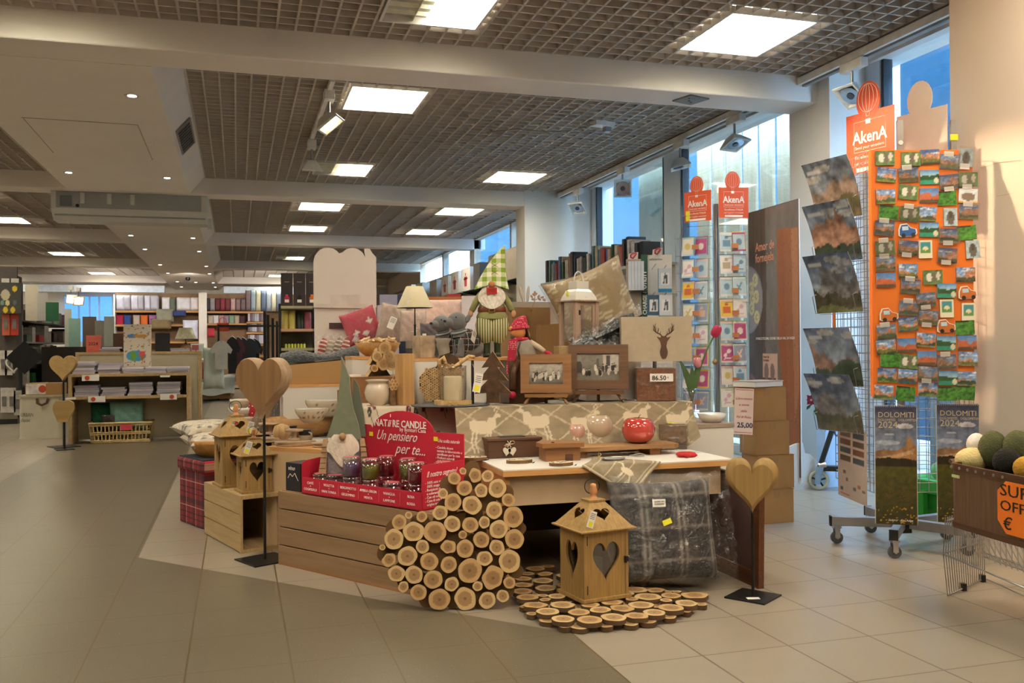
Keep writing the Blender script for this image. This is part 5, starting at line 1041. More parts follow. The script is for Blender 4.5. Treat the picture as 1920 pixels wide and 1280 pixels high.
# support behind: step for fabrics, doll box, lantern, big pillow
t = thing('display_box', 'brown open carton behind the red-capped doll', 'box', (1.765, 5.85, .9), 0); MB().bb((0, .28, 0), (.37, .3, .57)).build('back', kraftd, t); MB().bb((0, 0, 0), (.012, .28, .57)).build('side', kraftd, t); MB().bb((.358, 0, 0), (.37, .28, .45)).build('side', kraftd, t); MB().bb((0, 0, 0), (.37, .3, .02)).build('floor_panel', kraftd, t)
t = thing('display_box', 'plain stand below the brown open carton', 'display box', (1.765, 5.85, 0), 0); MB().bb((0, 0, 0), (.34, .3, .899)).build('body', kraftd, t)
t = thing('pale_wooden_box', 'small pale pine box between the doll and the white lantern', 'box', (1.90, 5.30, ZU), 0); MB().bb((0, 0, 0), (.15, .10, .33)).build('body', palew, t, bev=.003)
# doll with dotted red cap and scarf
P = PY(985, 658, 5.08); p = Vector((P.x, 5.12, 1.115)); k_ = kpx(p)
SB = thing('display_box', 'dark box the red-capped doll sits on, behind the small photo frame', 'display box', (p.x-.10, 5.08, ZU), 0); MB().bb((0, 0, 0), (.22, .20, p.z-ZU-.001)).build('body', darkw, SB)
t = thing('cloth_doll', 'sitting cloth doll with dotted red cap and long dotted scarf, on a box', 'doll', p, -.35); dotm = dots('red_dotted', '#a81f3c', '#eadccb', 95, .22); skin = M('doll_face', '#c07a45', .85, var=.08); wool = M('grey_wool', '#8a8178', .95, var=.15, sc=20, bump=.4)
MB().lathe([(.0, 0), (.06, .0), (.078, .03), (.07, .075), (.045, .115), (.02, .125)], n=26, sy=.85).build('body', wool, t); MB().lathe([(.062, -.002), (.074, .012), (.066, .018)], n=26, sy=.87).build('waistband', darkw, t)
MB().sphere((-.03, -.01, .165), (.045, .042, .045), 20, 14).build('head', skin, t); MB().sphere((-.068, -.03, .185), .014, 12, 8).build('nose', skin, t)
hr = MB()
for i in range(26): a = PI*.05+i*PI*1.2/25; hr.tube([(-.02+.044*math.cos(a), .0+.044*math.sin(a)-.0, .18), (-.018+.054*math.cos(a), .05*math.sin(a), .15), (-.016+.055*math.cos(a), .05*math.sin(a), .128)], [.006, .006, .003], 5)
hr.build('hair', M('straw_hair', '#8a7555', .95, var=.2, sc=60), t)
b = MB(); b.grid(lambda u, v: (-.024+.03*v*v+(.055*(1-v)**.55+.003)*math.cos(2*PI*u), (.052*(1-v)**.55+.003)*math.sin(2*PI*u), .185+.085*v-.03*max(0, v-.75)), 28, 14); b.build('cap', dotm, t); MB().tube([(-.024+.056*math.cos(a), .053*math.sin(a), .187+.008*math.cos(a)) for a in [i*2*PI/24 for i in range(24)]], .008, 8, closed=True).build('cap_brim', dotm, t)
MB().tube([(-.02+.04*math.cos(a), .035*math.sin(a), .122) for a in [i*2*PI/20 for i in range(20)]], .013, 8, closed=True).build('scarf_loop', dotm, t)
b = MB(); b.grid(lambda u, v: (-.055-.02*v+.05*(u-.5), -.058-.004*math.sin(9*v), .12-.20*v), 4, 16); b.build('scarf_tail', dotm, t, bev=0)
a = MB().tube([(.04, -.01, .105), (.09, -.02, .075), (.125, -.03, .05)], [.018, .017, .014], 12).build('arm', M('beige_felt', '#b5a58f', .95), t); MB().sphere((.148, -.035, .038), (.026, .014, .014), 14, 8, R=Matrix.Rotation(.45, 3, 'Y')).build('mitten', M('red_felt', '#a81f3c', .95), a)
MB().cyl((-.02, -.066, .03), (-.02, -.07, .03), .010).build('button', lantw, t); MB().tube([(-.015, -.062, .105), (-.028, -.07, .06), (-.02, -.068, .02)], .006, 6).build('strap', M('brown_strap', '#4d3428', .8), t)
# dangling legs: dark trousers with red shoes hidden behind frames
b = MB(); b.tube([(-.03, -.05, .0), (-.05, -.085, -.06), (-.055, -.09, -.17)], .018, 8); b.build('leg', darkw, t); MB().sphere((-.06, -.1, -.20), (.022, .04, .022), 12, 8).build('shoe', M('red_felt'), t)
# white house lantern
P = PY(1090, 640, 5.32); p = Vector((P.x, 5.36, ZU)); k_ = kpx(p); t = thing('white_lantern', 'white metal topped lantern with pinkish wooden frame and heart hole', 'lantern', p, face(p)+.62)
z1 = PY(1090, 566, 5.36).z-ZU; W = .155; pw = WOOD('washed_wood', '#b79c88', '#94796a', 2, 7, .7)
for sx in (-1, 1):
    for sy in (-1, 1): MB().bb((sx*W/2-.012, sy*W/2-.012, 0), (sx*W/2+.012, sy*W/2+.012, z1)).build('post', pw, t)
MB().bb((-W/2-.01, -W/2-.01, 0), (W/2+.01, W/2+.01, .03)).build('base', pw, t)
MB().ring([(-W/2+.012, .03), (W/2-.012, .03), (W/2-.012, z1-.004), (-W/2+.012, z1-.004)], [(-W/2+.032, .05), (W/2-.032, .05), (W/2-.032, z1-.025), (-W/2+.032, z1-.025)], W/2-.004, W/2+.006).build('door_frame', pw, t)
MB().bb((-W/2+.01, -W/2, .03), (W/2-.01, -W/2+.002, z1)).build('glass', glassm, t); MB().bb((-W/2-.001, -W/2+.01, .03), (-W/2+.001, W/2-.01, z1)).build('glass', glassm, t); MB().bb((-W/2+.018, -W/2-.014, z1-.085), (-W/2+.026, -W/2-.005, z1-.055)).build('latch', black, t)
MB().bb((-W/2-.03, -W/2-.03, z1), (W/2+.03, W/2+.03, z1+.008)).build('roof_plate', pw, t); wm = M('white_enamel', '#d9d6cf', .3, coat=.4, var=.03)
zr = z1+.008; prof = [(.118, 0), (.104, .03), (.085, .055), (.062, .072), (.064, .076), (.064, .118), (.058, .12), (.0, .121)]
MB().lathe([(r*1.0, z) for r, z in prof], (0, 0, zr), 4, smooth=False).build('metal_roof', wm, t, rot=(0, 0, PI/4)); MB().prism(heart(.035, .042), 0, .002, plane='XZ').build('heart_hole', M('hole_dark', '#5c5244', .9), t, loc=(.0, -.079, zr+.014), rot=(-.72, 0, 0))
MB().tube([(.035*math.cos(a), 0, zr+.12+.052*math.sin(a)*1.2) for a in [i*PI/16 for i in range(17)]], .0045, 8).build('handle', wm, t); MB().box((-.1, -.02, zr+.04), (.003, .022, .035)).build('yellow_tag', yel, t)
# big tan pillow on its corner, behind
P = PY(1120, 640, 5.75); lp = Pic(90, 90, '#a08a66'); lp.noise(.06, 3, (5, 5)); rp = random.Random(3)
for i in range(44):
    for j in range(44): lp.ell((i+.5+.5*(j % 2))/44, (j+.5)/44, .004, .004, '#d6c8a8', .9)
for _ in range(24): x, y, r_ = rp.random(), rp.random(), .012+.014*rp.random(); [lp.ell(x+dx*r_, y+dy*r_, r_*.7, r_*.7, '#bfad8c', .8) for dx, dy in ((0, 0), (1, .4), (-1, .3), (0, 1), (.3, -1))]
t = thing('cushion', 'big tan cushion with pale dots standing on its corner behind the white lantern', 'cushion', (P.x, 5.85, ZU+.03), -.25); MB().cushion(.56, .58, .17, n=40, col=lp.col()).build('cover', PRINT(.95), t, mw=TR((0, 0, 1.435), ry=-.38) @ TR((0, 0, -.29))); t.location = (2.31, 5.70, 0)
MB().cushion(.60, .60, .185, n=20, wr=.008).build('plastic_wrap', FILM('soft_film', .07), t, mw=TR((0, 0, 1.435), ry=-.38) @ TR((0, 0, -.30)))
SB = thing('display_box', 'box the big tan cushion rests on, behind the wrapped throw', 'display box', (2.12, 5.50, 0), 0); MB().bb((0, .0, .0), (.36, .34, 1.02)).build('body', wlam, SB)
# dark knitted throw in crinkled foil bag
P = PY(1130, 640, 5.22); t = thing('wrapped_throw', 'dark grey cable knit throw in a crinkled clear bag on the large frame', 'throw', (P.x+.02, 5.24, 1.196), -.1); SB = thing('display_box', 'box holding the wrapped knit throw behind the large photo frame', 'display box', (P.x-.15, 5.12, ZU), 0); MB().bb((0, 0, 0), (.36, .22, 1.195-ZU)).build('body', wlam, SB)
def knit(u, v):
    x = -.215+.43*u; top = .03+.19*u**1.3; z = top*v; y = -.09*math.sin(PI*v*.5)*1.0+.09*v*1.2; c = .010*abs(math.sin((u*9+v*2)*PI))*(.5+.5*math.sin(v*40)); return (x, -.10+.18*v-c, .003+z+.012*math.sin(u*11)*v)
knm = M('dark_knit', '#3e4044', .95, var=.25, sc=40, bump=1, bsc=90); b = MB(); b.grid(knit, 60, 20); b.grid(lambda u, v: (-.215+.43*u, -.1+.2*v, .003+.19*u**1.3*(1-v)), 10, 6); b.build('knit', knm, t)
r7 = random.Random(7); nz_ = [[r7.uniform(-1, 1) for _ in range(30)] for _ in range(30)]
def crinkle(fn, amp):
    def g(u, v): p = Vector(fn(u, v)); q = nz_[int(u*29)][int(v*29)]; w_ = nz_[int(v*29)][int(u*29)]; return p+Vector((w_*amp*.4, -abs(q)*amp, q*amp*.8))
    return g
b = MB(); b.grid(crinkle(lambda u, v: (-.225+.47*u, -.125+.17*v, .0+(.05+.225*u**1.2)*v), .022), 29, 29, smooth=False); b.build('foil_bag', FILM('foil_film', .17), t)
# tulip vase at the right end
P = on(1312, 752, Z2); t = thing('tulip_vase', 'slim glass vase holding a pink and a magenta tulip at the right', 'vase', (P.x-.01, P.y+.18, .715), 0); VZ = .715
wc = thing('white_cabinet', 'plain white cabinet with a grey-brown top right of the runner', 'cabinet', (2.50, 4.98, 0), 0); MB().bb((0, 0, 0), (.42, .6, .69)).build('body', wlam, wc, bev=.002); MB().bb((-.005, -.005, .69), (.425, .605, .714)).build('top', M('taupe_edge', '#9c8a7c', .6), wc); MB().cyl((.02, -.002, .62), (.02, .001, .62), .005).build('peg_hole', ink, wc)
t.location = (2.83, 5.36, .714); k_ = kpx(t.location)
MB().lathe([(.03, 0), (.035, .01), (.028, .05), (.03, .12), (.045, .2), (.043, .2), (.027, .12), (.025, .05), (.0, .012)], n=20).build('glass', glassm, t)
grn = M('leaf_green', '#4d6b3a', .6, var=.15); 
for (pts, col, cn) in (([(0, 0, .02), (.005, -.01, .2), (.02, -.03, .29), (.03, -.04, .34)], '#d68a94', 'pale'), ([(0, 0, .02), (.02, 0, .2), (.11, -.01, .44), (.17, -.01, .54)], '#b51f4a', 'dark')):
    MB().tube(pts, .006, 8).build('stem', grn, t); e = pts[-1]; s_ = 1.15 if cn == 'dark' else .95
    b = MB(); b.lathe([(.004, -.01), (.02, .0), (.027, .02), (.024, .045), (.012, .062), (.006, .055)], n=18); 
    for i in range(5): a = i*2*PI/5; b.sphere((.015*math.cos(a), .015*math.sin(a), .03), (.014, .014, .034), 10, 8)
    b.build('tulip_flower', M('tulip_'+cn, col, .6, var=.15, sc=40), t, mw=TR(e, ry=.5 if cn == 'dark' else 0, s=s_))
for (x, q, h_) in ((.02, .3, .36), (-.05, -.3, .34), (-.015, .1, .28)):
    b = MB(); b.grid(lambda u, v: (x*v+q*.16*v*v+(u-.5)*.05*math.sin(PI*min(1, v*.93+.07)), -.015-.02*math.sin(PI*v), .12+h_*v*.85), 4, 14); b.build('leaf', grn, t)
bw_ = thing('white_bowl', 'white ceramic bowl on the white cabinet beside the price placard', 'bowl', (2.83, 5.085, .7145), 0); MB().lathe([(.05, 0), (.075, .02), (.09, .055), (.086, .055), (.07, .022), (0, .01)], n=28).build('bowl_body', whitec, bw_)
# left table things -------------------------------------------------------------
ZL = .601
def lathe_thing(name, label, cat, x, y, z, prof, m, back=.05, s=1., sy=1., pname='body', n=28, rz=0):
    p = on(x, y, z, back); t = thing(name, label, cat, p, rz); MB().lathe([(r*s, h*s) for r, h in prof], n=n, sy=sy).build(pname, m, t); return t
bowlp = [(.04, 0), (.07, .02), (.095, .055), (.1, .075), (.095, .075), (.065, .022), (0, .012)]
t = lathe_thing('wooden_trough', 'long wooden trough under the patterned cream bowls, behind the heart stand', 'bowl', 560, 825, ZL, [(.12, 0), (.21, .03), (.245, .13), (.23, .13), (.19, .035), (0, .03)], WOOD('trough_wood', '#b3854e', '#7f5a30', 0, 5, .5), .25, 1, .6)
dp = Pic(120, 24, '#d8cdb8'); rd = random.Random(6)
for k in range(22): x = k/22+.02; dp.ell(x, .42, .008, .10, '#b5783a'); dp.ell(x+.02, .38, .004, .08, '#5c5a3a'); dp.ell(x+.01, .75, .004, .05, '#7a4a2a')
for (x, y, w_, lb, z) in ((590, 790, 1.0, 'oval cream bowl with orange fruit pattern on the trough, front', ZL+.13), (615, 778, 1.25, 'round cream bowl with small fruit pattern, tallest on the trough', ZL+.14)):
    p = on(x-5, y+4, z, .12); t = thing('patterned_bowl', lb, 'bowl', p, 0); b = MB(); prof = [(.05, 0), (.085, .03), (.105, .085)]
    b.grid(lambda u, v: tuple(((lambda r, h: (r*math.cos(2*PI*u), r*math.sin(2*PI*u)*.85, h))((.05+.055*min(1, v*1.2)**.7)*w_, .085*v*w_))), 60, 8, 0, True, dp.col()); b.build('bowl_wall', PRINT(.25, .5), t); MB().lathe([(.105*w_, .085*w_), (.10*w_, .085*w_), (.045*w_, .008), (0, .006)], n=36, sy=.85).build('inside', whitec, t)
def mug(x, y, z, s, m, lb, band=None, hand=0.):
    p = on(x, y, z, .04*s); t = thing('mug', lb, 'mug', p, hand); MB().lathe([(.036*s, 0), (.042*s, .006*s), (.042*s, .098*s), (.039*s, .098*s), (.038*s, .01*s), (0, .008*s)], n=26).build('cup', m, t)
    MB().tube([(.04*s, 0, .08*s), (.066*s, 0, .075*s), (.07*s, 0, .05*s), (.06*s, 0, .025*s), (.04*s, 0, .02*s)], .006*s, 8).build('handle', m, t)
    if band: MB().lathe([(.0425*s, .062*s), (.043*s, .064*s), (.043*s, .096*s), (.0425*s, .098*s)], n=26).build('printed_band', band, t)
    return t
tb = M('taupe_glaze', '#a89a84', .25, coat=.4); bd_ = M('black_band', '#1b1b1e', .3, coat=.5)
mug(598, 818, ZL, 1.45, tb, 'large taupe mug at the right end of the left table', hand=-.5); mug(545, 826, ZL, .95, tb, 'small mug with black band, left one of the pair', bd_, 1.2); mug(572, 834, ZL, .95, tb, 'small mug with black band and barcode sticker, front one of the pair', bd_, -1.)
pl = M('wash_wood', '#b59a80', .7, var=.12, sc=14)
for x, y, r_, lb in ((512, 829, .13, 'stack of round wooden boards left of the heart stand pole'), (556, 836, .12, 'low round wooden boards under the small cake stand'), (628, 838, .13, 'round wooden boards left of the red display box')):
    p = on(x, y, ZL+.001, r_*.4); t = thing('round_boards', lb, 'boards', p, 0)
    for i in range(3): MB().lathe([(0, 0), (r_, 0), (r_+.003, .004), (r_, .009), (0, .009)], (.01*math.sin(i*2), 0, .0095*i), 30, sy=.5).build('board', pl, t)
t = lathe_thing('cake_stand', 'small wooden cake stand shaped like a spool right of the heart pole', 'cake stand', 552, 826, ZL+.031, [(.035, 0), (.035, .012), (.012, .016), (.012, .05), (.055, .055), (.055, .068), (0, .07)], pl, .04)
t = lathe_thing('cake_stand', 'wide wooden cake stand behind the heart stand pole', 'cake stand', 507, 815, ZL+.031, [(.035, 0), (.035, .012), (.012, .016), (.012, .06), (.075, .065), (.075, .075), (0, .075)], pl, .06)
t = lathe_thing('black_jar', 'black jar with pale wooden lid behind the red display box', 'jar', 590, 850, ZL-.0, [(.0, 0), (.085, 0), (.088, .01), (.088, .045), (.0, .046)], bd_, .0, 1); t.location = Vector((.62, 5.40, ZL)); MB().lathe([(.0, .046), (.095, .046), (.097, .05), (.095, .056), (0, .056)], n=30).build('wooden_lid', raww, t)
# dotted egg-shaped hen, cups at the left
p = on(466, 808, ZL, .05); t = thing('dotted_cloth_ball', 'red dotted cloth ball behind the taller lantern', 'ornament', (.16, 7.08, ZL), 0); MB().sphere((0, 0, .13), (.085, .075, .125), 24, 16).build('body', dots('red_dots_big', '#a81f2a', '#eee0d0', 36, .2), t); MB().cyl((0, 0, 0), (0, 0, .02), .04).build('foot', lantw, t)
for i, (x, y, s_, lb) in enumerate(((447, 770, .9, 'top patterned bowl of the small stack behind the tall lantern'), (450, 792, 1.1, 'middle bowl in the stack behind the tall lantern'), (446, 812, 1.25, 'lowest bowl in the stack behind the tall lantern'))):
    P = Vector((.03+.008*i, 7.14, ZL+(.15-.075*i))); t = thing('stacked_bowl', lb, 'bowl', P, 0); MB().lathe([(r*s_, h*s_*.95) for r, h in bowlp], n=28).build('bowl_body', [crema, whitec, pl][i % 2], t)
t = lathe_thing('wooden_egg_cup', 'turned pale wooden ball by the lanterns, below the dotted cloth ball', 'ornament', 448, 812, ZL, [(.02, 0), (.045, .02), (.06, .06), (.045, .10), (.01, .115)], raww, .0); t.location = (.27, 5.99, ZL)
t = thing('red_fur_ornament', 'small red and white felt ornament left of the dotted cloth ball', 'ornament', (.02, 7.06, ZL), 0); MB().lathe([(.05, 0), (.035, .06), (.01, .11)], n=16).build('felt', M('red_felt'), t)
# white step box, kraft carton with dark fur, leaning brown frame
t = thing('display_box', 'white box with plywood edge at the back left of the display, under the kraft carton', 'display box', PY(552, 782, 6.3), 0); t.location = (.30, 6.42, ZL); MB().bb((0, 0, 0), (.46, .5, .325)).build('body', wlam, t, bev=.002); MB().bb((-.003, -.003, .325), (.463, .503, .345)).build('plywood_top', wedge, t)
ZK = ZL+.346
t = thing('kraft_carton', 'kraft cardboard tray with charcoal fur blankets on it', 'carton', (.32, 6.46, ZK), -.03); MB().bb((0, 0, 0), (.47, .40, .045)).build('lower_tray', kraft, t, bev=.002); MB().prism([(0, .045), (.48, .045), (.48, .17), (0, .13)], 0, -.40, plane='XZ').build('upper_tray', kraft, t)
t = thing('fur_blanket', 'folded charcoal faux fur blanket on the kraft carton', 'blanket', (.56, 6.64, ZK+.13), -.03); furk = M('charcoal_fur', '#26282c', 1, var=.3, sc=25, bump=1, bsc=80, sheen=.4)
b = MB(); b.grid(lambda u, v: ((u-.5)*.54, -.18+.36*v, .015+.08*math.sin(PI*min(1, max(0, v)))**.4*(.75+.25*math.sin(8*u))+.03*u+.006*math.sin(u*60)*math.sin(v*50)), 50, 24); b.build('fur', furk, t)
t = thing('leaning_frame', 'dark wooden frame leaning left of the flowered cloth', 'easel', PY(650, 775, 6.0), 0); t.location = (.72, 6.04, ZL); MB().bb((0, 0, 0), (.035, .03, .34)).build('upright', darkw, t, rot=(0, .25, 0)); MB().bb((.0, 0, 0), (.03, .3, .34)).build('side', darkw, t, loc=(.04, .0, 0), rot=(0, .25, 0))
t = thing('wrapped_textile', 'rolled textile in a clear bag leaning behind the thick heart', 'textile', (.12, 6.62, ZL), .2); b = MB(); b.cyl((0, 0, .02), (.16, .02, .36), .05, .06, n=12); b.build('roll', M('brown_textile', '#7d6a55', .9, var=.3), t); b = MB(); b.grid(crinkle(lambda u, v: (-.07+.16*v+.12*u, -.06-.02*math.sin(PI*u), .01+.36*v), .02), 20, 20, smooth=False); b.build('plastic_bag', film, t)
t = thing('folded_jeans', 'dark folded textile on the left table in front of the white box', 'textile', (.46, 6.30, ZL), 0); MB().rbox((0, 0, .03), (.3, .1, .06), .03).build('fold', M('dark_textile', '#38383f', .95), t, bev=.01)
# wooden drawer box with cups on top
t = thing('wooden_chest', 'small reddish drawer box carrying cups, left of the log bundle', 'box', PY(637, 742, 5.75), 0); t.location = (.63, 5.70, .859); t.location = (.60, 5.62, .8565); MB().bb((-.0, 0, 0), (.20, .18, .075)).build('body', WOOD('cherry', '#7d4a2c', '#5c3119', 0, 6), t, bev=.002); MB().bb((.02, -.004, .015), (.18, 0, .06)).build('drawer', midw, t)
mug(660, 712, .935, 1.0, crema, 'cream mug on the small drawer box', hand=2.5).location = (.70, 5.70, .932)
mug(640, 712, .935, .8, whitec, 'little patterned cup left of the cream mug on the drawer box', M('pattern_band', '#8a8a70', .4), .5).location = (.64, 5.66, .932)
# wooden bowl with felt stars and white box below it
t = thing('display_box', 'tall white box with plywood edge under the ribbed wooden bowl', 'display box', (.72, 6.0, ZL), 0); H_ = PY(690, 668, 6.05).z-ZL; MB().bb((0, 0, 0), (.33, .40, H_-.02)).build('body', wlam, t); MB().bb((-.003, -.003, H_-.02), (.333, .403, H_)).build('plywood_top', wedge, t)
t = thing('ribbed_bowl', 'ribbed wooden bowl full of pale felt stars', 'bowl', (.91, 6.16, ZL+H_), 0); MB().lathe([(.08, 0), (.12, .03), (.155, .09), (.148, .09), (.11, .035), (0, .02)], n=30).build('bowl_body', WOOD('ribbed', '#c09355', '#94672f', 2, 14), t)
r8 = random.Random(8)
for i in range(9):
    a = i*.7; b = MB(); n = 10; ol = [((.045 if j % 2 == 0 else .02)*math.cos(j*PI/5), (.045 if j % 2 == 0 else .02)*math.sin(j*PI/5)) for j in range(n)]; b.prism(ol, 0, .012); o = b.build('felt_star', M('felt_pale', '#d5b992', .95, var=.08), loc=Vector((.91, 6.16, ZL+H_+.093+.006*(i % 3)))+Vector((.09*math.cos(a*2.3)*(i > 0), .07*math.sin(a*2.3)*(i > 0), 0)), rot=(r8.uniform(-.5, .5), r8.uniform(-.5, .5), a)); tag(o, 'pale felt star heaped in the ribbed wooden bowl', 'ornament', 'felt stars in the ribbed bowl')
# ================================================================ RIGHT SIDE: BIG CAROUSEL RACK
orange = M('orange_panel', '#d9701c', .5, var=.05, sc=3); orange2 = M('orange_header', '#d2532c', .5, var=.03, sc=2)
rc = Vector(FL(1692, 1022)); rc.z = 0; TH = .42; rzc = face(rc)+TH; a_ = .285
t = thing('carousel_rack', 'tall revolving metal rack on castors covered with magnets and mountain calendars', 'display rack', rc, rzc); RK = Matrix.Translation(rc) @ Matrix.Rotation(rzc, 4, 'Z')
MB().cyl((0, 0, .10), (0, 0, 2.2), .022, n=14).build('centre_pole', steelm, t); MB().rbox((0, 0, .135), (.09, .09, .11), .02).build('hub', black, t)
for i in range(5):
    an = -1.55+i*2*PI/5-.55; ax = Vector((math.cos(an), math.sin(an), 0)); R_ = Matrix.Rotation(an, 3, 'Z')
    b = MB(); b.box(ax*.23+Vector((0, 0, .135)), (.36, .045, .055), R=R_); arm = b.build('base_arm', steelm, t, bev=.003); MB().box(ax*.405+Vector((0, 0, .135)), (.012, .047, .058), R=R_).build('end_cap', blackp, arm)
    q = ax*.37; c = MB(); c.cyl(q+Vector((.0, -.012, .035)), q+Vector((0, .012, .035)), .035, n=18); w_ = c.build('castor_wheel', M('grey_rubber', '#4a4a4c', .6), arm)
    c = MB(); c.box(q+Vector((0, .018, .065)), (.03, .003, .06)); c.box(q+Vector((0, -.018, .065)), (.03, .003, .06)); c.box(q+Vector((0, 0, .098)), (.045, .045, .012)); c.cyl(q+Vector((0, -.02, .035)), q+Vector((0, .02, .035)), .008, n=8); c.build('castor_fork', steel, arm)
# wire cage of the tower
ZB, ZM, ZTp = .36, .90, 2.28
b = MB()
for (x0, y0, x1, y1) in ((-a_, -a_, a_, -a_), (a_, -a_, a_, a_), (a_, a_, -a_, a_), (-a_, a_, -a_, -a_)):
    for i in range(12): f = i/11; x, y = x0+(x1-x0)*f, y0+(y1-y0)*f; b.cyl((x, y, ZB), (x, y, .96 if (y0 == -a_ and y1 == -a_) else ZTp), .0022, n=4)
    for j in range(38 if not (y0 == -a_ and y1 == -a_) else 12): z = ZB+j*.052; b.cyl((x0, y0, z), (x1, y1, z), .002, n=4)
b.build('wire_grid', steelm, t)
MB().bb((-a_, -a_-.012, ZM), (a_, -a_-.004, ZTp)).build('magnet_panel', orange, t, bev=.001)
for sy, nm in ((-1, 'n'), (1, 'f')): MB().bb((-a_-.006, sy*a_-.02, ZM+.0), (-a_+.0, sy*a_+.02, ZTp)).build('orange_edge', orange, t)
for z in (2.12, 1.62, 1.1, .98): MB().bb((-a_-.03, a_, z-.04), (-a_+.005, a_+.03, z+.05)).build('brown_clip', M('brown_clip', '#7a4020', .6), t)
# headers
def header(par, T, w_, h_, front, back, txt, tilt=.0, s=1.):
    ol = [(-w_/2, 0), (w_/2, 0), (w_/2, h_), (w_*.12, h_)]+[(-w_*.03+.25*w_*math.cos(a), h_+.20*w_+.33*w_*math.sin(a)) for a in [-PI/2+.45+i*(2*PI-.9)/20 for i in range(21)]]+[(-w_*.18, h_), (-w_/2, h_)]
    b = MB(); b.T = T; b.prism(ol, -.0, .004, plane='XZ', m=0, mcap=0); o = b.build('header_board', back if not txt else front, par)
    if txt:
        def tx(s_, sz, x, z, **k):
            q = text(s_, sz, white_txt, par, (0, 0, 0), name='header_lettering', **k); q.matrix_local = T @ TR((x, -.006, z), rx=PI/2) @ Matrix.Diagonal((k.get('sx', 1), 1, 1, 1))
        tx('AkenA', w_*.30, 0, h_*.50, align='CENTER', sx=.85, bold=.002); tx('Send your emotions', w_*.075, 0, h_*.40, align='CENTER'); tx('Eccellenza ITALIA', w_*.085, 0, h_*.24, align='CENTER'); tx('nel regalare emozioni', w_*.075, 0, h_*.14, align='CENTER'); 
        b = MB(); b.T = T; b.bb((-w_*.3, -.006, h_*.02), (w_*.3, -.005, h_*.09)); b.build('web_strip', white_txt, par)
        b = MB(); b.T = T; z0 = h_*.35; z1 = h_*.86; x1 = w_*.33
        fr__ = [(-x1, z0), (x1, z0), (x1, z1), (-x1, z1)]; b.ring(fr__, [(x*.985, z0+.002 if z == z0 else z1-.002) for x, z in fr__], .005, .006); b.build('logo_outline', white_txt, par)
        cx, cz, R = -w_*.03, h_+.24*w_, .20*w_; b = MB(); b.T = T
        for k in (-1, -.6, -.2, .2, .6, 1): b.tube([(cx+R*k*math.cos(q)*(1 if abs(k) < 1 else 1), -.006, cz+R*1.25*math.sin(q)-(.0)) for q in [-PI/2+i*PI/14 for i in range(15)]], .0012*s, 4)
        b.tube([(cx-.04*w_, -.006, cz-R*1.3), (cx-.03*w_, -.006, cz-R*1.6), (cx+.03*w_, -.006, cz-R*1.6), (cx+.04*w_, -.006, cz-R*1.3)], .0012*s, 4); b.bb((cx-.05*w_, -.006, h_*.80), (cx+.05*w_, -.0055, h_*.88)); b.build('balloon_drawing', white_txt, par)
    return o
hm = M('board_back', '#e8dccf', .7, var=.03)
header(t, TR((-.16, .02, ZTp-.06), rz=-PI/2+.5), .34, .36, orange2, orange2, True); header(t, TR((.15, .02, ZTp-.06), rz=-PI/2+.5), .34, .36, hm, hm, False)
for (x, y) in ((-.055, -.15), (.255, -.15), (-.19, .24)): MB().bb((x-.02, y-.012, ZTp-.08), (x+.012, y+.012, ZTp+.20)).build('header_post', steelm, t)
MB().box((.25, -.165, ZTp+.10), (.045, .003, .035)).build('yellow_sticker', yel, t)
MB().cyl((-.06, -.163, ZTp+.07), (-.06, -.168, ZTp+.07), .013).build('white_sticker', paperw, t)
# magnets
def mag_pic(ty, sd):
    if ty in (1, 2, 3):
        p = mountain(16, 12, sd*7+ty, {1: 4, 2: 1, 3: 0}[ty]) if ty != 3 else Pic(16, 12, '#6f93c4')
        if ty == 3: p.grad(0, 1, '#93a9c9', '#4a79b8'); p.ridge(.62, .35, sd, '#b8613f'); p.ridge(.2, .1, sd+1, '#5a4a3c'); p.noise(.2, sd)
        if ty == 1: p.rect(0, .8, 1, 1, '#34447c', .55)
    elif ty == 0: p = Pic(16, 12, '#5d7a4a'); p.noise(.5, sd, (6, 5)); p.ell(.3, .5, .14, .32, '#e2ded6'); p.ell(.55, .5, .10, .38, '#6d6258'); p.ell(.78, .6, .1, .3, '#cfcac0')
    elif ty == 4: p = Pic(16, 12, '#3f7a2c'); p.noise(.7, sd, (8, 7)); p.rect(0, .85, .7, 1, '#20241c')
    elif ty == 5: p = Pic(16, 12, '#3f8fc4'); p.grad(.55, 1, '#a9c8d8', '#2f7fbd'); p.ridge(.62, .2, sd, '#274f2c'); p.rect(0, 0, 1, .3, '#2e8a72'); p.noise(.2, sd); p.ell(.85, .25, .12, .18, '#d6d0b8')
    elif ty == 6: p = Pic(12, 16, '#e9e3cc'); p.rect(.12, .28, .88, .92, '#3e8a94'); p.rect(.12, .28, .88, .55, '#5f8f4a'); p.ell(.5, .55, .2, .12, '#e0d7b4')
    elif ty == 8: p = Pic(12, 15, '#a9bcc6'); p.noise(.35, sd, (4, 5)); p.ell(.5, .45, .28, .4, '#5d5852'); p.ell(.5, .62, .16, .2, '#433f3b'); p.rect(.34, .78, .4, .95, '#433f3b'); p.rect(.6, .78, .66, .95, '#433f3b')
    else: p = Pic(16, 12, '#d9dfe4'); p.noise(.2, sd); p.ell(.5, .45, .35, .3, '#7a6a58'); p.rect(0, 0, 1, .14, '#e0a52c')
    return p
desc = {0: 'cows in a green meadow', 1: 'violet-skied mountain peaks', 2: 'brown mountain slopes', 3: 'red rock massif at sunset', 4: 'green shrub', 5: 'blue alpine lake', 6: 'white framed village picture', 7: 'orange vehicle cut-out', 8: 'grey wolf', 9: 'snowy village', 10: 'blue vehicle cut-out'}
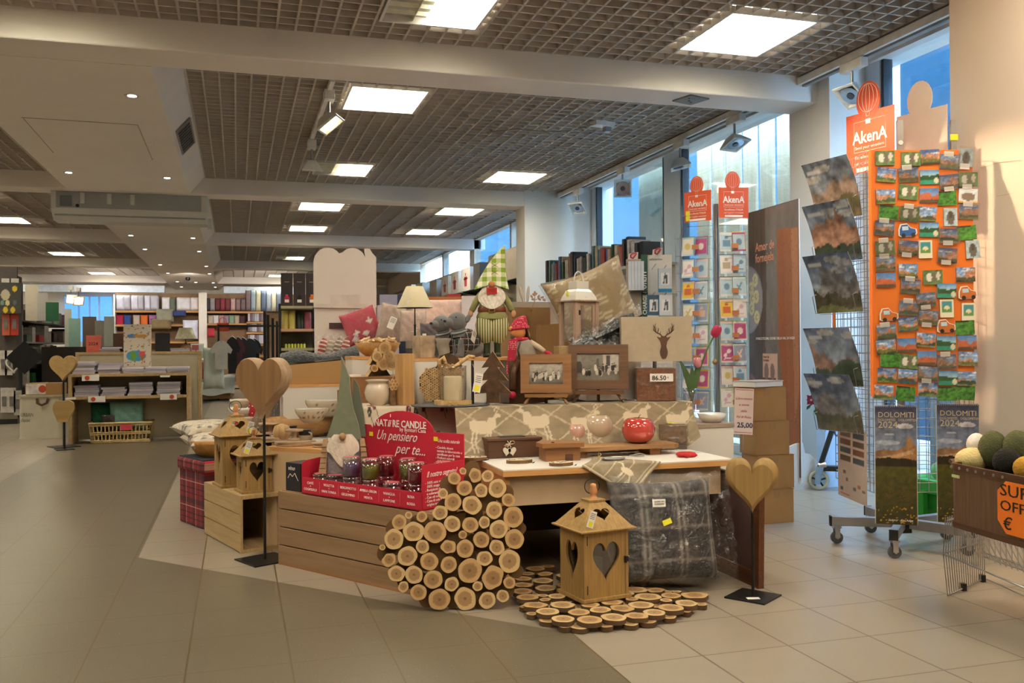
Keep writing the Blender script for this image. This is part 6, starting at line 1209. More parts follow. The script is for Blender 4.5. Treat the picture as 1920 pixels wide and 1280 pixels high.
MG = [[(A_[0]*.2813+1520, A_[1]*.2813+120, A_[2]) for A_ in row] for row in (
 [(493, 628, 0), (665, 635, 0), (795, 620, 1), (920, 652, 2), (1028, 625, 8)], [(498, 740, 1), (652, 740, 1), (790, 755, 5), (925, 785, 1), (1045, 770, 0)], [(497, 885, 2), (643, 855, 0), (787, 877, 3), (907, 895, 4), (1043, 880, 9)],
 [(513, 990, 4), (650, 1000, 0), (767, 1000, 2), (930, 1020, 8), (1047, 985, 1)], [(485, 1095, 1), (645, 1110, 10), (785, 1105, 5), (918, 1145, 1), (1040, 1125, 4)], [(497, 1225, 0), (643, 1225, 1), (762, 1235, 6), (905, 1275, 1), (1080, 1235, 8)])]
MG += [[(A_[0]*.2656+1520, A_[1]*.2656+460, A_[2]) for A_ in row] for row in (
 [(528, 130, 2), (685, 180, 2), (860, 225, 0), (1090, 205, 2)], [(530, 245, 3), (697, 290, 1), (955, 320, 5), (1105, 335, 7)], [(685, 445, 2), (815, 385, 2), (957, 445, 6), (1110, 470, 6)], [(550, 490, 7), (690, 555, 1), (822, 510, 2), (955, 570, 7), (1087, 580, 4)],
 [(537, 612, 2), (675, 705, 3), (805, 668, 2), (952, 690, 5), (1102, 685, 3)], [(533, 715, 2), (685, 820, 0), (817, 795, 3), (957, 820, 1), (1105, 800, 2)], [(555, 808, 4), (677, 925, 2), (820, 905, 2), (965, 935, 5), (1095, 940, 2)], [(535, 915, 1), (660, 1045, 4), (822, 1015, 1), (960, 1045, 4), (1085, 1040, 4)], [(510, 1035, 2)])]
ordn = ['top', 'second', 'third', 'fourth', 'fifth', 'sixth', 'seventh', 'eighth', 'ninth', 'tenth', 'eleventh', 'twelfth', 'thirteenth', 'fourteenth', 'lowest']; coln = ['first', 'second', 'third', 'fourth', 'fifth']
nrm = RK.to_3x3() @ Vector((0, -1, 0)); P0 = RK @ Vector((0, -a_-.014, 0)); RKi = RK.inverted(); rm = random.Random(11); picm = PRINT(.3, .3)
for ri, row in enumerate(MG):
    for ci, (x, y, ty) in enumerate(row):
        r = ray(x, y); s_ = (P0-CP).dot(nrm)/r.dot(nrm); L_ = RKi @ (CP+r*s_); W, H = (.105, .080) if ty not in (6, 8) else (.075, .10)
        W *= 1.02; rot = rm.uniform(-.1, .1)*(1 if ty not in (3, 5, 6) else .3)
        p = mag_pic(ty, ri*5+ci); b = MB(); b.bb((-W/2, .003, 0), (W/2, .009, H)) if ty not in (7, 10) else None
        if ty in (7, 10):
            c1 = '#c06a2a' if ty == 7 else '#2c5a9c'; b = MB(); m1 = M('vehicle_%d' % ty, c1, .3, coat=.4); ol = [(-.05, .015), (-.035, .006), (.035, .006), (.052, .02), (.05, .045), (.02, .055), (.0, .08), (-.035, .078), (-.048, .05)]
            b.prism([(x_*1.05, z_) for x_, z_ in ol], -.006, .0, plane='XZ'); o = b.build('souvenir_magnet', paperw); b = MB(); b.prism([(x_*.9, z_*.88+.004) for x_, z_ in ol], .0, .002, plane='XZ'); b.build('vehicle_print', m1, o)
            b = MB()
            for wx in (-.025, .03): MB().cyl((wx, -.003, .014), (wx, -.001, .014), .012, n=12).build('wheel_print', ink, o)
            b = MB(); b.bb((-.03, -.0035, .042), (.005, -.002, .064)); b.build('window_print', M('pale_blue', '#b9d4e6', .3), o)
        else:
            for v in [0]: p.panel(b, W, H, 0, y=0.)
            o = b.build('souvenir_magnet', picm)
        o.location = RK @ Vector((L_.x, -a_-.012-.009-rm.random()*.003, L_.z-H/2)); o.rotation_euler = (0, 0, rzc)
        o.matrix_world = Matrix.Translation(o.location) @ Matrix.Rotation(rzc, 4, 'Z') @ Matrix.Rotation(rot, 4, 'Y')
        tag(o, '%s magnet of the %s row, %s, on the orange panel' % (coln[ci], ordn[ri], desc[ty]), 'magnet', 'souvenir magnets on the orange panel')
        if ty in (0, 1, 2, 8) and rm.random() < .55:
            q = MB(); up = rm.random() < .6; q.bb((-.035, -.002, H*(.86 if up else -.16)), (.02, -.001, H*(1.2 if up else .16))); q.build('paper_label', paperw, o)
            q = MB(); q.bb((-W/2-.006, -.005, -.008), (W/2+.006, -.004, H+.012)); q.build('plastic_sleeve', GLASS('sleeve', (.97, .97, .97), .06), o)
# calendars in the side pockets
def cal_side(z, sd, kind, lb, tilt=.38, hh=.32):
    T = RK @ TR((-a_-.07, -.02, z), rz=-PI/2) @ TR(rx=-0.); t_ = thing('mountain_calendar', lb, 'calendar', T.translation, rzc-PI/2+.42, 'calendars in the side pockets'); p = mountain(44, 34, sd, kind); p.a = p.a*.42+p.a.mean(axis=2, keepdims=True)*.22; p.rect(.05, .80, .35, .86, '#cfd3da', .7); b = MB()
    W = .36; p.panel(b, W, hh, curve=lambda u, v: ((u-.5)*W, -.02-.26*hh*v*1.3+.02*math.sin(v*PI), v*hh)); b.build('cover_print', PRINT(.25, .3), t_); b = MB(); b.grid(lambda u, v: ((u-.5)*W, -.016-.26*hh*v*1.3+.02*math.sin(v*PI), v*hh), 2, 8); b.build('pages', paperw, t_)
    w_ = MB()
    for sx in (-.16, .16): w_.tube([(sx, .03, .02), (sx, -.05, .0), (sx, -.075, .10), (sx+.04, -.085, .11)], .0025, 5)
    w_.tube([(-.2, .02, -.005), (.2, .02, -.005)], .0025, 4); w_.build('wire_pocket', steel, t_)
    return t_
for i, (z, kd, lb) in enumerate(((1.93, 3, 'topmost grey mountain calendar on the left side of the carousel rack'), (1.68, 1, 'second mountain calendar from the top on the left side of the carousel rack'), (1.38, 2, 'third mountain calendar, dark green cover, left side of the carousel rack'), (.95, 1, 'fourth calendar down, cloudy sky cover, left side of the carousel rack'), (.68, 0, 'lowest upright mountain calendar on the left side of the carousel rack'))): cal_side(z, 31+i*3, kd, lb, hh=.34)
t_ = thing('mountain_calendar', 'pale back cover of a calendar hanging lowest on the left side of the rack', 'calendar', RK @ Vector((-a_-.012, .0, .27)), rzc-PI/2, 'calendars in the side pockets'); p = Pic(40, 60, '#b9a79c'); p.noise(.05, 3)
for (x, y, c) in ((.1, .1, '#2a2a2e'), (.55, .15, '#55504c'), (.85, .16, '#55504c'), (.7, .2, '#a5502c'), (.2, .35, '#7a4a2a'), (.28, .25, '#7a4a2a')): p.rect(x, y, x+.08, y+.035, c)
p.rect(.08, .04, .42, .065, '#a33a2c')
for j in range(4):
    for i in range(2): p.rect(.08+.45*i, .52+.12*j, .45+.45*i, .60+.12*j, ['#5a4436', '#3a4650', '#6d3f2a'][(i+j) % 3])
b = MB(); p.panel(b, .44, .42); b.build('back_cover', PRINT(.3), t_)
# tall hanging calendars
for i, (x0, x1, y1, lb) in enumerate(((1645, 1717, 983, 'tall narrow mountain calendar hanging in front of the rack post'), (1762, 1833, 980, 'tall narrow mountain calendar hanging behind the yarn basket'))):
    r = ray((x0+x1)/2, y1); s_ = (P0+nrm*.03-CP).dot(nrm)/r.dot(nrm); B_ = CP+r*s_; k_ = depth(B_)/FPX; W = (x1-x0)*k_*1.03; H = 222*k_; t_ = thing('mountain_calendar', lb, 'calendar', B_, face(B_)+.12, 'tall hanging calendars')
    p = Pic(48, 140, '#3c3c5a'); p.grad(.55, 1, '#8f9ab0', '#34344f'); p.noise(.15, 2, (3, 6)); p.ell(.72, .83, .2, .022, '#c9c4c8', .9); p.ell(.35, .76, .12, .008, '#b4b4c0', .8); p.ell(.3, .69, .3, .02, '#b9bcc9', .6); p.ridge(.62, .05, 5, '#8c6a4c'); p.poly([(.35, .6), (.72, .66), (.76, .74), (.86, .74), (.9, .68), (1, .66), (1, .5), (.2, .5)], '#9b7048'); p.poly([(.0, .56), (.5, .59), (.95, .645), (.9, .6), (.4, .55)], '#c0a080', .7); p.ridge(.55, .03, 8, '#2b2418'); p.grad(0, .49, '#2f2a14', '#4d4a18'); p.noise(.35, 4, (14, 40)); r9 = random.Random(3)
    for _ in range(46): p.ell(r9.random(), .01+.14*r9.random()**1.2, .018, .005, '#b58a1e')
    for _ in range(30): p.ell(r9.random(), .2+.12*r9.random(), .02, .004, '#6d3a24')
    p.put((p.u < .02) | (p.u > .98), '#cfcabf'); b = MB(); p.panel(b, W, H, y=-.002); b.build('cover_print', PRINT(.3, .3), t_); MB().bb((-W/2, 0, 0), (W/2, .006, H)).build('pages', paperw, t_)
    cm = M('cream_lettering', '#c9b58f', .6); text('DOLOMITI', W*.19, cm, t_, (-W*.42, -.004, H*.905), name='title', sx=.95); text('DOLOMITES · DOLOMITEN', W*.085, cm, t_, (-W*.42, -.004, H*.873), name='subtitle', sx=.9); text('2024', W*.235, cm, t_, (-W*.42, -.004, H*.815), name='year'); text('Südtirol · Alto Adige', W*.07, white_txt, t_, (-W*.2, -.004, H*.03), name='subtitle', shear=.3)
    b = MB()
    for j in range(22): b.cyl((-W*.46+j*W*.92/21, -.004, H-.005), (-W*.46+j*W*.92/21, .008, H+.003), .0022, n=5)
    b.build('spiral_binding', steel, t_); MB().tube([(-W*.48, .002, H+.004), (-W*.12, .002, H+.004), (0, .002, H+.018), (W*.12, .002, H+.004), (W*.48, .002, H+.004)], .0015, 5).build('hanger', steel, t_)
# ================================================================ YARN BASKET ON WIRE STAND
A0 = Vector(FL(1778, 868, .655)); A1 = Vector(FL(1925, 897, .655)); dx = (A1-A0); dx.z = 0; rzb = math.atan2(dx.y, dx.x)
t = thing('yarn_basket', 'brown bamboo-look basket on a wire stand at the right edge of the photo', 'basket', (A0.x, A0.y, 0), rzb); bam = stripes('bamboo_slats', '#5c4330', '#49321f', 0, .012, .9); bam = WOOD('bamboo_dark', '#6b4f38', '#47311f', 2, 9, .6)
def rr_ol(x0, y0, x1, y1, r): return arc(x1-r, y1-r, r, 0, PI/2, 5)+arc(x0+r, y1-r, r, PI/2, PI, 5)+arc(x0+r, y0+r, r, PI, PI*1.5, 5)+arc(x1-r, y0+r, r, PI*1.5, 2*PI, 5)
o1 = rr_ol(0, 0, .80, .40, .05); i1 = rr_ol(.012, .012, .788, .388, .04)
MB().ring(o1, i1, .385, .64, plane='XY').build('basket_wall', bam, t); MB().ring(rr_ol(-.005, -.005, .805, .405, .052), i1, .628, .66, plane='XY').build('leather_rim', darkw, t); MB().ring(rr_ol(-.005, -.005, .805, .405, .052), i1, .375, .40, plane='XY').build('leather_rim', darkw, t); MB().prism(i1, .385, .392).build('basket_floor', darkw, t)
for i in range(7): MB().cyl((.03+i*.055, -.008, .643), (.03+i*.055, -.003, .643), .007, n=10).build('rivet', steel, t)
b = MB(); b.prism([(-.13, .645), (-.12, .66), (-.02, .60), (.0, .57), (-.03, .58)], .0, .03, plane='XZ'); b.build('handle', darkw, t, loc=(0, .12, 0), bev=.006)
MB().rbox((.065, -.010, .605), (.05, .006, .012), .002).build('green_label', M('pale_green', '#b9c08a', .6), t)
for nm, z in (('lower', 0),):
    w_ = MB(); P1, P2 = Vector((-.005, .03, 0)), Vector((.03, .36, 0))
    P1 = Vector(FL(1777, 1120)); P2 = Vector(FL(1846, 1088)); inv = (Matrix.Translation((A0.x, A0.y, 0)) @ Matrix.Rotation(rzb, 4, 'Z')).inverted(); P1 = inv @ P1; P2 = inv @ P2
    def q(f, z, bulge=0): p = P1.lerp(P2, f); return Vector((p.x-bulge, p.y, z))
    for i in range(19): f = i/18; w_.tube([q(f, .01), q(f, .20, .03*(1-f)), q(f, .375, .01)], .0025, 4)
    w_.tube([q(0, .01), q(1, .01)], .004, 5); w_.tube([q(0, .20, .03), q(1, .20)], .004, 5); w_.tube([q(0, .36), q(1, .36)], .004, 5); w_.build('side_wire_panel', steelm, t)
    w_ = MB(); P3 = P2+Vector((.62, -.02, 0))
    for i in range(16): p = P2.lerp(P3, i/15); w_.tube([p+Vector((0, 0, .12)), p+Vector((.0, 0, .375))], .0025, 4); w_.tube([p+Vector((0, -.03, .12)), p+Vector((.04, -.20, .375))], .0022, 4)
    for z in (.12, .14, .32): w_.tube([P2+Vector((0, 0, z)), P3+Vector((0, 0, z))], .004, 5)
    w_.tube([q(0, .20, .03)+Vector((0, 0, .0)), q(0, .2, .03)+Vector((.66, -.02, -.02))], .0045, 5)
    w_.tube([P2+Vector((0, 0, .012)), P3+Vector((0, -.05, .012))], .003, 5); w_.build('rear_wire_panel', steel, t)
    for f in (.4, .93): MB().bb(tuple(q(f, .0)-Vector((.015, .01, 0))), tuple(q(f, .035)+Vector((.015, .01, 0)))).build('plastic_foot', blackp, t)
    for X_ in (.76,): MB().cyl((X_, .03, 0), (X_, .03, .38), .004, n=6).build('leg_wire', steelm, t); MB().cyl((X_, .36, 0), (X_, .36, .38), .004, n=6).build('leg_wire', steelm, t)
og = M('neon_orange', '#e8761c', .55, var=.02, emit=0); sg = thing('price_sign', 'bright orange eight-sided SUPER OFFERTA sign on the basket front', 'sign', (Matrix.Translation((A0.x, A0.y, 0)) @ Matrix.Rotation(rzb, 4, 'Z')) @ Vector((.335, -.010, .415)), rzb)
MB().prism([(.05, 0), (.37, 0), (.41, .05), (.41, .17), (.37, .215), (.05, .215), (0, .17), (0, .05)], 0, .002, plane='XZ').build('card', og, sg); mk = M('marker_black', '#1c1712', .7)
text('SUPER', .068, mk, sg, (.016, -.004, .155), name='handwriting', sx=1.45); text('OFFERTA', .06, mk, sg, (.016, -.004, .095), name='handwriting', sx=1.4); text('€', .07, mk, sg, (.03, -.004, .02), name='handwriting', shear=.15, sx=1.2)
BK = Matrix.Translation((A0.x, A0.y, 0)) @ Matrix.Rotation(rzb, 4, 'Z')
def yarnball(x, y, z, r, m, lb, R=None, bands=60):
    t_ = thing('yarn_ball', lb, 'yarn', PD(x, y, z), .2, 'yarn balls in the basket'); b = MB(); b.sphere((0, 0, 0), r, 44, 26, fn=lambda q: 1+.035*math.sin(bands*(q.x*.5+q.z*.25+.3*q.y*q.x)), R=R); b.build('yarn', m, t_); return t_
yg = M('yarn_olive', '#4c4f2e', .95, var=.2, sc=30, bump=.6, bsc=120); yc = M('yarn_cream', '#cdbb83', .95, var=.1, sc=30, bump=.6, bsc=120); yk = M('yarn_black', '#1a1712', .95, var=.2, bump=.6, bsc=120)
yarnball(1822, 862, 4.16, (.085, .06, .055), yc, 'cream yarn ball at the left of the basket'); yarnball(1862, 843, 4.12, (.062, .06, .085), yg, 'olive green yarn ball left of centre in the basket'); yarnball(1908, 843, 4.05, (.066, .06, .085), yg, 'olive green yarn ball at the right edge of the photo'); yarnball(1888, 866, 3.95, (.06, .055, .06), yk, 'black yarn ball between the olive ones, in front')
for x_, y_, z_ in ((.15, .2, .48), (.32, .2, .48), (.48, .2, .5)): o_ = yarnball(1900, 900, 4, (.085, .09, .085), yg, 'olive yarn ball in the lower layer hidden inside the basket'); o_.location = BK @ Vector((x_, y_, z_))
yarnball(1924, 878, 3.85, (.05, .05, .05), M('yarn_mustard', '#b5872c', .95, bump=.6, bsc=120), 'mustard yarn ball at the right edge of the basket')
t_ = thing('yarn_label_ball', 'white printed oval yarn label ball on top of the cream yarn', 'yarn', PD(1830, 832, 4.24), .3, 'yarn balls in the basket'); MB().sphere((0, 0, 0), (.045, .04, .052), 20, 14, R=Matrix.Rotation(.5, 3, 'Y')).build('wrapper', M('label_white', '#cfc8bf', .6, var=.15, sc=60), t_)
# ================================================================ WINDOW NOOK
def flower():
    p = PX(1535, 752, 4.86); t_ = thing('poinsettia', 'red artificial poinsettia flowers fixed to the white pillar', 'flower', p, -PI/2+.5)
    rm_ = M('red_petal', '#a3182f', .6, var=.2, sc=40); 
    for (cx, cz, s_) in ((-.055, .01, 1.), (.05, -.01, 1.)):
        b = MB()
        for i in range(8): a = i*PI/4+.2*cx; L_ = .062*s_*(1 if i % 2 else .8); d = Vector((math.cos(a), 0, math.sin(a))); n_ = Vector((-math.sin(a), 0, math.cos(a))); o = Vector((cx, -.02, cz)); b.add([o, o+d*L_*.5+n_*.02+Vector((0, -.01, 0)), o+d*L_+Vector((0, .0, 0)), o+d*L_*.5-n_*.02+Vector((0, -.01, 0))], [(0, 1, 2), (0, 2, 3)], 0)
        b.build('bloom', rm_, t_); MB().sphere((cx, -.028, cz), .010, 8, 6).build('stamens', M('pale_yellow', '#d8c88a', .7), t_)
    b = MB(); b.add([(0, -.01, -.03), (-.04, -.02, -.09), (.0, -.01, -.15), (.06, -.02, -.09)], [(0, 1, 2, 3)]); b.add([(-.06, -.01, -.02), (-.1, -.02, -.05), (-.11, -.01, -.08), (-.07, -.02, -.06)], [(0, 1, 2, 3)]); b.build('leaf', M('dark_leaf', '#1e5a34', .5, var=.2), t_)
flower()
# poster stand
pX = 4.43; y0, y1 = 6.47, 7.28; ptz, pbz = 2.385, .10
t = thing('poster_stand', 'tall cardboard poster with dark wood and trout picture reading Amor de fornejela', 'poster', (pX, (y0+y1)/2, 0), -PI/2-.045)
W = y1-y0+.02; p = Pic(90, 240, '#4a3a32'); p.grad(0, 1, '#53402f', '#3f3029'); p.noise(.3, 6, (20, 3)); p.rect(0, 0, .36, 1, '#5a3f30', .45)
for x in (.1, .27): p.line(x, 0, x+.01, 1, .004, '#241a16')
p.poly([(.36, 1), (1, 1), (1, .4), (.62, 0), (.40, 0), (.44, .25), (.34, .48), (.38, .7), (.36, .85)], '#6c6765'); p.noise(.22, 9, (12, 14)); p.poly([(.58, .91), (.99, .90), (1, .5), (.98, .07), (.90, .0), (.74, .04), (.70, .2), (.60, .5)], '#925a3e'); p.poly([(.62, .90), (.72, .9), (.74, .5), (.78, .12), (.70, .2), (.62, .5)], '#8f4f2e', .7); p.poly([(.86, .9), (.98, .9), (.98, .3), (.9, .2)], '#b98a6c', .5)
r10 = random.Random(5)
for _ in range(60): p.ell(.62+.36*r10.random(), .1+.78*r10.random(), .005, .002, '#5a2c18')
p.ell(-.03, .655, .33, .135, '#8d8489'); p.ell(-.03, .655, .31, .125, '#989096')
for (x, y) in ((.14, .73), (.05, .70), (.08, .66), (.16, .665), (.06, .62), (.17, .585)): p.ell(x, y, .06, .026, '#d8cda0'); p.ell(x, y, .03, .012, '#b5a878'); p.ell(x+.01, y, .015, .006, '#e0d8b4')
p.ell(-.05, .20, .33, .17, '#8a5a44'); p.ell(-.05, .20, .29, .15, '#6d4534')
p.rect(.28, .285, .58, .445, '#c9a795'); p.rect(.28, .335, .55, .35, '#4a2f28')
for (x) in (.36, .48): p.ell(x, .375, .045, .032, '#7d625c'); p.rect(x-.03, .37, x+.03, .4, '#7d625c')
p.noise(.06, 12, (30, 60)); b = MB(); p.panel(b, W, ptz-pbz, y=-.006); o = b.build('poster_print', PRINT(.35, .2), t, loc=(0, 0, pbz)); MB().bb((-W/2, -.004, pbz-.04), (W/2, .006, ptz)).build('board', paperw, t)
tp = M('salmon_lettering', '#e0a184', .6); text('Amor de\nfornejela', .11, tp, t, (-W*.34, -.009, 2.02), name='title', bold=.001, sx=.8, line=.9); text('19 RICETTE DAL CUORE DELLA VAL DI FASSA', .032, white_txt, t, (-W*.35, -.009, 1.235), name='subtitle', sx=.98); text('Amor de\nfornejela', .034, M('dark_red_ink', '#6d2a24', .6), t, (-W*.20, -.009, 1.075), name='title', sx=.8, line=.85)
ft = MB(); ft.prism([(-.36, 0), (.17, 0)]+arc(.0, .0, .17, 0, PI/2, 6, .30)+arc(-.02, 0, .34, PI/2, PI, 10, .385)[0:], 0, .018, plane='XZ'); f_ = ft.build('rounded_foot', wlam, t); f_.matrix_parent_inverse = Matrix(); f_.matrix_local = (Matrix.Translation((pX, (y0+y1)/2, 0)) @ Matrix.Rotation(-PI/2-.045, 4, 'Z')).inverted() @ Matrix.Translation((4.46, 6.50, 0))
# carton stack, book, placard
cs = Vector((3.28, 5.42, 0)); cs = Vector(PD(1411, 760, 6.05)); cs.z = 0; rzs = face(cs)+.55
def mv(M4, v): return M4 @ Vector(v)
CSM = Matrix.Translation(cs) @ Matrix.Rotation(rzs, 4, 'Z'); tape = M('brown_tape', '#a37f55', .3, coat=.3)
zz = 0
for i, (dx_, dw, lb) in enumerate(((.06, .26, 'lowest kraft carton of the stack by the poster'), (.055, .26, 'second carton from the floor in the stack by the poster'), (.04, .26, 'third carton in the stack, below the topmost, by the poster'), (0, .26, 'topmost kraft carton under the thick white book'))):
    H = .228; t_ = thing('kraft_box', lb, 'box', mv(CSM, (dx_*.8, .0+.01*i, zz)), rzs+.02*(i % 2), 'kraft cartons by the poster'); MB().bb((0, 0, 0), (dw+.02*(i % 2), .20, H-.001)).build('body', kraft, t_, bev=.002)
    MB().bb((.11, -.001, H-.06), (.155, 0, H-.002)).build('tape', tape, t_); MB().bb((.11, -.001, 0), (.155, 0, .045)).build('tape', tape, t_); MB().bb((-.001, -.002, H-.004), (dw+.002+.02*(i % 2), .0, H-.001)).build('flap_edge', kraftd, t_); zz += H
t_ = thing('thick_book', 'thick white book with dark printed cover lying on the carton stack', 'book', mv(CSM, (-.0, .0, zz)), rzs+.3); MB().bb((0, -.02, 0), (.28, .17, .035)).build('pages', paperw, t_, bev=.002); MB().bb((-.003, -.024, .035), (.283, .173, .039)).build('cover', M('book_cover', '#a89c8c', .4, var=.4, sc=12), t_)
P = PD(1393, 815, 5.85); t_ = thing('price_placard', 'white paper placard with red handwriting and price 25,00 hanging by the cartons', 'sign', (P.x, P.y, P.z), face(P)-.1, ry=.04); k_ = kpx(P)
MB().rbox((0, 0, 44*k_), (35*k_, .002, 86*k_), .0009).build('paper', M('pinkish_paper', '#e3cfca', .6, var=.02), t_); rd_ = M('red_ink', '#b03a44', .6)
for i, s_ in enumerate(('Libro ricette', 'e storia', 'della', 'Val di Fassa')): text(s_, 6.6*k_, rd_, t_, (0, -.003, (66-i*11.5)*k_), shear=.3, align='CENTER', name='handwriting', sx=.9)
text('25,00', 13*k_, M('navy_ink', '#1d2347', .6), t_, (3*k_, -.003, 14*k_), align='CENTER', name='price', bold=.0008); MB().bb((-16*k_, -.002, 84*k_), (16*k_, -.001, 85*k_)).build('red_rule', rd_, t_); MB().bb((-16*k_, -.002, 4*k_), (16*k_, -.001, 5*k_)).build('red_rule', rd_, t_)
# floor stand that carries the placard
MB().cyl((0, .004, 0), (0, .02, -P.z), .004, n=6).build('rod', steelm, t_, loc=(0, .01, 0))
# ================================================================ CARD CAROUSEL BY THE WINDOW
cc = Vector(PD(1345, 700, 8.2)); cc.z = 0; rzk = face(cc); t = thing('card_carousel', 'revolving greeting card rack with two orange balloon headers by the window', 'display rack', cc, rzk); k_ = 8.2/FPX
MB().cyl((0, 0, .05), (0, 0, 2.46), .018, n=12).build('centre_pole', steel, t); MB().lathe([(.25, 0), (.25, .02), (.03, .05), (0, .05)], n=24).build('base', steelm, t)
MB().sphere((-.02, -.03, 1.04), .024, 14, 10).build('knob', lantw, t)
TL = TR((-33*k_, -.07, 2.30), rz=-.42); TRr = TR((32*k_, -.07, 2.32), rz=.30)
header(t, TL, .26, .27, orange2, orange2, True, s=.55); header(t, TRr, .27, .27, orange2, orange2, True, s=.55); b = MB(); b.T = TL; b.bb((-.115, -.006, .01), (-.075, -.005, .10)); b.build('yellow_label', yel, t)
b = MB()
for x in (-.30, -.02, .02, .28):
    b.cyl((x, -.03, .2), (x, -.03, 2.45), .0035, n=5)
for j in range(22):
    z = .3+j*.098; b.cyl((-.30, -.03, z), (-.02, -.05, z), .002, n=4); b.cyl((.02, -.05, z), (.28, -.03, z), .002, n=4)
for x in (-.36, -.32): b.cyl((x, -.0, .3), (x, .0, 2.2), .003, n=5)
for j in range(12): b.cyl((-.36, 0, .4+j*.16), (-.30, 0, .4+j*.16), .0025, n=4)
b.build('wire_frame', steel, t)
CK = Matrix.Translation(cc) @ Matrix.Rotation(rzk, 4, 'Z'); cards = [('#e7e1dc', '#d7a8b8'), ('#8fb0c8', '#dcd0b0'), ('#b04a7a', '#e8d8d0'), ('#e0d8c8', '#c8b060'), ('#b8ccd8', '#6a8aa8'), ('#e6c8c4', '#a83a48'), ('#efe6e0', '#b8a890'), ('#9098b0', '#e0b8a0'), ('#d8e0e0', '#88a870'), ('#e0b848', '#c86030')]
rk = random.Random(4); sidec = ('left', 'right')
for r_ in range(8):
    for c_ in range(4):
        x = (-50+24.5*c_ if c_ < 2 else 17+23*(c_-2))*k_; z = 2.19-r_*.198-(.03 if c_ < 2 else 0)
        bgc, fg = cards[rk.randrange(10)]; p = Pic(12, 17, bgc); p.put((p.u < .08) | (p.u > .92) | (p.v < .06) | (p.v > .94), cards[rk.randrange(10)][0]); s_ = rk.randrange(4)
        if s_ == 0: p.ell(.5, .5, .22, .2, fg)
        elif s_ == 1: p.rect(.25, .25, .75, .6, fg); p.ell(.5, .75, .12, .08, fg)
        elif s_ == 2: p.ell(.35, .4, .12, .12, fg); p.ell(.62, .6, .15, .12, fg); p.line(.2, .2, .8, .25, .03, fg)
        else: p.line(.3, .3, .7, .7, .05, fg); p.line(.3, .6, .6, .3, .05, fg)
        p.noise(.06, r_*4+c_); b = MB(); p.panel(b, .118, .168, curve=lambda u, v: ((u-.5)*.118, -.04+.03*(1-v)*0-.0, v*.168)); env = '#%02x%02x%02x' % tuple(rk.choice([(170, 40, 100), (60, 120, 170), (220, 200, 90), (200, 60, 60), (225, 220, 215), (90, 140, 90)]))
        b.bb((-.059, -.038, .004), (.062, -.033, .176), 1); o = b.build('greeting_card', [PRINT(.5), M('envelope_'+env[1:], env, .6)])
        o.matrix_world = CK @ TR((x, -.02, z-.17), rx=-.12, rz=(-.38 if c_ < 2 else .28), ry=rk.uniform(-.03, .03)); tag(o, 'greeting card, row %d from the top, %s column of the card rack' % (r_+1, ('first', 'second', 'third', 'last')[c_]), 'greeting card', 'greeting cards on the wire rack')
    for s_ in (0, 1):
        x = (-38 if s_ == 0 else 34)*k_; MB().rbox((x, -.085, 2.19-r_*.198-.12), (.06, .003, .042), .001).build('orange_price_card', M('brown_orange', '#b5744a', .6), t)
# wrapped pack / thin mobile wire stand left of it: phone accessory display
P = PD(1215, 600, 7.0); P.z = 0; t = thing('accessory_display', 'white phone accessory display with dark green CHARGE & UTILITY stripe and hooks', 'display stand', P, face(P)); k_ = 7.0/FPX
def zz_(y): return CH+(646-y)*k_
MB().bb((0, 0, .05), (45*k_, .02, zz_(478))).build('white_panel', wlam, t); MB().bb((-40*k_, .0, .05), (-12*k_, .02, zz_(485))).build('beige_panel', M('grey_beige', '#a39384', .6), t); MB().bb((-12*k_, -.012, .05), (0, .025, zz_(477))).build('green_stripe', M('deep_green', '#1f4a3c', .5), t); MB().bb((-.12, -.0, 0), (.2, .3, .05)).build('base', wlam, t)
o = text('CHARGE & UTILITY', 9.5*k_, white_txt, t, (-2.5*k_, -.014, zz_(590)), name='stripe_lettering', bold=.0018); o.rotation_euler = (PI/2, -PI/2, 0)
lr = M('logo_red', '#a8283c', .4)
for (x, y) in ((18, 478), (-27, 485)):
    MB().prism([((x-9)*k_, zz_(y)), ((x+9)*k_, zz_(y)), ((x+10)*k_, zz_(y-13)), ((x-8)*k_, zz_(y-10))], -.004, .0, plane='XZ').build('logo_tab', wlam, t); MB().tube([((x+q[0])*k_, -.006, zz_(y-q[1])) for q in ((5, 12), (0, 11), (-4, 8), (-4, 3), (0, 1), (3, 5), (7, 11))], .006, 6).build('logo_swirl', lr, t); text('cellularline', 5.6*k_, ink, t, ((x-15)*k_, -.004, zz_(y+10)), name='logo_lettering')
hk = 0
for (x, y, bx, lb) in ((8, 505, None, ''), (27, 508, ('#c8d0d8', '#1b7fb5'), 'hanging clear pack with blue side, upper right hook of the accessory display'), (6, 557, ('#3f5a72', '#d8e2ea'), 'blister pack, lower left hook of the accessory display'), (28, 557, ('#d8dce0', '#8fa8b8'), 'white blister pack, lower right hook of the accessory display')):
    MB().tube([(x*k_, 0, zz_(y)), ((x+16)*k_-.02, -.06, zz_(y-9))] if 0 else [(x*k_, 0, zz_(y)), (x*k_+.03, -.14, zz_(y)+.03)], .004, 6).build('hook', steel, t)
    if bx:
        q = Matrix.Translation(P) @ Matrix.Rotation(face(P), 4, 'Z') @ Vector((x*k_+.02, -.10, zz_(y)-.17)); p = Pic(14, 24, bx[0]); p.rect(.2, .3, .8, .8, '#e8ecf0'); p.line(.4, .4, .5, .75, .05, '#4a4e54'); p.line(.6, .4, .62, .7, .05, '#4a4e54'); p.rect(0, 0, 1, .15, bx[1]); b = MB(); p.panel(b, .10, .18); b.bb((-.05, .002, 0), (.05, .02, .18), 1); o = b.build('blister_pack', [PRINT(.3), M('pack_side', '#1b7fb5', .4)], loc=q); o.rotation_euler = (0, 0, face(P)+.2); tag(o, lb, 'blister pack', 'packs on the accessory display')
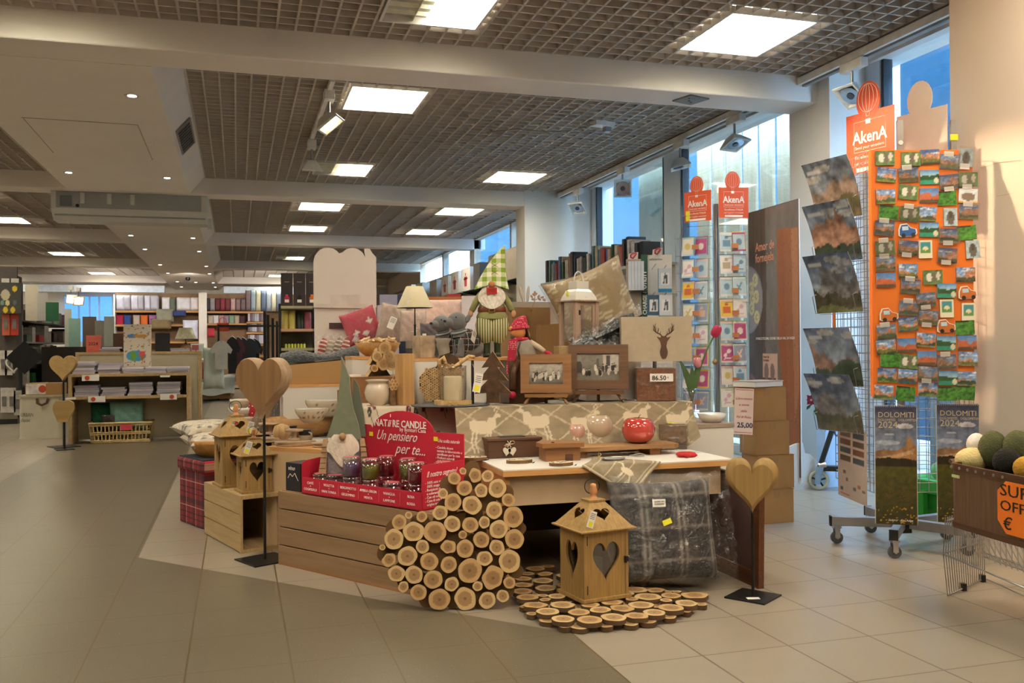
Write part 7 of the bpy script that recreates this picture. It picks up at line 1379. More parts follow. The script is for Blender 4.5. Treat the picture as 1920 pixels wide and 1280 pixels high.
for i in range(5): o = MB().bb((0, 0, 0), (.022, .10, .22)).build('slim_box', M('slim_box_white', '#cfd8e8', .5), loc=Matrix.Translation(P) @ Matrix.Rotation(face(P), 4, 'Z') @ Vector((-.115+.0-.028*.0+(-.03+i*.024)*1.0, -.10, zz_(545)))); o.rotation_euler = (0, 0, face(P)); tag(o, 'narrow white box in the row left of the green stripe', 'box', 'narrow white boxes on the accessory display')
MB().bb((-.16, -.11, zz_(545)-.01), (-.0, 0, zz_(545)-.001)).build('small_shelf', blackp, t)
# book gondola
t = thing('book_shelf', 'long metal book shelf running towards the back behind the tan cushion', 'shelf', (3.72, 7.9, 0), 0); zs = 1.99; stm = M('shelf_sage', '#a7a792', .5)
MB().bb((0, 0, zs-.03), (.32, 3.15, zs)).build('shelf_board', stm, t); MB().bb((0, 0, zs-.33), (.32, 3.15, zs-.30)).build('shelf_board', stm, t); MB().bb((.30, 0, 0), (.34, 3.15, zs)).build('back_panel', wlam, t); MB().bb((0, 0, 0), (.32, 3.15, .12)).build('plinth', stm, t)
bc = ['#1d1c20', '#201d1c', '#4c7a80', '#b0a890', '#4a6a8c', '#8a3a34', '#9a2a28', '#3a62a0', '#b09a80', '#2c4a2c', '#c8bfb4', '#b9b2a8', '#8c5a50', '#b01c20', '#241f22', '#2b3244', '#c8c8cc', '#a89888', '#b8b8c0', '#1c2430', '#20242c', '#202428', '#d8d8d8']
y = 10.95; rb = random.Random(6); i = 0
while y > 8.05 and i < 44:
    th = rb.uniform(.035, .085); H = rb.uniform(.20, .30); c = bc[i % len(bc)]; 
    b = MB(); b.bb((.0, -th/2, 0), (.19, -th/2+.004, H), 0); b.bb((0, th/2-.004, 0), (.19, th/2, H), 0); b.bb((0.0, -th/2, 0), (.004, th/2, H), 0); b.bb((.004, -th/2+.004, .004), (.185, th/2-.004, H-.006), 1)
    o = b.build('book', [M('book_'+c[1:], c, .5, var=.25, sc=18), M('page_block', '#b89f84', .8)], loc=(3.74+rb.uniform(0, .03), y-th/2, zs)); tag(o, 'book %d from the far left end of the long book shelf' % (i+1), 'book', 'books on the long shelf'); y -= th+.004; i += 1
# scooter, toy carton, green toys
w0 = PD(1535, 891, 7.45); t = thing('kick_scooter', 'folded black scooter with pale wheel standing by the pillar', 'scooter', (w0.x, w0.y, 0), face(w0)); r_ = .083
b = MB(); b.tube([((r_-.014)*math.cos(a), 0, r_+(r_-.014)*math.sin(a)) for a in [i*2*PI/28 for i in range(28)]], .014, 8, closed=True); b.build('tyre', M('cream_rubber', '#b9b398', .7), t)
b = MB(); b.cyl((0, -.01, r_), (0, .01, r_), .02, n=12)
for i in range(5): a = i*2*PI/5+.3; b.box((.035*math.cos(a), 0, r_+.035*math.sin(a)), (.06, .012, .014), R=Matrix.Rotation(-a, 3, 'Y'))
b.build('hub', blackp, t); MB().prism([(-.03, .05), (.01, .05), (.04, .19), (-.02, .20)], .016, .022, plane='XZ').build('fork', M('fork_blue', '#9fc4e6', .2, metal=.6), t); MB().cyl((.01, 0, .19), (.15, .04, .62), .022, n=12).build('steering_tube', blackp, t); MB().bb((.0, -.02, .16), (.30, .06, .20)).build('deck', blackp, t); MB().cyl((.0, 0, .20), (.06, 0, .21), .026, n=12).build('clamp', steel, t); b = MB(); b.cyl((.28, 0, .083), (.28, .02, .083), .08, n=20); b.build('rear_wheel', M('cream_rubber'), t)
q = PY(1547, 800, 6.50); t = thing('toy_carton', 'white and light blue carton with the letters FUN behind the scooter', 'box', (q.x, q.y, 0), 0); MB().bb((0, 0, 0), (.24, .12, .56)).build('body', M('carton_white', '#b9cbe0', .5), t, bev=.003); MB().prism([(0, .56), (0, .46), (.03, .52), (.07, .552), (.24, .56)], .0, .002, plane='XZ').build('blue_corner', M('sky_blue', '#3a8fd0', .5), t); text('FUN', .085, M('navy_ink'), t, (.04, -.003, .43), name='carton_lettering', bold=.001)
gr_ = M('toy_green', '#2a9a2a', .4, coat=.3); P = Vector(FL(1735, 975)); t = thing('toy_set', 'green plastic toy wheelbarrow set on the floor behind the rack', 'toy', (4.30, 4.78, 0), .1)
b = MB(); b.prism([(0, .12), (.08, .02), (.42, .02), (.5, .22), (0, .22)], 0, -.34, plane='XZ'); b.build('green_tub', gr_, t, bev=.01); MB().bb((-.02, .02, .22), (.5, .36, .31)).build('green_tray', M('toy_green_light', '#3fb04a', .4), t, bev=.01); MB().sphere((.28, .18, .36), (.12, .1, .07), 18, 10).build('yellow_dome', M('toy_yellow', '#d8a81c', .4), t); MB().sphere((.33, .06, .33), (.06, .04, .035), 14, 8).build('red_part', M('toy_red', '#c8281c', .4), t); MB().sphere((.10, .12, .36), (.05, .05, .06), 14, 8).build('pale_part', M('toy_mint', '#6fcf9a', .4), t)
MB().bb((-.06, .1, 0), (-.02, .14, .24)).build('green_leg', gr_, t)
t = thing('blue_carton', 'light blue and white carton leaning in the window nook behind the rack', 'box', (4.62, 5.15, 0), -.3); MB().bb((0, 0, 0), (.45, .15, .95)).build('body', M('carton_blue', '#7fa8d0', .5, var=.2, sc=4), t)
# framed chalk board and plaid cushion under the table
Bq0 = Vector(FL(1428, 1104)); t = thing('leaning_signboard', 'dark brown framed board standing under the right end of the low table', 'board', (2.452, 3.93, 0), .0); Wd, Hd = 1.1, .535
Tb = TR(rx=-.02); rzq = -PI/2; t.rotation_euler = (0, 0, rzq)
for (pts) in ([(-Wd, 0), (0, 0), (-.075, .075), (-Wd+.075, .075)], [(0, 0), (0, Hd), (-.075, Hd-.075), (-.075, .075)], [(0, Hd), (-Wd, Hd), (-Wd+.075, Hd-.075), (-.075, Hd-.075)], [(-Wd, Hd), (-Wd, 0), (-Wd+.075, .075), (-Wd+.075, Hd-.075)]):
    b = MB(); b.T = Tb; b.prism(pts, -.012, .018, plane='XZ'); b.build('moulding', WOOD('brown_moulding', '#6d4128', '#43220f', 0, 5, .45), t, bev=.003)
b = MB(); b.T = Tb; b.bb((-Wd+.07, -.004, .07), (-.07, .004, Hd-.07)); b.build('brown_field', M('brown_field', '#5a4340', .6, var=.05), t); o = text('DESIGN®', .06, M('faint_lettering', '#77605c', .6), t, name='faint_lettering'); o.matrix_local = Tb @ TR((-.72, -.008, .30), rx=PI/2)
cp = Vector(FL(1240, 1085, .045)); p = Pic(80, 80, '#454040'); p.noise(.1, 3, (9, 9))
for x in (.08, .42, .76): p.rect(x, 0, x+.12, 1, '#26262b', .6); p.rect(x+.16, 0, x+.18, 1, '#8f8680', .7); p.rect(x+.21, 0, x+.23, 1, '#8f8680', .5)
for y in (.05, .38, .72): p.rect(0, y, 1, y+.10, '#232328', .6); p.rect(0, y+.13, 1, y+.15, '#7a716c', .6)
p.noise(.12, 8, (30, 30)); t = thing('wrapped_cushion', 'big grey plaid cushion in shiny clear plastic under the low table', 'cushion', (1.99, 4.02, .052), -.06, rx=-.22)
MB().cushion(.54, .49, .17, n=40, col=p.col(), pinch=.06).build('cushion', PRINT(.95), t); b = MB(); b.grid(crinkle(lambda u, v: (-.29+.62*u, -.088-.04*math.sin(PI*u)*math.sin(PI*v)**.5, .0+.51*v), .016), 29, 29); b.build('plastic_wrap', FILM('plastic_film'), t); MB().box((-.07, -.155, .37), (.065, .002, .035)).build('printed_label', paperw, t); MB().box((-.04, -.16, .28), (.045, .002, .025), R=Matrix.Rotation(-.3, 3, 'Y')).build('yellow_sticker', yel, t); text('HOME DECOR\nCUSHION', .011, ink, t, (-.095, -.158, .373), name='label_lettering')
# ================================================================ TRACK AND SPOTS
t = thing('track_rail', 'white lighting track running above the windows on the right', 'track', (4.70, 0, 0), 0); tw_ = M('track_white', '#e6e2da', .4)
MB().bb((-.03, 4.45, 3.44), (.0, 13.05, 3.50)).build('rail', tw_, t); MB().bb((-.0, 4.45, 3.46), (.10, 13.05, 3.515)).build('rail_cover', M('track_grey', '#a39a8e', .5), t); MB().bb((.02, 4.45, 3.43), (.06, 13.05, 3.46)).build('groove', M('track_shade', '#8c8b8a', .5), t)
def spot(loc, aim, lb, sq=True, lit_=False, s=1., adapter=True):
    t_ = thing('track_spot', lb, 'spotlight', loc, 0, 'spotlights on tracks'); b = MB(); b.box((0, -.02, -.02*s), (.07*s, .26*s, .07*s)) if adapter else b.box((0, 0, .0), (.09*s, .16*s, .09*s)); b.build('adapter', tw_, t_, bev=.004); MB().cyl((0, 0, -.05*s), (0, 0, -.20*s), .012*s, n=10).build('stem', steelm, t_)
    d = Vector(aim).normalized(); q = d.to_track_quat('-Z', 'Y').to_matrix().to_4x4(); T = Matrix.Translation((0, 0, -.235*s)) @ q
    b = MB(); b.T = T @ Matrix.Rotation(PI/4, 4, 'Z'); b.lathe([(.055*s, .07*s), (.075*s, .06*s), (.155*s, -.02*s), (.157*s, -.035*s), (.135*s, -.035*s), (.06*s, .03*s)], n=4, smooth=False); b.build('head', tw_, t_)
    b = MB(); b.T = T; b.cyl((0, 0, -.026*s), (0, 0, -.024*s), .085*s, n=24); b.build('lens', M('spot_glow', '#ffe2b0', .4, emit=9) if lit_ else M('spot_lens', '#a9b6c4', .12, metal=.8), t_)
    if not lit_: b = MB(); b.T = T; b.cyl((0, 0, -.034*s), (0, 0, -.030*s), .03*s, n=16); b.build('bulb', M('bulb_dark', '#5a5e66', .2, metal=.6), t_)
    return t_
dcam = lambda L_: (CP-Vector(L_)).normalized()
for i, (x, y, lb, extra) in enumerate(((1083, 358, 'track spot farthest from the viewer, above the bookshelf', (-.3, -.3, -.6)), (1167, 318, 'second track spot from the far end of the window track', (-.2, -.6, -.1)), (1275, 270, 'third track spot from the far end, pointing down', (.2, -.1, -1)), (1377, 212, 'fourth track spot from the far end, in front of the plank screen', (.1, -.4, -1)), (1597, 108, 'big track spot nearest the card rack header, tilted', (-.7, -.1, -.9)), (1815, 10, 'track spot half hidden by the near wall', (-.3, -.3, -1)))):
    P = PX(x, y, 4.68); P.z = 3.41; spot(P, extra, lb)
b = thing('track_rail', 'short white track with two hanging spots beside the lit ceiling lamp', 'track', (.80, 0, 0), 0); MB().bb((-.02, 7.9, 3.47), (.02, 10.6, 3.515)).build('rail', tw_, b)
spot(Vector((.80, 8.25, 3.44)), (.55, -.25, -.8), 'warm lit spot hanging on the short track beside the ceiling lamp', lit_=True, adapter=False); spot(Vector((.80, 10.2, 3.42)), (.0, .35, -1), 'cream spot hanging behind the lit one on the short track', adapter=False)
P = FL(1130, 232, 3.50); t = thing('ceiling_junction_box', 'small open junction box with loose cable in the ceiling grid', 'junction box', P, .2); MB().bb((-.12, -.06, -.03), (.12, .06, .02)).build('box_shell', tw_, t, bev=.005); MB().bb((.02, -.03, -.08), (.09, .03, -.03)).build('socket', steelm, t); MB().tube([(-.1, 0, -.01), (-.3, .1, -.08), (-.55, .2, -.10), (-.75, .5, -.03), (-.9, .9, .01)], .005, 5).build('cable', M('cable_grey', '#8c857c', .5), t)
P = FL(1292, 186, 3.30); t = thing('beam_plate', 'small grey metal plate under the first beam', 'plate', P+Vector((0, 0, -.012)), .3); MB().bb((-.10, -.12, 0), (.12, .10, .012)).build('plate', M('zinc', '#77726c', .5, metal=.5, var=.2, sc=20), t); 
for (x, y) in ((-.05, -.05), (.05, .03), (.0, .0)): MB().cyl((x, y, -.004), (x, y, .0), .008, n=8).build('screw', ink, t)
# ================================================================ BEHIND THE DISPLAY
def Pz(x, y, d): return PD(x, y, d)
# big white header cardboard
P = PD(648, 668, 7.0); k_ = 7.0/FPX; t = thing('cardboard_header', 'large blank white cardboard display back with cloud shaped top and slot', 'cardboard display', (P.x, P.y, 0), face(P)); hc_ = M('white_card', '#dccfc6', .75, var=.03, sc=3)
def q_(x, y): return ((x-648)*k_, CH+(644-y)*k_)
ol = [q_(590, 570), q_(590, 500)]+[q_(617+27*math.cos(a), 487-29*math.sin(a)) for a in [PI-i*(PI*.78)/10 for i in range(11)]]+[q_(662+26*math.cos(a), 487-29*math.sin(a)) for a in [PI*.75-i*(PI*.62)/9 for i in range(10)]]+[q_(684, 466), q_(684, 459), q_(694, 459), q_(699, 468), q_(706, 475), q_(706, 570)]
MB().prism(ol[::-1], 0, .006, plane='XZ').build('cloud_top_panel', hc_, t); z0 = q_(0, 570)[1]
MB().bb((-57*k_, .004, .9), (57*k_, .010, z0+.1)).build('lower_panel', hc_, t); MB().prism([q_(592, 562), q_(596, 552), q_(620, 548), q_(620, 545), (q_(676, 545)), q_(676, 560), q_(704, 566), q_(704, 575), q_(592, 575)][::-1], -.001, .003, plane='XZ') if 0 else None
MB().prism([q_(620, 546), q_(620, 563), q_(592, 563), q_(592, 560+10), q_(704, 572), q_(704, 563), q_(677, 563), q_(677, 546)], .008, .011, plane='XZ').build('tab_fold', M('white_card_fold', '#d6c9bf', .75), t); MB().rbox((3*k_, -.008, q_(0, 604)[1]), (66*k_, .004, 11*k_), .0015).build('slot_hole', M('slot_dark', '#4a3638', .9), t)
SB = thing('display_table', 'white back table under the pillows, towels and the blank header', 'display table', (.95, 6.0, 0), 0); 
t.location = (P.x, P.y, 0)
MB().bb((.23, 0, 0), (1.9, .80, 1.10)).build('body', wlam, SB)
# candle and diffuser shelf
P = PD(556, 660, 8.6); k_ = 8.6/FPX; rz_ = face(P); t = thing('scent_shelf', 'black metal shelf with diffuser boxes and pillar candles left of the blank header', 'shelf', (P.x, P.y, 0), rz_); SM = Matrix.Translation((P.x, P.y, 0)) @ Matrix.Rotation(rz_, 4, 'Z'); gs = M('shelf_sage2', '#a59f84', .5)
def zy(y): return CH+(645-y)*k_
for x in (-30, 32): MB().bb(((x-2.2)*k_, 0, 0), ((x+2.2)*k_, .02, zy(563))).build('upright', black, t); MB().bb(((x-2.2)*k_, .36, 0), ((x+2.2)*k_, .38, zy(563))).build('upright', black, t)
for y in (567, 610, 646, 690): MB().bb((-30*k_, 0, zy(y)-.025), (34*k_, .38, zy(y))).build('shelf_board', gs if y != 610 else M('pinkish_shelf', '#c9a287', .6), t)
MB().bb((-30*k_, .37, .1), (34*k_, .385, zy(567))).build('back_panel', M('shelf_back', '#4a4436', .8), t)
for i, (x, c) in enumerate(((539, '#b02a5c'), (562, '#17151a'), (585, '#c8641c'))):
    o = thing('diffuser_box', ('dark tall box with a pink bottle picture, left of three', 'dark tall box with a black bottle picture, middle of three', 'dark tall box with an orange bottle picture, right of three')[i], 'box', SM @ Vector(((x-556)*k_, .05, zy(567))), rz_, 'fragrance boxes on the shelf'); MB().bb((-11*k_, 0, 0), (11*k_, .11, 62*k_)).build('body', M('box_aubergine', '#2f2427', .4), o)
    b = MB(); b.lathe([(.022, .0), (.024, .05), (.012, .065), (.012, .08), (.001, .08)], (0, -.001, .03), 14, sy=.05); b.build('bottle_print', [M('bottle_'+c[1:], c, .3)], o); MB().bb((-.02, -.003, .035), (.02, -.0015, .062)).build('label_print', paperw, o); MB().bb((-.022, -.002, .225), (.022, -.001, .232)).build('text_print', M('greige', '#8a7d78', .6), o)
for i, (x, c, r_, h_) in enumerate(((535, '#c9b85e', 6.5, 35), (548, '#cdbc62', 6.5, 35), (561, '#1d2a1c', 5, 31), (567, '#1d2a1c', 4, 31), (577, '#9a4a5c', 6.5, 32))):
    o = MB().lathe([(r_*k_, 0), (r_*k_, h_*k_), (0, h_*k_)], n=24).build('pillar_candle', M('wax_'+c[1:], c, .35), loc=SM @ Vector(((x-556)*k_, .10, zy(610)))); tag(o, ('yellow pillar candle at the far left of the scent shelf', 'second yellow pillar candle on the scent shelf', 'dark green pillar candle beside the yellow ones', 'thin dark green candle, second of the green ones', 'dusky pink pillar candle at the right of the scent shelf')[i], 'candle', 'pillar candles on the scent shelf')
for i in range(7):
    x = 537+i*5.6; o = MB().lathe([(.011, 0), (.011, .035), (.006, .04), (.006, .055), (0, .055)], n=10, mats=[0, 0, 1, 1]).build('essential_oil', [M('oil_label', '#3a5a9c' if i else '#c8d04a', .5), black], loc=SM @ Vector(((x-556)*k_, .04, zy(646)))); tag(o, 'little dark oil bottle on the scent shelf' if i else 'little oil bottle with yellow-green label on the scent shelf', 'bottle', 'oil bottles on the scent shelf')
# red cushion, towels, quilts, small bags on the back table
ZBk = 1.101
def pack(name, label, cat, x0, y0, x1, y1, d, col_, th=.12, ry=0., film_=True, k=4, pic=None, rx=-.15, grp=None, z=None, mat=None):
    P = PD((x0+x1)/2, y1, d); k_ = d/FPX; W, H = (x1-x0)*k_, (y1-y0)*k_; t_ = thing(name, label, cat, P if z is None else (P.x, P.y, z), face(P), grp, rx=rx)
    b = MB()
    if pic: b.cushion(W, H, th, n=24, k=k, col=pic.col(), pinch=.04); m_ = PRINT(.8)
    else: b.cushion(W, H, th, n=24, k=k, wr=.006, pinch=.04); m_ = mat or M('cloth_'+col_[1:], col_, .9, var=.15, sc=12, bump=.6, bsc=40)
    o = b.build('fabric', m_, t_); 
    if ry: o.matrix_local = Matrix.Translation((0, 0, H*.1)) @ Matrix.Rotation(ry, 4, 'Y')
    if film_:
        b = MB(); b.grid(crinkle(lambda u, v: ((u-.5)*W*.98, -th*.45-.01, H*.98*v), .010), 24, 24, smooth=False); o = b.build('plastic_bag', film, t_)
        if ry: o.matrix_local = Matrix.Translation((0, 0, H*.1)) @ Matrix.Rotation(ry, 4, 'Y')
    return t_
pr = Pic(50, 50, '#b52c46'); pr.noise(.05, 1); 
for (x, y) in ((.3, .3), (.55, .2), (.75, .55), (.2, .12)):
    for i in range(8): a = i*PI/4; pr.line(x, y, x+.09*math.cos(a), y+.09*math.sin(a), .012, '#e6dcd8')
pack('cushion', 'red cushion with white edelweiss pattern in a clear bag', 'cushion', 655, 583, 722, 645, 6.9, '#b52c46', pic=pr, ry=-.35)
pack('towel_pack', 'pale beige packed towel with hang tag beside the red cushion', 'textile', 703, 575, 750, 645, 6.8, '#b8a090', ry=.2); label_tag(thing('hang_tag', 'white hang tag on the pale beige packed towel', 'tag', PD(735, 605, 6.68), face(PD(735, 605, 6.7))), (0, 0, 0), .05, .09, (0, .4, 0), y=False)
pack('towel_pack', 'folded pinkish blanket in plastic behind the cream lamp', 'textile', 750, 580, 800, 640, 6.7, '#c4a99b')
pack('quilt', 'pale pink quilted cushion behind the plush dogs, large', 'textile', 765, 560, 870, 625, 7.1, '#d3b3a6', th=.2, film_=False)
pack('cushion', 'dark grey striped textile right behind the rear plush dog', 'textile', 788, 605, 830, 645, 6.55, '#5d565c', film_=False)
for i, (x, lb) in enumerate(((600, 'leftmost small bagged kitchen textile with red pattern'), (615, 'second small bagged textile, pale with red ribbon'), (629, 'third small bagged textile, brownish'), (643, 'rightmost small bagged textile, red and white'))):
    P = PD(x, 670, 6.75); t_ = thing('bagged_textile', lb, 'textile', P, face(P)+.1, 'small bagged textiles by the white header', rx=-.1); k_ = 6.75/FPX; c = ['#b8463e', '#b9a088', '#8c7462', '#b04a44'][i]
    MB().lathe([(.01, 0), (.028, .02), (.03, .10), (.018, .14), (.006, .15)], n=14, sy=.6).build('cloth', stripes('cl_%d' % i, c, '#dcd0c4', 2, .03, .4), t_, rot=(0, .25, 0)); b = MB(); b.grid(crinkle(lambda u, v: ((u-.5)*.08, -.035, .17*v), .012), 12, 12, smooth=False); b.build('bag', film, t_)
# boxes behind them
def boxy(name, label, cat, x0, y0, x1, y1, d, col_, dep=.2, z=None, rz=0., mats=None, grp=None):
    P = PD((x0+x1)/2, y1, d); k_ = d/FPX; W, H = (x1-x0)*k_, (y1-y0)*k_; H = H if z is None else CH+(646-y0)*k_-z; t_ = MB().bb((-W/2, 0, 0), (W/2, dep, H)).build(name, mats or M('box_'+col_[1:], col_, .6, var=.06), loc=P if z is None else (P.x, P.y, z)); t_.rotation_euler = (0, 0, face(P)+rz); return tag(t_, label, cat, grp)
boxy('carton', 'lilac grey flat carton left of the cream lamp shade', 'box', 712, 548, 745, 572, 8.6, '#a39fb8', .3, z=0)
boxy('carton', 'white panel box below the lilac carton, behind the towels', 'box', 708, 568, 748, 645, 8.0, '#d6c6cc', .3, z=0)
boxy('wooden_tray', 'orange brown wooden tray on top of the quilts behind the dogs', 'tray', 800, 553, 872, 562, 7.4, '#a8693a', .3, z=1.551)
boxy('carton', 'dark blue carton right of the lilac one, behind the lamp shade', 'box', 745, 548, 760, 572, 8.7, '#2f3a55', .2, z=0)
boxy('carton', 'white cardboard panel behind the left arm of the tall gnome', 'box', 866, 552, 900, 610, 6.9, '#cfc7cf', .1, z=1.101)
boxy('red_box', 'flat red box on the far shelf left of the tall gnome', 'box', 838, 548, 864, 558, 7.8, '#a82c3e', .2, z=1.551)
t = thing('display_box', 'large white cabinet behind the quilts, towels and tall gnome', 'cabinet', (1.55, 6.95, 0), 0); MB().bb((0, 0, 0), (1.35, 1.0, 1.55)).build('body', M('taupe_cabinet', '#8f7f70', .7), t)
# twig decoration and white feathers above the brown carton
P = PD(1003, 566, 5.9); t = thing('twig_decoration', 'brown metal branch with leaves sticking up behind the brown carton', 'decoration', P, face(P)); t.scale = (.6,)*3; b = MB(); tm = M('twig_brown', '#a37c5a', .5, metal=.3)
b.tube([(-.04, 0, -.1), (0, 0, .02), (.0, 0, .09)], .004, 5); b.tube([(0, 0, .02), (.06, 0, .05), (.12, 0, .03)], .003, 5); b.tube([(0, 0, .0), (-.03, 0, .05)], .003, 5); b.build('twig', tm, t); b = MB()
for (x, z, a) in ((0, .10, 0), (.012, .085, .8), (-.012, .08, -.8), (-.035, .06, -.6), (.04, .06, .6), (.08, .05, 1.2), (.10, .02, 2), (.05, .03, 2.2), (-.02, .03, -1.5)): b.sphere((x, 0, z), (.012, .003, .02), 8, 6, R=Matrix.Rotation(a, 3, 'Y'))
b.build('leaves', tm, t)
for i, x in enumerate((978, 990)): P = PD(x, 566, 5.85); o = MB().sphere((0, 0, .05), (.012, .006, .055), 10, 10, R=Matrix.Rotation((-.3, .1)[i], 3, 'Y')).build('feather_leaf', M('pale_leaf', '#b9b0a8', .7), loc=P); tag(o, ('left pale dried leaf sticking up behind the doll', 'right pale dried leaf sticking up behind the doll')[i], 'decoration', 'pale dried leaves')
for o_ in (P,): MB()
t = thing('display_box', 'kraft cardboard box with dark interior behind the cloth doll', 'box', (1.93, 5.74, Z2), 0); MB().bb((0, 0, 0), (.34, .1, .48)).build('body', kraftd, t)
# ================================================================ FAR RIGHT WALL: GLASSWARE SHELVES
t = thing('glass_shelves', 'long glass shelves on black brackets along the far right wall', 'shelf', (4.95, 13.55, 0), 0); gl = GLASS('shelf_glass', (.75, .83, .80), .15)
levels = (2.35, 1.95, 1.60)
for z in levels:
    MB().bb((-.42, .0, z-.012), (0, 12.0, z)).build('glass_shelf', gl, t)
    for i in range(8): b = MB(); b.prism([(0, z-.012), (0, z-.10), (-.40, z-.03), (-.40, z-.012)][::-1], -(.3+i*1.6), -(.33+i*1.6), plane='XZ'); b.build('bracket', blackp, t)
MB().bb((-.5, 0, 0), (0, 12, 1.15)).build('lower_cabinet', M('cabinet_grey', '#57504a', .7), t)
GX = 4.56
def wall_item(y, z, w_, h_, col_, lb, name='boxed_pan', dep=.25, extra=None):
    o = thing(name, lb, 'box', (GX+.02, y, z), 0, 'boxed goods on the glass shelves'); MB().bb((0, -w_/2, 0), (dep, w_/2, h_)).build('carton', M('wb_'+col_[1:], col_, .5, var=.1, sc=8), o)
    if extra:
        b = MB(); s_ = h_; b.T = TR((-.002, 0, 0), rz=-PI/2); b.prism([(-.2*s_, .2*s_), (.2*s_, .2*s_), (.24*s_, .62*s_), (-.24*s_, .62*s_)], 0, .002, plane='XZ'); b.bb((-.34*s_, -.002, .5*s_), (.34*s_, 0, .56*s_)); b.bb((-.05*s_, -.002, .66*s_), (.05*s_, 0, .78*s_)); b.build('pot_print', M(*extra), o)
rp_ = ('pot_red', '#a8283a', .5)
for (y, w_, h_, c, lb, ex) in ((15.2, .7, .55, '#8f8272', 'greyish box with ribbon picture, nearest on the upper glass shelf', None), (16.4, .6, .55, '#7a6c5c', 'brown box with cutlery picture on the upper glass shelf', ('cut', '#cfc6b8', .5)), (17.6, .5, .5, '#4a4640', 'dark framed box next to the red pot boxes', None), (18.5, .75, .48, '#ddd5cb', 'white box with the nearest red pot picture', rp_), (19.5, .7, .48, '#e0d8ce', 'white box with the second red pot picture', rp_), (20.5, .7, .45, '#dcd4ca', 'white box with the farthest red pot picture', rp_), (21.8, .8, .45, '#a89a8c', 'grey box with round red emblem on the glass shelf', None), (23.6, .9, .5, '#d8cfc4', 'pale box with grey pan picture far along the glass shelf', ('pan', '#8c8c90', .4)), (25.0, .6, .55, '#cdb48c', 'tan box with green ribbons far along the glass shelf', None)): wall_item(y, 2.35, w_, h_, c, lb, extra=ex)
rs_ = random.Random(12)
chrome = M('chrome', '#c8c8cc', .12, metal=1)
for i in range(16):
    y = 14.3+i*.62; z = levels[1] if i % 2 else levels[2]; o = MB().lathe([(.10, 0), (.14, .04), (.15, .12), (.145, .13), (.03, .16), (.02, .19), (0, .19)], n=20).build('cooking_pot', [chrome, M('pot_maroon', '#5c1f26', .3), M('pot_black', '#1f1e20', .3), chrome][i % 4], loc=(4.74, y, z+.001)); tag(o, '%s lidded pot on the %s glass shelf, %d down the row' % (('polished steel', 'maroon', 'black', 'shiny steel')[i % 4], 'middle' if i % 2 else 'lower', i//2+1), 'pot', 'pots on the glass shelves')
for i, (c, nm) in enumerate((('#c87a8a', 'pink'), ('#2a7ab0', 'blue'))): o = MB().lathe([(.05, 0), (.12, .04), (.15, .10), (.14, .10), (0, .03)], n=20).build('colour_bowl', M('cb_'+nm, c, .4), loc=(4.62, 17.4+i*.5, 1.601)); tag(o, nm+' bowl on the lower glass shelf', 'bowl')
for i in range(5): o = MB().lathe([(.05, 0), (.12, .015), (.16, .02), (.0, .012)], n=24).build('plate', M('plate_green', '#8fa89c', .3), loc=(4.70, 14.0, 1.97+.022*i)); tag(o, 'pale green plate %d from below in the nearest stack on the glass shelf' % (i+1), 'plate', 'stacked pale green plates')
# ================================================================ LEFT AISLE
# notebook gondola
PG = Vector((-2.03, 12.55, 0)); ow = M('cream_board', '#b5a98e', .6, var=.04)
t = thing('notebook_gondola', 'low stepped shelf unit with pale wood edges full of notebooks', 'shelf', PG, 0)
for (x0, x1, y0, y1, z0, z1, nm, m_) in ((0, .04, 0, .5, 0, .885, 'side_panel', palew), (1.40, 1.44, 0, .5, 0, .885, 'side_panel', palew), (.04, 1.40, 0, .5, .85, .885, 'shelf_board', palew), (.04, 1.40, 0, .5, .565, .60, 'shelf_board', palew), (.04, 1.40, .48, .5, .02, .85, 'back_panel', ow), (0, .04, .55, .9, 0, 1.16, 'side_panel', palew), (1.52, 1.56, .55, .9, 0, 1.16, 'side_panel', palew), (.04, 1.52, .55, .9, 1.125, 1.16, 'top_board', palew), (.04, 1.52, .56, .58, .05, 1.125, 'back_panel', ow)): MB().bb((x0, y0, z0), (x1, y1, z1)).build(nm, m_, t, bev=.002)
paper = M('page_grey', '#b9b4bd', .7, var=.05, sc=30); rn = random.Random(3)
def stack(x, y, z, w_, d_, n, th, lbl, grp, colr=None):
    for i in range(n):
        o = MB().bb((-w_/2, 0, 0), (w_/2, d_, th*.93)).build('notebook', colr[i % len(colr)] if colr else paper, loc=(PG.x+x+rn.uniform(-.015, .015), PG.y+y+rn.uniform(-.01, .01), z+i*th)); o.rotation_euler = (0, 0, rn.uniform(-.03, .03)); tag(o, '%s, %s' % (lbl, 'topmost' if i == n-1 else 'lowest' if i == 0 else 'number %d up' % (i+1)), 'notebook', grp)
nb = [paper, M('page_lilac', '#a8a2b4', .7), M('page_white', '#cfcad0', .7)]
for i, (x, n) in enumerate(((.18, 6), (.47, 5), (.76, 3), (1.02, 3), (1.28, 3))): stack(x, .05, .886, .26, .32, n, .026, 'notebook in stack %d from the left on the upper shelf' % (i+1), 'notebooks on the upper shelf', nb)
for i, (x, n) in enumerate(((.20, 5), (.52, 4), (.84, 6), (1.18, 6))): stack(x, .05, .601, .28, .32, n, .028, 'notebook in stack %d from the left on the lower shelf' % (i+1), 'notebooks on the lower shelf', nb)
for i, (x, n) in enumerate(((.42, 3), (.70, 2), (1.30, 2))): stack(x, .60, 1.161, .24, .25, n, .022, 'book in stack %d from the left on top of the gondola' % (i+1), 'books on top of the gondola', nb+[M('pg_red', '#a84a44', .6)])
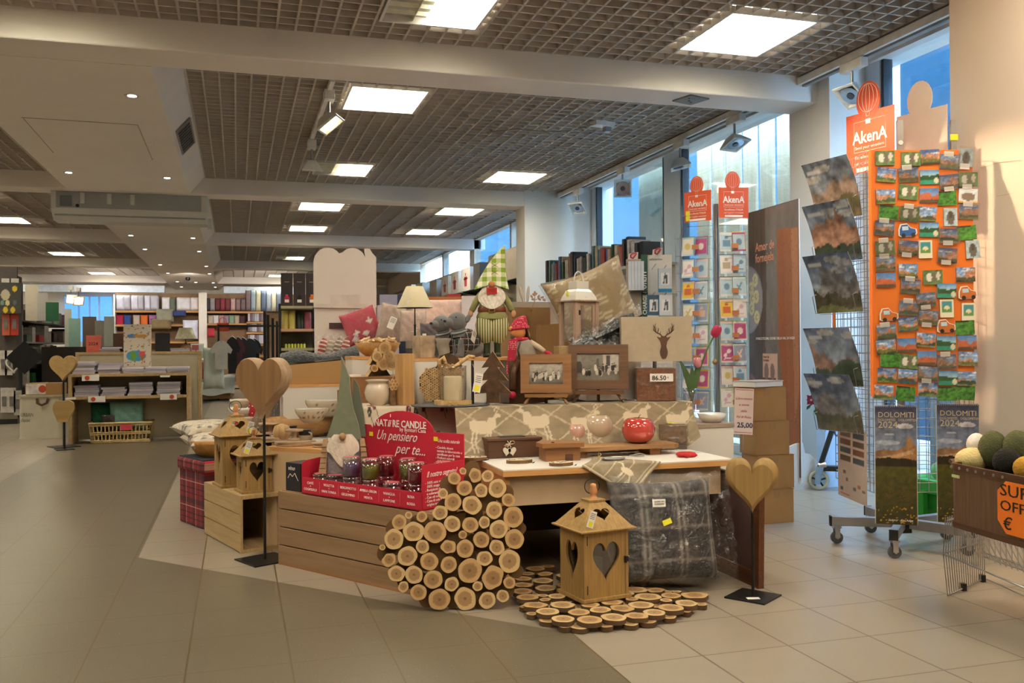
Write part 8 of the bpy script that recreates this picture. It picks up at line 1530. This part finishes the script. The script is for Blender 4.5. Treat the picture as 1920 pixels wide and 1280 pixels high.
for i, (x, z) in enumerate(((.26, .80), (.33, .53), (1.18, .54), (1.14, .83), (.03, .57))):
    o = thing('shelf_label', ('left price card on the upper shelf edge', 'left price card on the lower shelf edge', 'right price card on the lower shelf edge', 'right price card on the upper shelf edge', 'small blank card at the left end of the lower shelf')[i], 'price card', PG+Vector((x, -.006, z)), 0); W = .20 if i not in (3, 4) else .12; H = .075 if i not in (3, 4) else .025; MB().bb((-W/2, 0, -.0), (W/2, .003, H)).build('card', paperw, o)
    if i < 3: MB().cyl((W*.2*(1 if i == 2 else -1), -.003, H/2), (W*.2*(1 if i == 2 else -1), 0, H/2), .028, n=12).build('red_roundel', M('red_orange', '#c04a28', .6), o)
t_ = thing('agenda', 'coral pink 2024 diary standing at the left end of the gondola top', 'diary', PG+Vector((.12, .62, 1.161)), 0); MB().bb((0, 0, 0), (.18, .03, .22)).build('cover', M('coral', '#d8685a', .5), t_, bev=.003); text('2024', .06, ink, t_, (.025, -.002, .09), name='year_lettering')
p = Pic(34, 60, '#d8cbb8'); rt = random.Random(2)
for _ in range(70): p.ell(rt.random(), rt.random(), .03, .014, ['#a84a3a', '#7a6a3a', '#3a4a5c', '#c89a4a', '#5a7a4a'][rt.randrange(5)])
p.ell(.3, .72, .18, .05, '#4a78a8'); p.ell(.62, .72, .25, .045, '#c8904a'); p.ell(.45, .25, .36, .13, '#3f8fb0'); p.ell(.35, .25, .10, .11, '#6a9a2c'); p.poly([(.55, .3), (.8, .3), (.67, .1)], '#a86a3a'); p.ell(.67, .31, .12, .05, '#d84a4a')
t_ = thing('toy_game_box', 'tall white game board box printed with ice creams and small toys', 'box', PG+Vector((.66, .20, .95)), 0); b = MB(); p.panel(b, .34, .56); b.build('front_print', PRINT(.5), t_); MB().bb((-.17, .002, 0), (.17, .05, .56)).build('body', paperw, t_); t_.location = PG+Vector((.72, .50, .89+.075))
t_.location = PG+Vector((.76, .52, .965)); MB().bb((.14, 0, -.07), (.16, .03, 0)).build('prop', paperw, t_)
boxy('picture_book', 'dark brown book with chocolate pictures standing left of the game box', 'book', 213, 617, 232, 658, 12.25, '#5a3a2c', .03, z=1.161)
boxy('picture_book', 'black book with a colourful plant picture right of the game box', 'book', 292, 617, 318, 659, 12.3, '#1d1a1c', .03, z=1.161)
t_ = thing('flower_pot_print', 'x', 'picture', (0, 0, 0)); bpy.data.objects.remove(t_)
t_ = thing('table_lamp', 'small lamp with crinkled wrapped shade at the right end of the gondola', 'lamp', PG+Vector((1.36, .68, 1.161)), 0); MB().lathe([(.07, 0), (.08, .04), (.03, .10), (.01, .12), (.01, .2)], n=16).build('base', M('brown_base', '#8a6238', .6), t_); MB().lathe([(.14, .17), (.085, .32), (.084, .32), (.138, .17)], n=24).build('lamp_shade', M('wrapped_shade', '#a8a284', .4, var=.2, sc=30), t_)
# basket with children's clothes
P = Vector(FL(226, 830)); t = thing('wicker_basket', 'rectangular open wicker basket on the floor before the gondola', 'basket', (P.x-.0, P.y, 0), 0); W, D, H = .74, .40, .25; wk = M('wicker', '#dcc08a', .8, var=.2, sc=20, bump=.4)
b = MB(); 
for z, r_ in ((.012, .014), (.03, .012), (.115, .010), (.135, .010), (H, .018), (H-.025, .012)):
    s = .92+.08*z/H; pts = [(-W/2*s, 0, z), (W/2*s, 0, z), (W/2*s, D, z), (-W/2*s, D, z)]; b.tube(pts, r_, 6, closed=True)
for i in range(17): f = -.5+i/16; b.cyl((W*f*.92, .0, .01), (W*f, 0, H), .007, n=5); b.cyl((W*f*.92, D, .01), (W*f, D, H), .007, n=5)
for i in range(8): f = i/7; b.cyl((-W/2*.92, D*f, .01), (-W/2, D*f, H), .007, n=5); b.cyl((W/2*.92, D*f, .01), (W/2, D*f, H), .007, n=5)
b.build('wicker_frame', wk, t); MB().bb((-W/2*.9, .01, .004), (W/2*.9, D-.01, .012)).build('wicker_floor', wk, t)
MB().rbox((.07, -.02, .20), (.13, .006, .07), .002).build('pink_tag', M('pink_tag', '#d8485a', .6), t)
bs = Vector((P.x, P.y, 0))
pack('plush_blanket', 'mint green child blanket with a small animal face in the wicker basket', 'blanket', 208, 752, 268, 805, 11.9, '#86b5a8', th=.2, film_=False, z=.16, rx=-.2); o = thing('blanket_patch', 'x', 'x'); bpy.data.objects.remove(o)
pack('plush_toy', 'dark green dinosaur plush in the wicker basket at the left', 'plush toy', 172, 748, 210, 800, 11.9, '#1f5c44', th=.18, film_=False, z=.14, rx=-.1)
pack('bagged_plush', 'dark patterned bagged toy between the green and mint ones in the basket', 'plush toy', 192, 765, 215, 802, 11.75, '#4a3c34', th=.12, z=.10)
# white metal laundry bin and carton
P = Vector(FL(76, 822)); t = thing('metal_bin', 'white enamelled metal bin with rope handles at the left', 'bin', (P.x-.0, P.y+.0, 0), -.15); b = MB(); wb_ = M('bin_white', '#c8c2ae', .4, var=.05, coat=.3); b.prism(rr_ol(-.28, 0, .28, .34, .06), .02, .56); b.build('bin_body', wb_, t); MB().prism(rr_ol(-.29, -.01, .29, .35, .065), 0, .02).build('bottom_rim', wb_, t, bev=.004); MB().prism(rr_ol(-.30, -.02, .30, .36, .065), .56, .585).build('lid', M('bin_lid', '#b5ac94', .5), t, bev=.004); MB().tube([(-.04, -.01, .54), (-.03, -.03, .48), (.03, -.035, .45), (.09, -.03, .48), (.10, -.01, .54)], .016, 8).build('rope_handle', M('dark_rope', '#5a4030', .9), t)
text('URBAN\nclassic', .07, M('grey_ink', '#6a665c', .6), t, (-.25, -.003, .30), name='bin_lettering', sx=.7)
bx = thing('kraft_box', 'low kraft carton with a printed label on top of the white bin', 'box', t.location+Vector((.02, .04, .586)), -.15); MB().bb((-.22, 0, 0), (.24, .22, .16)).build('body', kraft, bx, bev=.002); MB().bb((-.21, -.003, .01), (.04, 0, .15)).build('printed_label', M('label_mixed', '#d8d0cc', .5, var=.3, sc=14), bx); MB().cyl((0, -.005, .08), (0, -.003, .08), .05, n=14).build('orange_roundel', M('red_orange'), bx)
boxy('black_box', 'black tall box between the white bin and the gondola', 'box', 113, 740, 136, 818, 12.9, '#131214', .2, z=0)
# left pegboard wall and shelf unit
t = thing('pegboard_unit', 'dark grey peg wall with kitchen gadgets at the left edge', 'shelf', (-4.6, 16.5, 0), 0); pg = M('pegboard', '#4d443e', .8)
PW = FL(45, 790).x; MB().bb((0, 0, .1), (PW+4.6, .06, 2.55)).build('peg_panel', pg, t); MB().bb((0, -.02, 0), (PW+4.6, .1, .22)).build('plinth', M('plinth_grey', '#8a8070', .6), t); MB().bb((0, -.03, .0), (PW+4.6, 0, .08)).build('kick', blackp, t); MB().bb((PW+4.6-.03, .06, 0), (PW+4.6, .35, 2.4)).build('side_panel', blackp, t)
blis = [(10, 545, '#cfc8ba', 'white gadget card, top row left'), (28, 545, '#c6c0b4', 'white gadget card, top row right'), (11, 605, '#b8573a', 'orange spotted bag hanging in the second row'), (27, 605, '#b02e20', 'red bottle-like pack in the second row'), (6, 680, '#cfc5bb', 'white card with small tool, third row left'), (16, 680, '#d2c8be', 'white card with grey tool, third row middle'), (8, 750, '#c9c2b6', 'card with dark tool, lowest row left'), (22, 750, '#c4bdb2', 'card with black and orange tool, lowest row middle'), (33, 755, '#b8b2a6', 'card with whisk, lowest row right')]
for (x, y, c, lb) in blis: 
    P = PY(x, y, 16.42); o = thing('hanging_pack', lb, 'pack', (P.x, P.y, P.z), 0, 'gadget cards on the peg wall'); MB().bb((-.055, 0, -.2), (.055, .02, .2)).build('card', M('pk_'+c[1:], c, .5, var=.2, sc=10), o); MB().cyl((0, .0, .17), (0, .06, .17), .006, n=5).build('hook', steel, o); MB().bb((-.03, -.015, -.1), (.03, 0, .06)).build('gadget', M('gadget_dark', '#6a6660', .4, var=.3), o)
P = PY(28, 700, 16.3); o = thing('heart_mould', 'white heart shaped cutter set hanging on the peg wall', 'cutter', P, 0); MB().ring(heart(.24, .26, 40), heart(.18, .19, 40, 0, .035), 0, .1).build('mould', whitec, o)
P = PY(46, 670, 16.2); o = thing('black_napkin', 'black square cloth hanging diagonally beside the peg wall', 'cloth', P, 0); MB().box((0, 0, 0), (.38, .02, .38), R=Matrix.Rotation(PI/4, 3, 'Y')).build('cloth', M('black_cloth', '#141214', .9), o)
p = Pic(30, 34, '#3c3a34'); 
for (x, y, r_, c) in ((.25, .6, .22, '#b5a88c'), (.7, .8, .12, '#c9a828'), (.1, .35, .1, '#6a9080'), (.35, .35, .11, '#c9b884'), (.7, .36, .1, '#4a5a6a'), (.25, .12, .12, '#d0b020'), (.6, .12, .12, '#d0b020')): p.ell(x, y, r_, r_*.8, c)
P = PY(20, 585, 16.35); o = thing('gadget_display', 'dark boxed display with yellow round gadgets on top of the peg wall', 'display box', (P.x, P.y, 1.78), 0); b = MB(); p.panel(b, .30, .50); b.build('front_print', PRINT(.5), o); MB().bb((-.15, .002, 0), (.15, .15, .5)).build('body', blackp, o)
# receding side shelves
t = thing('side_shelf', 'row of dark shelves running back along the left aisle', 'shelf', (-4.05, 16.9, 0), 0)
for z in (.5, .95, 1.35, 1.75): MB().bb((-.5, 0, z-.03), (.25, 7.5, z)).build('shelf_board', M('shelf_grey', '#9a958c', .5) if z in (1.35, .95) else blackp, t)
for y in (0, 2.5, 5, 7.5): MB().bb((-.5, y-.03, 0), (-.44, y+.03, 2.3)).build('upright', blackp, t)
MB().bb((-.5, 0, 0), (-.46, 7.5, 2.2)).build('back_panel', pg, t)
gc = ['#cfc8b8', '#b0302c', '#1f5a34', '#8a8478', '#b8a078', '#d8d4cc', '#4a3a34', '#7a4a5a', '#c4bcb0', '#5a6a5c']; rl_ = random.Random(21); n_ = 0
for z in (.5, .95, 1.35, 1.75):
    y = 17.0
    while y < 24.2:
        w_ = rl_.uniform(.18, .5); h_ = rl_.uniform(.12, .36); c = gc[rl_.randrange(10)]; o = MB().bb((0, 0, 0), (.3, w_, h_)).build('packed_goods', M('gd_'+c[1:], c, .6, var=.3, sc=14), loc=(-4.30+rl_.uniform(0, .2), y, z+.001)); n_ += 1
        tag(o, 'packed item %d from the near end, %s shelf of the left aisle' % (n_, {.5: 'lowest', .95: 'second', 1.35: 'third', 1.75: 'top'}[z]), 'packed goods', 'goods on the left aisle shelves'); y += w_+rl_.uniform(.02, .12)
# far left: display tables and far window
for i, (x0, x1) in enumerate(((122, 146), (150, 166), (170, 184), (188, 210))): A = PY(x0, 556, 34.85); Bx = PY(x1, 640, 34.85); struct('window_%d' % (20+i), MB().bb((A.x, 34.80, max(.9, Bx.z)), (Bx.x, 34.86, A.z)), M('far_window_sky', '#4f90d4', .4, emit=.9))
struct('trim_1', MB().bb((PY(118, 600, 34.8).x, 34.74, 1.0), (PY(214, 600, 34.8).x, 34.80, 1.05)), fm)
for i, (x, y, w_, h_, c, lb) in enumerate(((140, 600, 20, 24, '#8fb0a0', 'green glass front box on the far left tables'), (128, 585, 12, 30, '#b9b8a8', 'pale tall box left of the green one'), (168, 605, 24, 40, '#6a5a50', 'brown cluttered shelf block behind the diary'), (190, 615, 22, 45, '#8c8478', 'grey cluttered block right of the brown one'), (205, 600, 18, 30, '#a9a89c', 'pale block under the far window'), (60, 545, 22, 40, '#c0b4a0', 'beige box on top of the left shelf row'), (80, 555, 18, 30, '#b0a8a0', 'grey box next to the beige one, top of the left shelf row'), (98, 570, 22, 25, '#1f5a3a', 'dark green box on top of the left shelf row'))):
    d = 20. if x > 120 else 17.5; zb = 1.251 if x > 120 else 1.752; yb = 646-(zb-CH)/d*FPX; boxy('packed_goods', lb, 'packed goods', x-w_/2, y-h_/2, x+w_/2, yb, d, c, .3, z=zb)
t = thing('cluttered_table', 'dark long display table far back on the left', 'display table', (-3.75, 20.2, 0), 0); MB().bb((0, 0, .55), (1.9, 1.2, 1.25)).build('body', M('dark_body', '#3c352f', .8), t); MB().bb((.1, .1, 0), (1.8, 1.1, .55)).build('plinth', blackp, t)
# ================================================================ FAR BACK WALL OF TEXTILES
BW = 30.5; t = thing('textile_shelving', 'high wooden wall shelving full of towels and sheets at the far end', 'shelf', (0, BW, 0), 0); kb = BW/.957/FPX
def bx_(x): return PY(x, 600, BW).x
def bz(y, x=300): return PY(x, y, BW).z
wsh = M('dim_wood', '#7d6248', .8); MB().bb((bx_(213), .5, 0), (bx_(590), .55, bz(548))).build('back_panel', wsh, t); oak = WOOD('oak_shelf', '#b58a52', '#94683a', 0, 4)
for (x0, x1, y) in ((215, 372, 582), (215, 372, 608), (215, 372, 640), (388, 500, 583), (388, 462, 606), (462, 500, 603), (462, 500, 623), (462, 500, 646), (388, 500, 668)): MB().bb((bx_(x0), 0, bz(y)-.06), (bx_(x1), .5, bz(y))).build('shelf_board', oak, t)
MB().bb((bx_(373), -.1, 0), (bx_(388), .5, bz(548))).build('white_column', white_wall, t); MB().bb((bx_(372), -.02, 0), (bx_(373.5), .5, bz(552))).build('side_board', oak, t); MB().bb((bx_(213), -.02, 0), (bx_(216), .5, bz(552))).build('white_post', fm, t)
def far(x0, y0, x1, y1, c, lb, grp, name='folded_textile', k=4, film_=False, dep=.35):
    W = (x1-x0)*kb*1.0; H = (y1-y0)*kb; P = PY((x0+x1)/2, y1, BW-.05); b = MB(); b.cushion(W*.96, H, dep, n=10, k=6, pinch=.03); o = b.build(name, M('ft_'+c[1:], c, .85, var=.15, sc=5), loc=(P.x, BW+(.2 if grp and 'T-s' not in lb else -.22), bz(y1)+.002)); return tag(o, lb, 'textile', grp)
for i, (x0, x1) in enumerate(((217, 232), (232, 243), (245, 258), (258, 268), (270, 281), (281, 296))): far(x0, 556, x1, 582, ('#c9cbe0', '#b0b0c0')[i % 2], 'white bedding pack number %d from the left on the top shelf of the textile wall' % (i+1), 'white bedding packs')
for i, (x0, x1) in enumerate(((303, 318), (318, 328), (331, 356), (357, 372))): far(x0, 559, x1, 582, ('#cfd0d8', '#5f6a5c', '#d3d2d8', '#dcd6d8')[i], ('clear bag with grey cloth', 'dark green sheet pack', 'large white cushion pack', 'white pack with red label')[i]+' on the top shelf left of the white column', 'packs left of the white column')
for i, (x0, x1, c, n) in enumerate(((217, 229, '#a81c44', 'crimson'), (231, 243, '#2a4a8a', 'blue'), (249, 260, '#b5a8a0', 'beige'), (263, 275, '#cf6a2a', 'orange'), (279, 292, '#a878b0', 'violet'))): far(x0, 592, x1, 610, c, n+' towel hanging on the textile wall', 'coloured towels on the textile wall', 'towel', dep=.15)
far(296, 582, 325, 604, '#7a7868', 'grey T-shirt on a torso in front of the textile wall', None, 'tshirt'); far(325, 584, 348, 594, '#28386a', 'dark blue folded cloth under the big white pack', None); far(345, 604, 370, 636, '#c4c8dc', 'white and blue bedding pack low on the textile wall', None)
far(286, 600, 320, 618, '#6d5c40', 'brown fur cushion in front of the textile wall', None)
mc = ['#35343c', '#8a8488', '#5c2630', '#7a2c38', '#6a3038', '#b09090', '#7d686c', '#6a585c', '#76646a', '#8fa0b0', '#c4c0a4', '#5a6a88', '#9aa8b8', '#c8c4ac', '#6a7890']
for i, c in enumerate(mc):
    x0 = 384+i*9.6; tall = i > 7; far(x0, 546 if tall else 560, x0+9.6, 583, c, '%s blanket roll, number %d from the left, right of the white column' % (('bagged dark', 'tall plaid')[tall], i+1), 'blankets right of the white column')
for i, c in enumerate(('#b0a494', '#c9c6cc', '#a88a88', '#8c8090', '#7d9a80', '#a89a88', '#4a2c34')): x0 = 390+i*10; far(x0, 592, x0+9, 608, c, 'small hanging towel number %d right of the white column' % (i+1), 'small towels right of the column', 'towel', dep=.12)
for r_ in range(3):
    for i in range(8):
        x0 = 465+i*4.2; y1 = (602, 622, 645)[r_]; P = PY(x0, y1, BW); o = MB().bb((0, 0, 0), (3.4*kb, .3, 15*kb)).build('folded_shirt', M('fs_%d' % ((i+r_) % 4), ['#c4bccc', '#6a5c74', '#8a7c80', '#a8b8c8'][(i+r_) % 4], .8), loc=(P.x, BW+.08, bz(y1))); tag(o, 'upright packed shirt %d in the %s small compartment right of the red bag' % (i+1, ('upper', 'middle', 'lower')[r_]), 'textile', 'packed shirts at the back')
o = boxy('red_bag', 'orange red shopping bag hanging in front of the far textile wall', 'bag', 407, 605, 429, 621, 26, '#b8402a', .2); MB().tube([(-.10, .1, .24), (-.08, .1, .36), (0, .1, .40), (.08, .1, .36), (.10, .1, .24)], .012, 6).build('handle', M('rd_h', '#b8402a', .6), o)
far(390, 617, 402, 633, '#a02434', 'red towel pack below the small towels', None)
# bed with white linen, clothes rails
P = Vector(FL(380, 752)); t = thing('linen_bed', 'low wooden box bed with pale linen and cushions left of centre', 'bed', (P.x-.3, P.y, 0), -.05); MB().prism([(0, .25), (0, .06), (.2, .06), (.3, 0), (.4, .06), (.6, .06), (.7, 0), (.8, .06), (.9, .25), (.9, .42), (0, .42)][::-1] if 0 else [(0, .05), (.9, .05), (.9, .40), (0, .40)], 0, -1.6, plane='XZ').build('wooden_base', WOOD('bed_wood', '#9a7540', '#75542a', 0, 4), t); b = MB(); b.grid(lambda u, v: (-.05+1.05*u, -.08+1.6*v, .40+.16*math.sin(PI*min(1, v*2))**.5*1-.25*(v < .04)+.03*math.sin(u*9)), 20, 20); b.build('linen', M('pale_linen', '#d2d6d0', .9, var=.1, sc=4, bump=.4), t)
for i, (x0, y0, x1, y1, c, lb) in enumerate(((358, 640, 382, 668, '#c4cac2', 'pale cushion with red print at the top of the linen bed'), (356, 655, 376, 720, '#6d6a58', 'green-grey leaf patterned cushion at the left of the linen bed'), (368, 668, 400, 712, '#ccd2ca', 'white cushion with red reindeer print on the linen bed'), (382, 650, 420, 730, '#b4bab0', 'tall pale grey linen drape on the linen bed'))):
    pz = Pic(24, 24, c); pz.noise(.1, i, (8, 8)); 
    if i in (0, 2): pz.rect(.1, .5, .6, .85, '#a02c30', .9); pz.rect(.35, .1, .45, .5, '#a02c30')
    pack('cushion', lb, 'cushion', x0, y0, x1, y1, 20.2-.1*i, c, th=.3, pic=pz, film_=False, z=(.98, .42, .45, .30)[i])
t = thing('clothes_rail', 'black clothes rail with hanging jackets before the textile wall', 'clothes rail', Vector(FL(452, 748)), 0); b = MB(); 
for x in (-.5, .95): b.cyl((x, 0, 0), (x, 0, 1.75), .02, n=8); b.cyl((x, .5, 0), (x, .5, 1.75), .02, n=8)
b.cyl((-.5, 0, 1.72), (.95, 0, 1.72), .02, n=8); b.cyl((-.5, .5, 1.72), (.95, .5, 1.72), .02, n=8); b.cyl((-.5, 0, .25), (.95, 0, .25), .015, n=8); b.build('frame', black, t)
def garment(x, y0, y1, w_, c, lb, d=20.6, name='hanging_shirt'):
    P = PD(x, y1, d); k_ = d/FPX; H = (y1-y0)*k_; W = w_*k_; o = thing(name, lb, 'clothing', P, face(P)); ol = [(-W*.32, 0), (W*.32, 0), (W*.34, H*.6), (W*.5, H*.55), (W*.6, H*.7), (W*.35, H*.92), (W*.1, H), (-W*.1, H), (-W*.35, H*.92), (-W*.6, H*.7), (-W*.5, H*.55), (-W*.34, H*.6)]
    MB().prism(ol, -.06, .06, plane='XZ').build('cloth', M('gm_'+c[1:], c, .9, var=.12, sc=5, bump=.3), o, bev=.02); MB().tube([(-W*.3, 0, H*.94), (0, 0, H*1.04), (W*.3, 0, H*.94)], .01, 5).build('hanger', steel, o); return o
garment(415, 640, 692, 34, '#b0aca4', 'pale grey T-shirt on a hanger in front of the clothes rail', 19.8)
for i, (x, c, w_) in enumerate(((436, '#1b1a1d', 24), (447, '#4a2a30', 22), (456, '#26262c', 24), (468, '#222830', 34), (478, '#101114', 24))): garment(x, 632+i, 700, w_, c, ('black jacket at the left of the clothes rail', 'dark red garment on the clothes rail', 'second dark jacket on the clothes rail', 'charcoal coat with light zip on the clothes rail', 'black coat at the right end of the clothes rail')[i], 20.3+.15*i, 'hanging_jacket')
for i, x in enumerate((497, 503, 512, 520)): P = PD(x, 702, 13.+i*.6); o = thing('slotted_upright', 'black slotted shelf upright standing left of the scent shelf', 'upright', (P.x, P.y, 0), 0, 'black slotted uprights'); MB().bb((-.02, 0, 0), (.02, .04, 1.72-.03*i)).build('post', black, o)
for i, (x, y, c, lb) in enumerate(((548, 690, '#c8505c', 'pinkish bag with yellow print between the thick heart and the carton'), (540, 676, '#2c6a4a', 'green tissue bag above the pinkish one'))): boxy('gift_bag', lb, 'bag', x-8, y-14, x+10, y+14, 8.0-.2*i, c, .1, z=.93)
P = PD(548, 700, 8.0); t = thing('display_box', 'stand of the gift bags behind the thick carved heart', 'display box', (P.x-.2, P.y-.25, 0), 0); MB().bb((0, 0, 0), (.4, .5, .929)).build('body', M('dim_body', '#5a5248', .7), t)
# white curtain box with light strip near the far ceiling
struct('trim_2', MB().bb((-8, 31.0, 2.98), (-2.2, 31.18, 3.2)).bb((-.4, 31.0, 2.98), (4.9, 31.18, 3.2)), M('far_white_trim', '#c8d4e4', .5))
for i, (x, y) in enumerate(((-3.3, 26.6), (-1.2, 26.4), (1.2, 26.4))):
    light('SPOT', 'track_or_fill_spot', (x, y, 3.12), (x-.5, 30.6, 1.6), 190, (1, .9, .78), .06, spot=1.5, blend=.8)
for i, (x, y) in enumerate(((133, 546), (147, 549))): spot(PY(x, y-6, 24.4), (.3, -.8, -.5), ('left','right')[i]+' glowing white spot hanging far back on the left before the blue window', lit_=True, s=1.1, adapter=False)
# security dome
P = FL(367, 541, 3.3); t = thing('dome_camera', 'small black dome camera under the far end of the ceiling band', 'camera', (P.x, 28.6, 3.3), 0); MB().lathe([(.05, -.09), (.07, -.05), (.06, 0)], n=14).build('dome', blackp, t)
for o in SLP: bpy.data.objects.remove(o)
